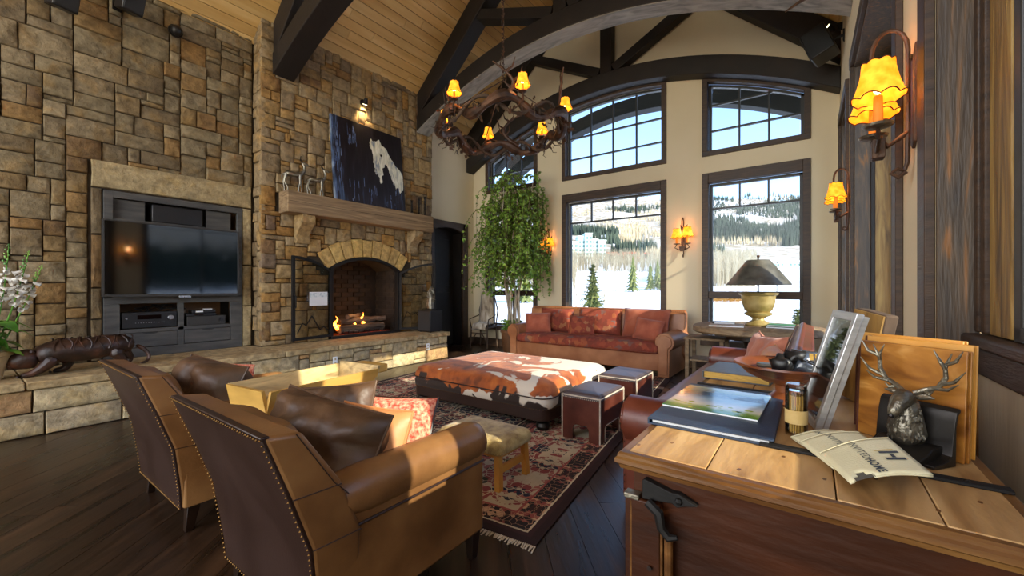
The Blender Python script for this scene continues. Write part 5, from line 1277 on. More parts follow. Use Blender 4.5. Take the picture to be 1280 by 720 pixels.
obj('urn_base', MB().lathe([(.15, 0), (.16, .02), (.12, .05), (.075, .075), (.07, .10), (.10, .12), (.155, .145), (.165, .17), (.13, .185), (.16, .21), (.19, .30), (.20, .40), (.225, .41), (.235, .43), (.205, .44), (.19, .43), (.17, .42)], n=36, cap=False), GOLD, lp)
obj('stem', MB().tube([(0, 0, .38), (0, 0, .90)], .01, 8).cyl((0, 0, .38), (0, 0, .43), .15, n=24), IRON, lp)
SHADE = mat('dark_metal_shade', ['#4a4a44', '#66655d', '#7a786e'], 6, rough=.42, bump=.1, metal=.35)
obj('shade', MB().lathe([(.37, .54), (.375, .55), (.135, .87), (.13, .87), (.13, .862), (.365, .545)], n=44, cap=False), SHADE, lp); obj('shade_top', MB().lathe([(.02, .862), (.13, .866)], n=30, cap=False), SHADE, lp)
obj('finial', MB().ball((0, 0, .92), .02, 10), RUSTI, lp)
def book(label, loc, rz, size, cm, pages=None, name='book'):
    t = thing(name, label, 'book', loc, rz); w, d, h = size; c = min(.003, h * .15)
    obj('pages', MB().box(-w / 2 + .004, w / 2 - .004, -d / 2 + .004, d / 2 - .004, c, h - c), pages or PAPER, t)
    obj('cover', MB().box(-w / 2, w / 2, -d / 2, d / 2, 0, c).box(-w / 2, w / 2, -d / 2, d / 2, h - c, h).box(-w / 2, -w / 2 + .004, -d / 2, d / 2, c, h - c), cm, t, bev=.0008, seg=1); return t
TANB = mat('tan_book_cover', ['#9c8466', '#b59c7c'], 6, rough=.6, bump=.1); GRN = mat('green_book_cover', ['#2e7a3e', '#3f9450'], 6, rough=.5, bump=0); DKB = mat('slate_book_cover', ['#2a2d30', '#3a3f44'], 6, rough=.5, bump=.1)
book('wide tan magazine book lying left of the urn lamp', (-.90, 5.98, .801), .1, (.40, .28, .02), TANB)
book('dark slim book behind the tan one on the round table', (-1.0, 6.38, .801), .3, (.26, .2, .03), DKB)
book('dark slate book under the green book right of the lamp', (-.27, 6.12, .801), -.15, (.36, .27, .02), DKB)
book('green covered book on top of the dark slate book', (-.30, 6.14, .822), -.05, (.30, .24, .02), GRN)

# ------------------------------------------------------------------ twig chair, ficus
tw = thing('twig_chair', 'small dark bent twig chair in the far left corner', 'chair', (-5.86, 6.98, 0), .15)
obj('seat', MB().box(-.22, .22, -.2, .2, .42, .45), BROWNT, tw, bev=.01)
for x in (-.2, .2):
    obj('leg', MB().tube([(x, -.19, .45), (x * 1.08, -.21, 0)], .016, 7), BROWNT, tw); obj('leg', MB().tube([(x, .19, .45), (x * 1.08, .21, 0)], .016, 7), BROWNT, tw)
    obj('arm', MB().tube([(x * 1.05, -.19, .44), (x * 1.2, -.2, .62), (x * 1.15, .0, .66), (x, .17, .70)], .013, 7), BROWNT, tw)
obj('back_hoop', MB().tube([(-.2, .18, .44), (-.24, .20, .8), (-.17, .2, 1.06), (0, .2, 1.14), (.17, .2, 1.06), (.24, .20, .8), (.2, .18, .44)], .014, 7), BROWNT, tw)
obj('stretcher', MB().tube([(-.2, -.2, .14), (-.08, -.2, .30), (.08, -.2, .30), (.2, -.2, .14)], .012, 6).tube([(-.2, -.2, .32), (.2, -.2, .32)], .010, 6), BROWNT, tw)
for x in (-.1, 0, .1): obj('back_twig', MB().tube([(x, .18, .44), (x * 1.4, .2, 1.08)], .009, 6), BROWNT, tw)
FUR = mat('pale_fur', ['#6a5744', '#b5a48c', '#ddd2c0'], 9, (1, 1, .3), .95, .8, bscale=90, sheen=.4, dist=1)
ft = MB(); n = 12; vs = []; fs = []
for side in (0, 1):
    for j in range(n + 1):
        for i in range(7):
            f = j / n; u = -1 + i / 3; w = .14 + .05 * math.sin(f * 3)
            if f < .55: p = Vector((u * w, .14 - .02 * f, 1.22 - f / .55 * .70))
            else: g = (f - .55) / .45; p = Vector((u * w * 1.1, .12 - g * .36, .52 - .02 * g - (.1 * max(0, g - .85) / .15)))
            bulge = (.035 + .02 * noise.noise(Vector((u * 3, f * 9, side)))) * (1 - .7 * u * u)
            d_ = Vector((0, -1, .35)) if f < .55 else Vector((0, -.25, 1)); vs.append(p + d_ * bulge * (1 if side else 0))
for side in (0, 1):
    for j in range(n):
        for i in range(6): a = side * 7 * (n + 1) + j * 7 + i; fs.append((a, a + 1, a + 8, a + 7))
K_ = 7 * (n + 1)
for j in range(n): fs += [(j * 7, j * 7 + 7, K_ + j * 7 + 7, K_ + j * 7), (j * 7 + 6, K_ + j * 7 + 6, K_ + j * 7 + 13, j * 7 + 13)]
for i in range(6): fs += [(i, i + 1, K_ + i + 1, K_ + i), (n * 7 + i, n * 7 + i + 1, K_ + n * 7 + i + 1, K_ + n * 7 + i)]
o = tag(obj('fur_throw', MB().add(vs, fs), FUR, ang=180), 'pale fur pelt throw draped over the twig chair', 'throw'); o.location = (-5.86, 6.98, 0); o.rotation_euler = (0, 0, .15)

fc = thing('ficus_tree', 'tall leafy ficus tree with pale stems in brown planter', 'potted tree', (-4.88, 6.72, 0)); rnd = random.Random(17)
obj('planter', MB().lathe([(.17, 0), (.2, .05), (.235, .40), (.255, .41), (.255, .46), (.23, .46), (.22, .38)], n=26, cap=False), POTB, fc); obj('soil', MB().cyl((0, 0, .36), (0, 0, .40), .21, n=20), SOIL, fc)
lv = MB(); tips = []
for i in range(9):
    a = 2 * PI * i / 9 + rnd.uniform(-.2, .2); sp = rnd.uniform(.12, .42); h = rnd.uniform(2.5, 3.55); pts = []
    for k in range(10):
        f = k / 9; r = .11 + sp * f ** 1.3; pts.append((r * math.cos(a + .5 * f) + .03 * math.sin(k * 1.7 + i), .45 * r * math.sin(a + .5 * f) + .02 * math.cos(k * 1.3 + i), .38 + (h - .38) * f))
    obj('stem', MB().tube(pts, [.022 - .015 * k / 9 for k in range(10)], 7), STEM, fc)
    for k in range(4, 10): tips.append((Vector(pts[k]), k / 9))
tw_ = MB()
def leaf_small(mb, p, d, s):
    d = d.normalized(); side = d.cross(Vector((rnd.uniform(-1, 1), rnd.uniform(-1, 1), rnd.uniform(-1, 1))));
    if side.length < .05: side = Vector((1, 0, 0))
    side.normalize(); side *= s * .36; n_ = d.cross(side).normalized() * s * .12
    mb.add([p, p + d * s * .45 + side + n_, p + d * s, p + d * s * .45 - side + n_, p + d * s * .45], [(0, 1, 4), (1, 2, 4), (2, 3, 4), (3, 0, 4)])
for q in range(430):
    b0, f = rnd.choice(tips); a = rnd.random() * 2 * PI; L_ = rnd.uniform(.30, .95) * (1.0 if b0.z < 2.4 else .85)
    p = Vector(b0); d = Vector((math.cos(a), .40 * math.sin(a), rnd.uniform(.0, 1.0))); pts = [p.copy()]; low = rnd.uniform(1.0, 1.9)
    for k in range(11):
        d.z -= .30 + .1 * rnd.random(); d.x += rnd.uniform(-.15, .15); d.normalize(); st = L_ / 5.5; p = p + d * st; p.y = min(p.y, .42); p.x = max(-.88, min(.62, p.x))
        if p.z < low: break
        pts.append(p.copy())
    if len(pts) < 3: continue
    tw_.tube(pts, [.006 - .004 * k / len(pts) for k in range(len(pts))], 4, cap=False)
    for k in range(1, len(pts)):
        for j in range(rnd.choice((2, 3, 4, 5))):
            c = pts[k - 1].lerp(pts[k], rnd.random()); ld = Vector((rnd.uniform(-1, 1), rnd.uniform(-1, 1), rnd.uniform(-1.3, .3))); leaf_small(lv, c, ld, rnd.uniform(.045, .08))
for q in range(260):
    a = rnd.random() * 2 * PI; r = rnd.random() * .2; leaf_small(lv, Vector((r * math.cos(a), r * math.sin(a), .40 + rnd.random() * .25)), Vector((math.cos(a), math.sin(a), rnd.uniform(-.4, .6))), rnd.uniform(.05, .09))
obj('twigs', tw_, BROWNT, fc, kind='stuff'); obj('foliage', lv, LEAF, fc, kind='stuff', smooth=False)
nm = MB()
for q in range(60):
    a = rnd.uniform(-.25, .45); z = rnd.uniform(1.9, 3.25); nm.tube([(a, rnd.uniform(-.15, .1), z + .25), (a + rnd.uniform(-.05, .05), rnd.uniform(-.2, .1), z), (a + rnd.uniform(-.07, .07), rnd.uniform(-.2, .1), z - .4)], .004, 4, cap=False)
obj('dry_hanging_roots', nm, BROWNT, fc, kind='stuff')
# ------------------------------------------------------------------ chandelier
cl = thing('antler_chandelier', 'round branch and antler chandelier with six amber shades on a chain', 'chandelier', (-3.07, 4.02, 3.25)); rnd = random.Random(14)
R_ = .72
def ring(r, z, amp, ph, n=64, wob=.05): return [((r + wob * math.sin(5 * a + ph)) * math.cos(a), (r + wob * math.sin(5 * a + ph)) * math.sin(a), z + amp * math.sin(6 * a + ph)) for a in [2 * PI * i / n for i in range(n)]]
obj('branch_ring', MB().tube(ring(R_, 0, .075, .4), [.052 + .014 * math.sin(i * 1.3) for i in range(64)], 9, close=True), RUSTI, cl)
obj('vine_ring', MB().tube(ring(R_, .0, .09, 2.6, wob=.03), [.020 + .006 * math.sin(i * 2.1) for i in range(64)], 7, close=True), BROWNT, cl)
lvs = MB()
for i in range(200):
    a = rnd.random() * 2 * PI; r = R_ + rnd.uniform(-.07, .09); p = Vector((r * math.cos(a), r * math.sin(a), rnd.uniform(-.13, .10))); d = Vector((math.cos(a) * rnd.uniform(-.5, 1), math.sin(a) * rnd.uniform(-.5, 1), rnd.uniform(-1, .7))).normalized()
    s = rnd.uniform(.05, .10); side = d.cross(Vector((rnd.random(), rnd.random(), rnd.random()))).normalized() * s * .35; o_ = p
    lvs.add([o_, o_ + d * s * .3 + side, o_ + d * s * .45 + side * .4, o_ + d * s * .7 + side * .8, o_ + d * s, o_ + d * s * .7 - side * .8, o_ + d * s * .45 - side * .4, o_ + d * s * .3 - side], [(0, 1, 2, 6, 7), (2, 3, 4, 5, 6)])
obj('metal_leaves', lvs, RUSTI, cl, kind='stuff', smooth=False)
tl = MB()
for i in range(46):
    a = rnd.random() * 2 * PI; p = Vector((R_ * math.cos(a), R_ * math.sin(a), rnd.uniform(-.05, .04))); o_ = Vector((math.cos(a), math.sin(a), 0)); pts = [p]
    for k in range(5): p = p + o_ * rnd.uniform(-.01, .04) + Vector((rnd.uniform(-.04, .04), rnd.uniform(-.04, .04), rnd.uniform(-.055, .01))); pts.append(p)
    tl.tube(pts, [.009, .008, .006, .005, .004, .002], 5)
obj('tendrils', tl, BROWNT, cl, kind='stuff')
# big curling antlers rising from the ring
for a, hh, lean in ((math.radians(190), .52, .05), (math.radians(20), .62, .0), (math.radians(300), .40, .1), (math.radians(110), .45, .0)):
    p0 = Vector((R_ * math.cos(a), R_ * math.sin(a), .03)); t_ = Vector((-math.sin(a), math.cos(a), 0)); pts = [p0 + t_ * (.20 * math.sin(f * 3.2)) + Vector((math.cos(a), math.sin(a), 0)) * (-.22 * f + .25 * f * f) + Vector((0, 0, hh * f)) for f in [k / 9 for k in range(10)]]
    an = obj('antler', MB().tube(pts, [.034 - .026 * k / 9 for k in range(10)], 8), RUSTI, cl)
    tn = MB()
    for k in (3, 5, 7):
        q = pts[k]; tn.tube([q, q + t_ * .07 + Vector((0, 0, .05)), q + t_ * .10 + Vector((0, 0, .15))], [.017, .011, .003], 6); tn.tube([q, q - t_ * .06 + Vector((0, 0, .07)), q - t_ * .05 + Vector((0, 0, .15))], [.012, .008, .002], 6)
    obj('tine', tn, RUSTI, an)
def frill_shade(r0, r1, h, n=48, wav=.012, k=8):
    vs = []; fs = []; m = 6
    for j in range(m + 1):
        f = j / m; rr = r0 + (r1 - r0) * (f ** 1.6)
        for i in range(n):
            a = 2 * PI * i / n; w = 1 + (.05 + .05 * f) * abs(math.sin(k * a / 2)) ; z = h * (1 - f) - (wav * abs(math.sin(k * a / 2)) * -1 if j == m else 0) + (wav * .6 * abs(math.sin(k * a / 2)) if j == 0 else 0)
            vs.append((rr * w * math.cos(a), rr * w * math.sin(a), z))
    for j in range(m):
        for i in range(n): fs.append((j * n + i, j * n + (i + 1) % n, (j + 1) * n + (i + 1) % n, (j + 1) * n + i))
    e = [MB(), MB()]
    rim = [vs[m * n + i] for i in range(n)]; top_ = [vs[i] for i in range(n)]
    return MB().add(vs, fs), (MB().tube(rim, .0028, 5, close=True), MB().tube(top_, .0028, 5, close=True))
for i in range(6):
    a = math.radians(36.1 + 90) + math.radians(-77 - 0 + 60 * i)   # six arms, every 60 degrees
    fx_, fy_ = -math.sin(math.radians(36.1)), math.cos(math.radians(36.1)); rx_, ry_ = fy_, -fx_
    th = math.radians(223 - 60 * i); ox, oy = fx_ * math.cos(th) + rx_ * math.sin(th), fy_ * math.cos(th) + ry_ * math.sin(th); r = .72
    x, y = ox * r, oy * r
    arm = obj('candle_arm', MB().tube([(x * .98, y * .98, .0), (x * 1.08, y * 1.08, .03), (x * 1.06, y * 1.06, .10)], [.016, .013, .012], 7).lathe([(.015, .10), (.045, .115), (.04, .125), (.01, .12)], (x * 1.06, y * 1.06, 0), 12), RUSTI, cl)
    obj('candle_sleeve', MB().cyl((x * 1.06, y * 1.06, .12), (x * 1.06, y * 1.06, .20), .014, n=10), WAX, arm)
    sh, rim = frill_shade(.045, .078, .13); M = Matrix.Translation((x * 1.06, y * 1.06, .17)); obj('amber_shade', sh.xf(M), PARCH, arm); [obj('shade_lacing', q.xf(M), PARCHD, arm) for q in rim]
    obj('bulb', MB().ball((x * 1.06, y * 1.06, .225), .018, 8, 1.3), BULB, arm)
    d = bpy.data.lights.new('chandelier_bulb', 'POINT'); d.energy = 1.1; d.color = (1, .6, .25); d.shadow_soft_size = .03; o = bpy.data.objects.new('chandelier_bulb', d); C.objects.link(o); o.parent = cl; o.location = (x * 1.06, y * 1.06, .26)
for i in range(3):
    a = 2 * PI * i / 3 + .5; obj('hanger_rod', MB().tube([(R_ * math.cos(a), R_ * math.sin(a), .05), (R_ * .5 * math.cos(a), R_ * .5 * math.sin(a), .33), (0, 0, .60)], .007, 6), RUSTI, cl)
ztop = 4.83 + .92 * (-3.07 - XL) - 3.25 - .02; z = .60; k = 0; CHN = 0
while z < 2.2:
    c = MB(); L2 = .058; pts = [((.016 * math.sin(2 * PI * q / 12)) if k % 2 else 0, 0 if k % 2 else .016 * math.sin(2 * PI * q / 12), z + L2 / 2 + (L2 / 2 + .006) * math.cos(2 * PI * q / 12)) for q in range(12)]
    c.tube(pts, .0045, 5, close=True)
    if k % 3 == 0: c.tube([(-.03, 0, z + .03), (0, 0, z + .02), (.03, 0, z + .04)], .004, 4)
    obj('chain_link', c, RUSTI, cl); z += L2 - .006; k += 1
obj('hanging_rod', MB().tube([(0, 0, z), (0, 0, ztop)], .006, 6).cyl((0, 0, ztop - .05), (0, 0, ztop), .06, n=14), RUSTI, cl)

# ------------------------------------------------------------------ wall sconces (two shades each)
def sconce(loc, rz, label, s=1.0, power=3):
    """wall plate in the xz plane facing -y"""
    t = thing('wall_sconce', label, 'sconce', loc, rz)
    obj('back_plate', MB().prism([(-.035, -.07), (.0, -.095), (.035, -.07), (.045, .02), (.04, .2), (.06, .34), (.02, .30), (0, .285), (-.02, .30), (-.06, .34), (-.04, .2), (-.045, .02)], 'y', -.012, 0), RUSTI, t, bev=.003)
    hoop = [(0, -.03, -.19), (0, -.055, -.212), (0, -.078, -.19), (0, -.058, -.172), (0, -.035, -.185), (0, -.026, -.15), (0, -.024, 0), (0, -.024, .34)] + [(0, -.0845 + .0605 * math.cos(PI * q / 8), .34 + .10 * math.sin(PI * q / 8)) for q in range(1, 8)] + [(0, -.145, .34), (0, -.145, .24)]
    obj('hoop_bar', MB().tube(hoop, .009, 8), RUSTI, t)
    obj('cup_holder', MB().tube([(0, -.024, -.02), (0, -.09, -.07), (0, -.13, .0)], [.012, .012, .010], 6).prism([(-.03, -.12), (.03, -.12), (.045, -.04), (-.045, -.04)], 'y', -.145, -.10), RUSTI, t, bev=.003)
    for sx in (-1, 1):
        x = sx * .085; y = -.13
        a = obj('arm', MB().tube([(0, -.12, -.07), (sx * .05, -.13, -.095), (x + sx * .03, -.13, -.06), (x, -.13, -.01)], [.010, .009, .008, .008], 6), RUSTI, t)
        obj('drip_pan', MB().lathe([(.0, -.01), (.05, .0), (.055, .01), (.0, -.002)], (x, y, 0), 18, cap=False), PEWTER, a)
        obj('candle_sleeve', MB().lathe([(.017, 0), (.018, .04), (.016, .13), (.012, .135)], (x, y, 0), 10), WAX, a)
        sh, rim = frill_shade(.055, .088, .155, wav=.014); M = Matrix.Translation((x, y, .095 + (.02 if sx > 0 else 0))); obj('amber_shade', sh.xf(M), PARCH, a); [obj('shade_lacing', q.xf(M), PARCHD, a) for q in rim]
        obj('bulb', MB().ball((x, y, .165), .018, 8, 1.4), BULB, a)
    d = bpy.data.lights.new('sconce_bulb', 'POINT'); d.energy = power; d.color = (1, .58, .24); d.shadow_soft_size = .05; o = bpy.data.objects.new('sconce_bulb', d); C.objects.link(o); o.parent = t; o.location = (0, -.13, .20)
    return t
sconce((xw(2.45), 2.45, 1.995), -PI / 2, 'large rusty iron sconce with two amber shades, nearest on right wall')
sconce((xw(5.5), 5.50, 2.11), -PI / 2, 'iron sconce with two amber shades farther along right wall')
sconce((-1.74, YF, 2.03), 0, 'iron sconce with two amber shades on pier between far windows')
sconce((-4.36, YF, 2.03), 0, 'iron sconce half hidden behind the ficus tree')

# ------------------------------------------------------------------ carved chest
X0, X1, Y0, Y1, ZC = -.358, .298, .895, 2.10, .93
cs = thing('wooden_chest', 'large antique wooden chest with iron straps in the right foreground', 'chest', (-.04, 1.49, 0))
def cw(name, mb, m, par=None, bev=.003, **k): return obj(name, mb, m, par or cs, bev=bev, world=True, **k)
lid_n = 6; edges = [Y0 + .0, 1.135, 1.36, 1.60, 1.84, Y1]
# lid boards run along the depth of the chest as seen from the front
bx = [X0 + .02, -.175, .035, .17, X1 - .02]
for a, b_ in zip(bx[:-1], bx[1:]):
    cw('lid_board', MB().box(a + .0012, b_ - .0012, Y0 + .022, Y1 - .01, ZC - .03, ZC), CHESTT, bev=.002)
def mould(prof, par=None):
    # profile (out, z) swept round the front and left edges
    mb = MB()
    pts = [(X1, Y1), (X0, Y1), (X0, Y0), (X1, Y0)]
    rows = []
    def off(i, o_):
        x, y = pts[i]
        dx = {0: o_, 1: -o_, 2: -o_, 3: o_}[i]; dy = {0: o_, 1: o_, 2: -o_, 3: -o_}[i]; return (x + dx, y + dy)
    n = len(prof); vs = []
    for i in range(4):
        for o_, z in prof: a = off(i, o_); vs.append((a[0], a[1], z))
    fs = []
    for i in range(4):
        j = (i + 1) % 4
        for q in range(n): fs.append((i * n + q, i * n + (q + 1) % n, j * n + (q + 1) % n, j * n + q))
    return mb.add(vs, fs)
cw('lid_moulding', mould([(-.022, ZC - .002), (-.006, ZC - .001), (-.001, ZC - .005), (-.001, ZC - .011), (.004, ZC - .015), (.004, ZC - .024), (-.003, ZC - .029), (-.006, ZC - .038), (-.022, ZC - .038)]), CHESTM, bev=0, ang=25)
XB, YB_ = X0 + .022, Y0 + .008
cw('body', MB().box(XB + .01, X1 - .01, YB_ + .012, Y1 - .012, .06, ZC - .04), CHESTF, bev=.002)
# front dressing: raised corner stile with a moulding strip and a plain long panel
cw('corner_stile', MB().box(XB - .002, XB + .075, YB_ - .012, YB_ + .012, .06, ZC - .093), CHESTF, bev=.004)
cw('stile_cap', MB().box(XB - .004, XB + .03, YB_ - .014, YB_ + .012, ZC - .096, ZC - .085), PEWTER, bev=.002)
for x, w in ((XB + .012, .003), (XB + .078, .003), (XB + .092, .009)): cw('stile_bead', MB().tube([(x, YB_ - .010, .07), (x, YB_ - .010, ZC - (.10 if w < .005 else .155))], w, 8), CHESTM, bev=0)
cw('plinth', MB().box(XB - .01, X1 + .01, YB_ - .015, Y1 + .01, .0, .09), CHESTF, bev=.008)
cw('strap_hinge', MB().prism([(XB + .035, ZC - .052), (XB + .035, ZC - .092), (XB + .098, ZC - .084), (XB + .108, ZC - .090), (XB + .125, ZC - .082), (XB + .148, ZC - .076), (XB + .125, ZC - .066), (XB + .11, ZC - .060), (XB + .098, ZC - .062), (XB + .04, ZC - .048)], 'y', YB_ - .006, YB_ + .012), IRON, bev=.0015)
cw('hinge_stud', MB().ball((XB + .112, YB_ - .006, ZC - .075), .008, 8), IRON, bev=0)
cw('hook_bracket', MB().tube([(XB + .05, YB_ - .016, ZC - .09), (XB + .075, YB_ - .02, ZC - .105), (XB + .08, YB_ - .02, ZC - .135), (XB + .095, YB_ - .02, ZC - .15), (XB + .112, YB_ - .018, ZC - .145)], [.010, .011, .009, .009, .005], 7), IRON, bev=0)
cw('iron_plate', MB().prism([(.185, ZC - .088), (.205, ZC - .074), (.235, ZC - .068), (.275, ZC - .078), (.29, ZC - .08), (.29, ZC - .13), (.255, ZC - .12), (.225, ZC - .112)], 'y', YB_ - .004, YB_ + .012), IRON, bev=.0015)
cw('plate_stud', MB().ball((.238, Y0 - .005, ZC - .092), .006, 8), BRASS, bev=0)
for (x, z) in ((XB + .055, ZC - .23), (XB + .16, ZC - .35), (.05, ZC - .28)): cw('wood_knot', MB().cyl((x, Y0 + .013 if x > X0 + .08 else Y0 - .0125, z), (x, Y0 + .009 if x > X0 + .08 else Y0 - .009, z), .005, n=10), OAKD, bev=0)
for x, y in ((-.27, 1.02), (-.12, .95), (.02, 1.0), (.10, 1.06), (.235, 1.05), (-.33, .96), (.17, .97), (-.05, 1.08)): cw('lid_knot', MB().prism([(x + .003 * math.cos(q * .7) * (1.5 if q % 2 else 1), y + .006 * math.sin(q * .7)) for q in range(9)], 'z', ZC, ZC + .0004), CHESTM, bev=0)
cw('iron_strap', MB().box(-.10, X1 - .005, 1.118, 1.143, ZC, ZC + .007), IRON, bev=.002)
cw('iron_strap', MB().box(X0 + .0, -.10, 1.70, 1.72, ZC, ZC + .005), IRON, bev=.002)
cw('strap_nail', MB().ball((.235, 1.13, ZC + .007), .0055, 8, .5), BLKMET, bev=0)

T0 = ZC + .001
# binder and magazine
BLUE = mat('navy_leatherette', ['#1d2b40', '#263a55'], 8, rough=.45, bump=.15, bscale=200)
bd = thing('navy_binder', 'navy blue folder lying on chest under the resort magazine', 'folder', (-.215, 1.37, T0))
obj('back_cover', MB().box(-.147, .143, -.247, .25, 0, .004), BLUE, bd, bev=.001); obj('pages', MB().box(-.137, .133, -.235, .24, .004, .013), PAPER, bd); obj('front_cover', MB().box(-.147, .143, -.247, .25, .013, .017).box(-.147, -.143, -.247, .25, 0.004, .013), BLUE, bd, bev=.001)
mg = thing('resort_magazine', 'glossy magazine with mountain lake cover on top of navy folder', 'magazine', (-.235, 1.41, T0 + .0175), -.03)
cvm, N, L, b = node_mat('magazine_cover'); tc = N.new('ShaderNodeTexCoord'); sp = N.new('ShaderNodeSeparateXYZ'); L.new(tc.outputs['Object'], sp.inputs[0])
n_ = N.new('ShaderNodeTexNoise'); n_.inputs['Scale'].default_value = 9; n_.inputs['Detail'].default_value = 5; L.new(tc.outputs['Object'], n_.inputs['Vector'])
yy = mth(N, L, 'ADD', mth(N, L, 'MULTIPLY', sp.outputs[1], 3.1), mth(N, L, 'ADD', .5, mth(N, L, 'MULTIPLY', mth(N, L, 'SUBTRACT', n_.outputs['Fac'], .5), .35)))
c = ramp(N, L, yy, [(0, '#3c7a2c'), (.12, '#7fb04a'), (.22, '#e6edd8'), (.34, '#dfe9ee'), (.46, '#9fc0d8'), (.60, '#4a6a86'), (.72, '#2f4a5e'), (.80, '#5d7a55'), (.92, '#a8b89a'), (1, '#c9d6d8')])
L.new(c, b.inputs['Base Color']); b.inputs['Roughness'].default_value = .12
obj('pages', MB().box(-.122, .124, -.152, .152, 0, .004), PAPER, mg); obj('cover', MB().box(-.123, .125, -.153, .153, .004, .005), cvm, mg)
gr = MB(); rnd = random.Random(3)
for i in range(18):
    x, y = rnd.uniform(-.11, .11), rnd.uniform(-.14, -.07); r = rnd.uniform(.004, .012); gr.prism([(x + r * math.cos(q * PI / 3), y + r * .7 * math.sin(q * PI / 3)) for q in range(6)], 'z', .005, .0053)
obj('printed_trees', gr, mat('print_green', ['#3f7f2c', '#cfd84a'], 60, rough=.2, bump=0), mg, smooth=False)
gp = MB()
for i in range(3): gp.box(-.10 + .0, -.03, .085 + i * .016, .092 + i * .016, .005, .0053)
obj('printed_title', gp, mat('print_grey', ['#6a6258', '#8a8478'], 30, rough=.2, bump=0), mg, smooth=False)
obj('printed_peak', MB().prism([(.03, .03), (.07, .085), (.085, .07), (.11, .10), (.122, .03)], 'z', .005, .0052), mat('print_blue', ['#1d3150', '#2c4870'], 20, rough=.2, bump=0), mg, smooth=False)
GILT = mat('gilt_page_edges', ['#8a6a2a', '#b8923f'], 30, (1, 1, 12), .4, .2, metal=.4)
jb = thing('black_journal', 'closed black leather journal with gilt page edges on the chest', 'book', (-.235, 1.95, T0), -.07)
obj('pages', MB().box(-.115, .113, -.125, .125, .004, .028), GILT, jb); obj('cover', MB().box(-.12, .118, -.13, .13, 0, .004).box(-.12, .118, -.13, .13, .028, .032).box(-.12, -.116, -.13, .13, .004, .028), mat('black_hide', ['#3a3c3e', '#55585a'], 5, rough=.38, bump=.15, bscale=120), jb, bev=.001)
# footed bowl with pouch and bagged gear
bw = thing('footed_wood_bowl', 'turned brown wooden footed bowl on chest holding a black bag', 'bowl', (-.065, 1.60, T0))
BOWLM = mat('bowl_wood', ['#5a2e18', '#7d4526', '#96603a'], 3, (1, 1, 4), .3, .1)
obj('bowl', MB().lathe([(.03, .062), (.07, .068), (.115, .09), (.145, .118), (.152, .120), (.150, .126), (.125, .120), (.10, .100), (.04, .080), (0, .078)], n=48, cap=False), BOWLM, bw)
obj('pedestal_foot', MB().lathe([(.075, 0), (.078, .008), (.05, .018), (.032, .035), (.034, .055), (.045, .064)], n=30), BOWLM, bw)
bg = thing('bagged_hand_warmers', 'clear wrapped black pouch with pale printed mark in the bowl', 'packet', (.0, 1.56, T0 + .092), .35)
BAGP = mat('clear_wrapped_black', ['#23262b', '#4a525c', '#a3adb8'], 16, rough=.15, bump=.8, bscale=25, coat=1, pos=[.3, .6, .8])
obj('packet', cushion(.13, .085, .045, seed=8, wr=.008).xf(Matrix.Translation((0.01, 0, .005)) @ Matrix.Rotation(-.65, 4, 'X') @ Matrix.Rotation(.2, 4, 'Y')), BAGP, bg, ang=180)
obj('printed_mark', MB().box(-.015, -.005, -.034, -.032, .055, .075).box(.0, .010, -.034, -.032, .055, .075).box(.013, .03, -.034, -.032, .055, .06).xf(Matrix.Rotation(-.15, 4, 'X')), GILT, bg)
pc = thing('drawstring_pouch', 'small crumpled black drawstring pouch in the wooden bowl', 'pouch', (-.075, 1.555, T0 + .092)); p = MB().ball((0, 0, .035), .034, 14).tube([(0.02, 0, .055), (.035, .0, .07), (.05, .01, .062)], [.022, .012, .02], 9)
p.v = [tuple(Vector(q) * (1 + .34 * noise.noise(Vector(q) * 60))) for q in p.v]; obj('pouch', p, LEAD if False else BLACKP, pc, ang=180); obj('drawstring', MB().tube([(.05, -.03, .06), (.085, -.07, .05), (.10, -.11, .02), (.09, -.125, -.04)], .002, 5).tube([(.06, -.02, .06), (.11, -.05, .045), (.13, -.08, .0), (.125, -.10, -.03)], .002, 5), BLACKP, pc)
cf = thing('phone_case', 'small dark oval gadget lying inside the wooden bowl', 'gadget', (-.12, 1.63, T0 + .103)); obj('body', rounded_slab(.07, .045, [(.004, 0), (0, .006), (.004, .012)], .02, 4), SHADE, cf)
# glass match jar
gj = thing('glass_match_jar', 'clear glass jar of gold tipped matches beside the folder', 'jar', (-.032, 1.262, T0))
obj('glass', MB().lathe([(.024, 0), (.024, .115), (.0225, .118), (.0215, .115), (.0215, .004), (0, .004)], n=28, cap=False), JAR, gj); obj('stopper', MB().lathe([(.022, .112), (.023, .125), (.02, .128)], n=24), JAR, gj); rnd = random.Random(5)
for i in range(24):
    a = rnd.random() * 6.28; r = .016 * math.sqrt(rnd.random()); mtc = obj('match', MB().tube([(r * math.cos(a), r * math.sin(a), .006), (r * math.cos(a + .2) * 1.05, r * math.sin(a + .2) * 1.05, .098)], .0014, 4), YELW, gj)
    obj('match_head', MB().ball((r * math.cos(a + .2) * 1.05, r * math.sin(a + .2) * 1.05, .100), .0026, 5), BRASS, mtc)
obj('striker_band', MB().lathe([(.0245, .030), (.0247, .032), (.0247, .062), (.0245, .064)], n=28, cap=False), mat('kraft_label', ['#b89a5c', '#cdb47c'], 20, rough=.7, bump=0), gj)
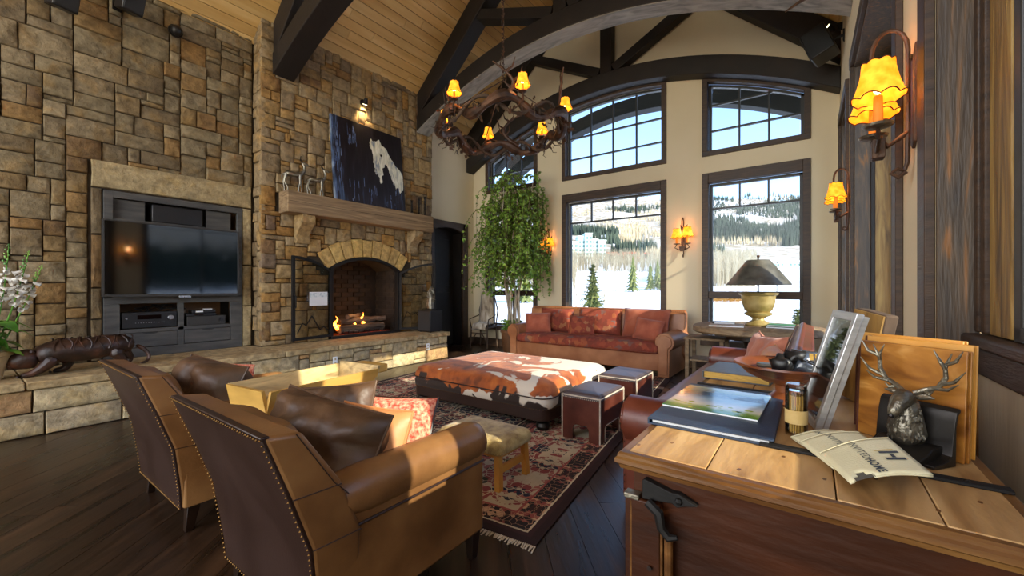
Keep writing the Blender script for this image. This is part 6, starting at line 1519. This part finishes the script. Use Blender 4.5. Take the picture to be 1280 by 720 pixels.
# silver photo frame, leaning back
pf = thing('silver_photo_frame', 'tall silver photo frame seen edge on, leaning on the folios', 'picture frame', (0.0, 1.41, T0))
dirv = Vector((-.037, .18, 0)).normalized(); up = Vector((.086, .0, .31)).normalized(); nrm = up.cross(dirv).normalized(); 
if nrm.x > 0: nrm = -nrm
Mf = Matrix((dirv, nrm, up)).transposed().to_4x4()      # local x along frame width, y outward, z up
Wf, Hf, bf = .20, .315, .022
fm = MB().box(-Wf / 2, -Wf / 2 + bf, 0, .016, 0, Hf).box(Wf / 2 - bf, Wf / 2, 0, .016, 0, Hf).box(-Wf / 2 + bf, Wf / 2 - bf, 0, .016, 0, bf).box(-Wf / 2 + bf, Wf / 2 - bf, 0, .016, Hf - bf, Hf)
SILV = mat('brushed_silver', ['#b4b5b6', '#d6d7d8'], 6, (1, 1, 14), .4, .05, metal=.85); obj('border', fm.xf(Mf), SILV, pf, bev=.002)
obj('photo', MB().box(-Wf / 2 + bf, Wf / 2 - bf, .004, .006, bf, Hf - bf).xf(Mf), mat('photo_print', ['#2f2a26', '#6b645c', '#a39a8c'], 6, rough=.4, bump=0, dist=1), pf); obj('photo_glass', MB().box(-Wf / 2 + bf, Wf / 2 - bf, .009, .011, bf, Hf - bf).xf(Mf), JAR, pf, smooth=False)
obj('backing', MB().box(-Wf / 2 + .004, Wf / 2 - .004, -.012, 0, .004, Hf - .004).xf(Mf), SILV, pf)
# big old folios standing behind the bookend
OLD = mat('worn_parchment_cover', ['#5f3512', '#8a561f', '#a8702c', '#c9944e'], 7, (1, 1, 2.2), .34, .25, dist=1.0, bscale=14); OLD2 = mat('golden_board', ['#b07626', '#cf9440', '#dba555'], 4, rough=.45, bump=.3)
SPN = mat('folio_spine', ['#3a1c0e', '#5f2e18', '#7a4a28'], 8, (1, 1, .3), .7, .6)
def folio(label, a, b_, h, th, m, back=0, spine=True):
    a, b_ = Vector((*a, 0)), Vector((*b_, 0)); d = (b_ - a); L_ = d.length; d.normalize(); n = Vector((d.y, -d.x, 0)); n = -n if n.y > 0 else n
    t = thing('antique_folio', label, 'book', ((a.x + b_.x) / 2, (a.y + b_.y) / 2, T0), math.atan2(d.y, d.x))
    R = Matrix.Rotation(-.05, 4, 'X')
    obj('front_cover', MB().box(-L_ / 2, L_ / 2, -th / 2, -th / 2 + .004, 0, h).xf(R), m, t, bev=.0015); obj('back_cover', MB().box(-L_ / 2, L_ / 2, th / 2 - .004, th / 2, 0, h).xf(R), m, t, bev=.0015)
    obj('page_block', MB().box(-L_ / 2 + .003, L_ / 2 - .006, -th / 2 + .004, th / 2 - .004, .004, h - .005).xf(R), PARCH2, t); 
    if spine: obj('spine', MB().box(-L_ / 2 - .005, -L_ / 2 + .003, -th / 2, th / 2, 0, h).xf(R), SPN, t, bev=.002)
    return t
PARCH2 = mat('aged_page_edges', ['#a8753a', '#d0a462', '#e0bc80'], 20, (14, 14, .4), .8, .4)
folio('front worn brown antique folio standing behind the stag bookend', (.10, 1.385), (.262, 1.255), .235, .018, OLD)
folio('golden antique folio standing just behind the front worn one', (.115, 1.41), (.278, 1.29), .245, .02, OLD2)
folio('rearmost thin golden folio of the standing group', (.10, 1.45), (.27, 1.325), .25, .018, OLD2)
sl = thing('bark_edged_slab', 'dark bark edged wood slab leaning behind the silver frame', 'wood slab', (.10, 1.74, T0), -.9)
obj('bark', MB().box(-.06, .05, .006, .05, 0, .30).xf(Matrix.Rotation(-.06, 4, 'X') @ Matrix.Rotation(.18, 4, 'Y')), BROWNT, sl, bev=.006); obj('cut_face', MB().box(-.057, .048, -.0, .006, .004, .296).xf(Matrix.Rotation(-.06, 4, 'X') @ Matrix.Rotation(.18, 4, 'Y')), LITW, sl)

# stag bookend
sg = thing('stag_bookend', 'dark metal stag head bookend with tall antlers by the folios', 'bookend', (.182, 1.262, T0), math.radians(-38))
# curved scroll plate behind and stepped base in front
prof = [(-.058, .0), (-.058, .006), (-.02, .010), (-.004, .02), (.0, .05), (.006, .085), (.012, .105), (.022, .112), (.024, .106), (.016, .098), (.010, .075), (.008, .0)]
pl = MB().prism([(a, b_ * 1.05) for a, b_ in prof], 'x', -.072, .068)
obj('scroll_plate', pl, BLKMET, sg, bev=.001, ang=50)
obj('base', MB().prism([(-.075, 0), (-.075, .012), (-.05, .02), (-.03, .034), (0, .036), (0, 0)], 'x', -.05, .052), BLKMET, sg, bev=.002)
nk = MB().tube([(0, -.012, .032), (0, -.02, .05), (0, -.022, .075), (0, -.02, .10), (0, -.022, .12)], [.026, .033, .030, .024, .020], 16)
nk.tube([(0, -.010, .122), (0, -.028, .128), (0, -.045, .118), (0, -.060, .102), (0, -.068, .092)], [.014, .020, .017, .012, .007], 14)
nk.v = [tuple(Vector(q) + Vector(q).normalized() * .0022 * noise.noise(Vector(q) * 120)) for q in nk.v]; obj('head_and_neck', nk, PEWTER, sg, ang=180)
for s in (-1, 1):
    obj('ear', MB().tube([(s * .015, -.015, .132), (s * .032, -.015, .137), (s * .046, -.016, .136)], [.006, .007, .001], 8), PEWTER, sg)
    mn = [(s * .010, -.016, .140), (s * .028, -.010, .150), (s * .048, -.008, .160), (s * .060, -.008, .182), (s * .060, -.010, .205), (s * .072, -.012, .235)]
    an = obj('antler', MB().tube(mn, [.0055, .0055, .005, .0045, .0038, .001], 8), PEWTER, sg)
    tn = MB(); 
    for q, e_ in (((.022, .148), (.045, .148)), ((.040, .156), (.085, .170)), ((.052, .166), (.096, .198)), ((.060, .200), (.045, .235)), ((.061, .210), (.092, .238))):
        tn.tube([(s * q[0], -.009, q[1]), (s * (q[0] + e_[0]) / 2 + s * .004, -.016, (q[1] + e_[1]) / 2 - .004), (s * e_[0], -.018, e_[1] + .004)], [.0042, .0035, .0008], 7)
    obj('tine', tn, PEWTER, an)
    obj('eye', MB().ball((s * .014, -.040, .128), .0028, 6), BLKMET, sg)
obj('nose', MB().ball((0, -.070, .092), .006, 8), BLKMET, sg)
fu = MB(); rnd = random.Random(2)
for i in range(70):
    a = rnd.uniform(-1.6, 1.6); z = rnd.uniform(.045, .11); r = .030 - .004 * abs(z - .06) / .04; x, y = r * math.sin(a), -.021 - r * math.cos(a); fu.tube([(x, y, z), (x * 1.08, y - .002, z - .008), (x * 1.04, y - .001, z - .014)], [.0028, .0022, .0006], 4)
obj('ruff_tufts', fu, PEWTER, sg, kind='stuff')

# ------------------------------------------------------------------ can sleeves with lettering
CREAM = mat('cream_neoprene', ['#cfc8a4', '#dad4b2'], 10, rough=.85, bump=.15, bscale=300); NAVYT = mat('slate_ink', ['#353c46', '#3c444f'], 5, rough=.7, bump=0); YEL = mat('gold_ink', ['#c9a23c', '#d3ad48'], 5, rough=.7, bump=0); DKIN = mat('sleeve_lining', ['#4c4a44', '#5e5b54'], 9, rough=.9, bump=.1)
def text_mesh(s, size, bold=False):
    cu = bpy.data.curves.new('t', 'FONT'); cu.body = s; cu.size = size; cu.extrude = 0; cu.space_character = 1.18; cu.offset = .0006 if bold else 0; o = bpy.data.objects.new('t', cu); C.objects.link(o)
    bpy.context.view_layer.update(); me = bpy.data.meshes.new_from_object(o.evaluated_get(bpy.context.evaluated_depsgraph_get())); mb = MB(); mb.add([tuple(v.co) for v in me.vertices], [tuple(p.vertices) for p in me.polygons])
    bpy.data.objects.remove(o); bpy.data.curves.remove(cu); return mb
LU, LV = .138, .118
def sleeve(label, loc, rz, lift, text=True):
    """flat can sleeve: u (local x) along the text, v (local y) up the print"""
    t = thing('can_sleeve', label, 'can sleeve', loc, rz, 'folded cream can sleeves')
    def H(u, v): f_ = max(0, min(1, v / LV)); return .004 + lift * f_ + .009 * math.sin(PI * f_) - .35 * lift * f_ * max(0, u / LU)
    n, m_ = 12, 16
    def sheet(off, notch=True):
        vs = []; fs = []
        for j in range(m_ + 1):
            for i in range(n + 1): u, v = LU * i / n, LV * j / m_; vs.append((u, v, H(u, v) + off))
        for j in range(m_):
            for i in range(n):
                if notch and i >= n - 2 and (1 <= j <= 4): 
                    if not (i == n - 2 and j in (1, 4)): continue
                fs.append((j * (n + 1) + i, j * (n + 1) + i + 1, (j + 1) * (n + 1) + i + 1, (j + 1) * (n + 1) + i))
        return MB().add(vs, fs)
    o = obj('front_face', sheet(.0045), CREAM, t, ang=180); md = o.modifiers.new('s', 'SOLIDIFY'); md.thickness = .0028
    o = obj('back_face', sheet(-.001), CREAM, t, ang=180); md = o.modifiers.new('s', 'SOLIDIFY'); md.thickness = .0028; md.offset = 1
    o = obj('lining', sheet(.002, False), DKIN, t, ang=180)
    cr_ = MB().tube([(LU * i / 8 * .0 + 0.0, LV * i / 8, H(0, LV * i / 8) + .002) for i in range(9)], .0035, 6); obj('folded_edge', cr_, CREAM, t)
    if text:
        zt = lambda x, y: H(x, y) + .0062
        def put(mb, name, m, ou, ov):
            mb.v = [(x + ou, y + ov, zt(x + ou, y + ov)) for x, y, z in mb.v]; 
            return obj(name, mb, m, o_front, smooth=False)
        o_front = [c_ for c_ in t.children if c_.name.startswith('front_face')][0]
        a = text_mesh('INVITED', .0172); wa = max(v[0] for v in a.v); bm_ = text_mesh('HOME', .0172, True); wb = max(v[0] for v in bm_.v); s0 = (LU - wa - wb - .002) / 2 + .001
        put(a, 'lettering', NAVYT, s0, .045); put(bm_, 'lettering', NAVYT, s0 + wa + .002, .045)
        def rct(x0, x1, y0, y1):
            q = MB(); k = 5; vs = [(x0 + (x1 - x0) * i / k, y, 0) for y in (y0, y1) for i in range(k + 1)]; return q.add(vs, [(i, i + 1, k + 2 + i, k + 1 + i) for i in range(k)])
        h = rct(0, .008, 0, .030); h.join(rct(.026, .034, 0, .030)).join(rct(.011, .026, .012, .018)); put(h, 'monogram', NAVYT, LU / 2 - .010, .074); put(rct(0, .003, 0, .030), 'gold_bar', YEL, LU / 2 - .0165, .070)
    return t
sleeve('cream can sleeve on top, printed INVITEDHOME, nearest of the sleeves', (.014, 1.095, T0 + .010), math.radians(-72), .045)
sleeve('cream can sleeve in the middle, partly under the top printed one', (-.022, 1.165, T0 + .005), math.radians(-66), .03)
sleeve('cream can sleeve at the back of the fan, beside the match jar', (-.040, 1.205, T0), math.radians(-60), .018)
# ------------------------------------------------------------------ the valley outside
Fd = Vector((-math.sin(math.radians(36.1)), math.cos(math.radians(36.1)))); Rd = Vector((Fd.y, -Fd.x))
PROF = [(-200, -6), (0, -3.6), (20, -3.0), (35, -1.6), (60, -1.0), (110, 1.4), (180, 7), (260, 16), (330, 24), (500, 50), (900, 150), (1400, 300), (1700, 330), (2600, 200)]
def prof(t):
    for (a, za), (b_, zb) in zip(PROF[:-1], PROF[1:]):
        if t <= b_: f = max(0, (t - a) / (b_ - a)); return za + (zb - za) * f
    return PROF[-1][1]
def height(x, y):
    p = Vector((x, y)); t = max(p.dot(Fd), p.length * .72); u = p.dot(Rd)
    z = prof(t)
    if t > 250:
        k = min(1, (t - 250) / 600); s = u / max(t, 1)
        z += k * (38 * noise.noise(Vector((x / 420, y / 420, 0))) + 14 * noise.noise(Vector((x / 140, y / 140, 3))))
        z += k * t * .03 * (max(0, .22 - s) * 1.2) + k * t * .018 * max(0, s - .5)
    elif t > 25: z += .35 * noise.noise(Vector((x / 18, y / 18, 1))) * min(1, (t - 25) / 30)
    return z
tm_, N, L, b = node_mat('valley_snow'); tc = N.new('ShaderNodeTexCoord'); sp = N.new('ShaderNodeSeparateXYZ'); L.new(tc.outputs['Object'], sp.inputs[0])
def tn(s, d=5, ds=0):
    n = N.new('ShaderNodeTexNoise'); n.inputs['Scale'].default_value = s; n.inputs['Detail'].default_value = d; n.inputs['Distortion'].default_value = ds; L.new(tc.outputs['Object'], n.inputs['Vector']); return n.outputs['Fac']
hi = mth(N, L, 'MULTIPLY', mth(N, L, 'SUBTRACT', sp.outputs[2], 9), .05, True)
run = mth(N, L, 'MULTIPLY', mth(N, L, 'SUBTRACT', tn(.006, 5, 1.0), .55), 14, True)
fine = mth(N, L, 'MULTIPLY', mth(N, L, 'SUBTRACT', tn(.09, 6), .42), 8, True)
brush = mth(N, L, 'MULTIPLY', hi, mth(N, L, 'MULTIPLY', mth(N, L, 'SUBTRACT', 1.0, run), mth(N, L, 'ADD', .55, mth(N, L, 'MULTIPLY', fine, .45))))
c = mixc(N, L, brush, '#eef1f5', '#9c8f78'); L.new(c, b.inputs['Base Color']); b.inputs['Roughness'].default_value = .9; b.inputs['Specular IOR Level'].default_value = .1
vl = struct('ground'); vs = []; fs = []
NA = 90; rad = [9, 12, 16, 22, 30, 40, 55, 75, 100, 130, 170, 220, 270, 320, 380, 450, 530, 620, 720, 830, 950, 1080, 1220, 1380, 1550, 1750, 2000, 2400]
for r in rad:
    for i in range(NA + 1):
        a = math.radians(-50 + 190 * i / NA); x, y = r * math.cos(a), r * math.sin(a) + 1.5; vs.append((x, y, height(x, y)))
for j in range(len(rad) - 1):
    for i in range(NA): q = j * (NA + 1) + i; fs.append((q, q + 1, q + NA + 2, q + NA + 1))
obj('snow_field', MB().add(vs, fs), tm_, vl, ang=180)
def W2(px, t): u = (px - 640) / 514; return (Fd.x + Rd.x * u) * t, (Fd.y + Rd.y * u) * t   # bearing and distance of a thing out in the valley
def conifer(mb, c, h, r, tiers=6, n=9, seed=0):
    rd = random.Random(seed); x, y, z = c
    for k in range(tiers):
        f = k / tiers; zb = z + h * (.08 + .88 * f); rr = r * (1 - f) ** .9 + .02 * h * (1 - f); zt = zb + h * .88 / tiers * 1.7; vs = [(x, y, min(zt, z + h))]; fs = []
        for i in range(n * 2):
            a = PI * i / n + k; q = rr * (1 if i % 2 else .55) * rd.uniform(.8, 1.1); vs.append((x + q * math.cos(a), y + q * math.sin(a), zb - (.25 * rr if i % 2 else 0)))
        for i in range(n * 2): fs.append((0, 1 + i, 1 + (i + 1) % (n * 2)))
        mb.add(vs, fs)
SPR = mat('spruce_green', ['#4a5a34', '#6a7544', '#989458'], 6, rough=.9, bump=0); SPRD = mat('dark_conifer', ['#26332a', '#37443a', '#4e5a4a'], .02, rough=1, bump=0, detail=6); ASP = mat('bare_aspen', ['#8f8168', '#b5a688', '#cdbfa2'], .05, rough=1, bump=0)
def spruce(px, t, h, r, label, near=False):
    x, y = W2(px, t); z = height(x, y) - .2; th_ = thing('spruce_tree', label, 'tree', (x, y, z), 0, 'spruce trees on the snow slope'); obj('trunk', MB().cyl((0, 0, 0), (0, 0, h * .9), h * .018, h * .004, 7), BROWNT, th_)
    mb = MB(); 
    if not near: conifer(mb, (0, 0, 0), h, r, 9, 8, int(px)); obj('needles', mb, SPR, th_, smooth=False, kind='stuff'); return
    conifer(mb, (0, 0, 0), h, r * .62, 11, 8, int(px)); rd = random.Random(int(px))
    for k in range(420):
        f = rd.random() ** .9; zz = h * (.06 + .92 * f); a = rd.random() * 6.28; L_ = r * (1 - f) * rd.uniform(.7, 1.1) + .08; d = Vector((math.cos(a), math.sin(a), .12)); p = Vector((0, 0, zz)); pts = [p, p + d * L_ * .5, p + d * L_ + Vector((0, 0, .10 * L_))]; mb.tube(pts, [.02, .015, .005], 4, cap=False)
        for j in range(10):
            q = p + d * L_ * rd.uniform(.15, 1); s = Vector((-d.y, d.x, 0)) * (1 if j % 2 else -1) + d * .7 + Vector((0, 0, rd.uniform(-.3, .5))); s = s * rd.uniform(.12, .22); w = Vector((0, 0, 1)).cross(s).normalized() * .028; mb.add([q - w, q + w, q + s], [(0, 1, 2)])
    obj('needles', mb, SPR, th_, smooth=False, kind='stuff')
spruce(741, 24, 5.6, 1.75, 'tall near green spruce outside the middle window', True)
for px, t, h in ((791, 92, 8.5), (813, 100, 7), (822, 105, 8), (831, 98, 8.6), (846, 100, 9)): spruce(px, t, h, h * .20, {791: 'lone spruce on the snow left of the spruce group', 813: 'shortest spruce at left of the group beyond middle window', 822: 'second spruce of the group beyond middle window', 831: 'tallest spruce of the group seen at right of middle window', 846: 'spruce hidden behind the pier beyond the middle window'}[px])
spruce(997, 19, 3.6, 1.1, 'yellow green young spruce low outside the right far window', True)
spruce(655, 60, 8, 1.8, 'spruce seen behind the ficus through the left window')
def bare(px, t, h, label, sd):
    x, y = W2(px, t); z = height(x, y) - .1; q = thing('bare_tree', label, 'tree', (x, y, z)); rd = random.Random(sd); br = MB()
    def grow(p, d, L_, r, dep):
        e = p + d * L_; m_ = (p + e) / 2 + Vector((rd.uniform(-.05, .05), rd.uniform(-.05, .05), 0)) * L_; br.tube([p, m_, e], [r, r * .8, r * .6], 5, cap=False)
        if dep:
            for _ in range(3 if dep > 1 else 2): grow(p.lerp(e, rd.uniform(.5, 1)), (d + Vector((rd.uniform(-.7, .7), rd.uniform(-.7, .7), rd.uniform(-.1, .35)))).normalized(), L_ * rd.uniform(.55, .75), r * .55, dep - 1)
    grow(Vector((0, 0, 0)), Vector((0, 0, 1)), h * .35, h * .012, 4); obj('branches', br, STEM, q)
bare(905, 17, 4.2, 'bare leafless tree outside the right far window', 3); bare(755, 62, 9, 'slim leafless aspen on snow beyond the near spruce', 5); bare(770, 66, 8, 'slim leafless aspen with two stems farther right', 9); bare(720, 40, 6, 'leafless shrubby tree at left edge of middle window', 11)
lpst = thing('light_pole', 'thin lamp post on the snow beyond the right far window', 'pole', (*W2(971, 70), height(*W2(971, 70)))); obj('pole', MB().cyl((0, 0, 0), (0, 0, 6.5), .06), IRON, lpst)
# willow thicket, aspen groves and hillside forest
rd = random.Random(40)
wl_ = MB()
for i in range(420):
    px = rd.uniform(880, 935); t = rd.uniform(62, 70); x, y = W2(px, t); z = height(x, y); a = rd.random() * 6.28; s = rd.uniform(.2, .6); wl_.tube([(x, y, z), (x + s * .4 * math.cos(a), y + s * .4 * math.sin(a), z + rd.uniform(.8, 1.5))], [.07, .02], 3, cap=False)
o = tag(obj('willow_thicket', wl_, mat('orange_willow', ['#a5722a', '#c8923f'], 1, rough=1, bump=0), kind='stuff'), 'orange willow thicket on snow beyond the right far window', 'bushes')
ag = MB()
for i in range(4200):
    px, t = rd.choice(((rd.uniform(870, 945), rd.uniform(110, 210)), (rd.uniform(700, 880), rd.uniform(190, 300)), (rd.uniform(835, 880), rd.uniform(120, 220)), (rd.uniform(600, 720), rd.uniform(100, 250)))); x, y = W2(px, t); z = height(x, y); h = rd.uniform(6, 11)
    ag.tube([(x, y, z), (x + rd.uniform(-.3, .3), y, z + h * .6), (x + rd.uniform(-.6, .6), y, z + h)], [.16, .12, .04], 3, cap=False)
    for k in range(4):
        q = z + h * rd.uniform(.3, .95); a = rd.random() * 6.28; ag.tube([(x, y, q), (x + 1.1 * math.cos(a), y + 1.1 * math.sin(a), q + 1.3)], [.05, .02], 3, cap=False)
tag(obj('aspen_grove', ag, ASP, kind='stuff'), 'pale leafless aspen groves across the valley floor', 'trees')
fo = MB(); fa = MB()
for i in range(26000):
    px = rd.uniform(560, 1130); t = rd.uniform(330, 1500) if rd.random() < .7 else rd.uniform(330, 700); x, y = W2(px, t)
    if noise.noise(Vector((x / 110, y / 110, 5))) + .4 * noise.noise(Vector((x / 40, y / 40, 5))) < (.10 if px > 865 else -.02) + (.18 if t < 520 else -.08): continue
    z = height(x, y); dark = noise.noise(Vector((x / 160, y / 160, 9))) + (.35 if px > 865 else -.12) > .05; h = rd.uniform(7, 13) * (1.25 if dark else .85); r = h * (.17 if dark else .10); mb = fo if dark else fa
    vs = [(x, y, z + h)] + [(x + r * math.cos(a), y + r * math.sin(a), z - 1) for a in (rd.random(), 2.1 + rd.random(), 4.2 + rd.random())]; mb.add(vs, [(0, 1, 2), (0, 2, 3), (0, 3, 1)])
for i in range(7000):
    a = math.radians(rd.uniform(-50, 85)); r = rd.uniform(90, 800); x, y = r * math.cos(a), r * math.sin(a)
    if noise.noise(Vector((x / 90, y / 90, 5))) < -.1: continue
    z = height(x, y); h = rd.uniform(8, 14); q = h * .2; fo.add([(x, y, z + h)] + [(x + q * math.cos(b_), y + q * math.sin(b_), z - 1) for b_ in (0, 2.1, 4.2)], [(0, 1, 2), (0, 2, 3), (0, 3, 1)])
tag(obj('hillside_conifers', fo, SPRD, kind='stuff', smooth=False), 'dark conifer forest on the far mountain slopes', 'forest'); tag(obj('hillside_aspens', fa, ASP, kind='stuff', smooth=False), 'tan leafless aspen forest on the far hillside', 'forest')
# buildings
WALLW = mat('pale_green_render', ['#c9d6cd', '#dbe5de'], .3, rough=.8, bump=0); WING = mat('building_glass', ['#5f7f7a', '#7c9a94'], 1, rough=.2, bump=0); REDR = mat('red_roof', ['#9a5036', '#b06a4c'], 1, rough=.9, bump=0); BRW = mat('brown_wall', ['#7d6a58', '#948069'], 1, rough=.9, bump=0)
cd = thing('condominium_block', 'white green multi storey condominium block beyond the middle window', 'building', (*W2(733, 300), height(*W2(733, 300)) - 1), math.radians(36.1)); cd.location.z += 2
for i, (x0, w, h) in enumerate(((-13, 6.5, 13), (-6.5, 5, 17), (-1.5, 5, 19), (3.5, 4.5, 15), (8, 5.5, 14))):
    obj('wing', MB().box(x0, x0 + w, -4 + (i % 2) * 1.5, 8, -4, h), WALLW, cd); obj('roof', MB().box(x0 - .3, x0 + w + .3, -4.4 + (i % 2) * 1.5, 8.3, h, h + 1), WALLW, cd)
    for fl__ in range(int(h // 2.9)):
        for k in range(2): obj('window', MB().box(x0 + .8 + k * (w / 2), x0 + .8 + k * (w / 2) + w * .28, -4.15 + (i % 2) * 1.5, -3.9 + (i % 2) * 1.5, 1 + fl__ * 2.9, 2.7 + fl__ * 2.9), WING, cd)
rd = random.Random(77); hs_ = [(772, 335, 13), (786, 360, 12), (779, 312, 9), (812, 350, 12), (829, 325, 10), (798, 310, 9), (950, 240, 10), (972, 235, 10), (990, 245, 9), (1005, 256, 7), (884, 210, 12), (893, 260, 8), (763, 365, 11)]
places = ['red roofed lodge centre of village', 'red roofed lodge just right of village centre', 'small brown lodge in front of village centre', 'long lodge at right of village', 'brown lodge far right of middle window', 'small lodge before the village aspens', 'chalet left of three beyond the lamp', 'chalet in middle beyond the lamp', 'chalet right of middle beyond the lamp', 'small chalet at right edge of right window', 'brown chalet at left edge of right window', 'small chalet behind left aspens of right window', 'lodge between condominiums and village']
for (px, t, w), pl_ in zip(hs_, places):
    x, y = W2(px, t); hh = w * .28; hb = thing('village_house', pl_, 'building', (x, y, height(x, y) - .5), math.radians(36.1 + rd.uniform(-25, 25)), 'village houses across the valley')
    obj('wall', MB().box(-w / 2, w / 2, -w * .25, w * .25, -3, hh), BRW if px < 900 else WALLW, hb); obj('roof', MB().prism([(-w * .3, hh), (w * .3, hh), (0, hh + w * .16)], 'x', -w * .54, w * .54), REDR if px < 870 else SNOW, hb)
    for k in range(4): obj('window', MB().box(-w * .4 + k * w * .22, -w * .4 + k * w * .22 + w * .1, -w * .25 - .15, -w * .25 + .05, hh * .35, hh * .75), WING, hb)
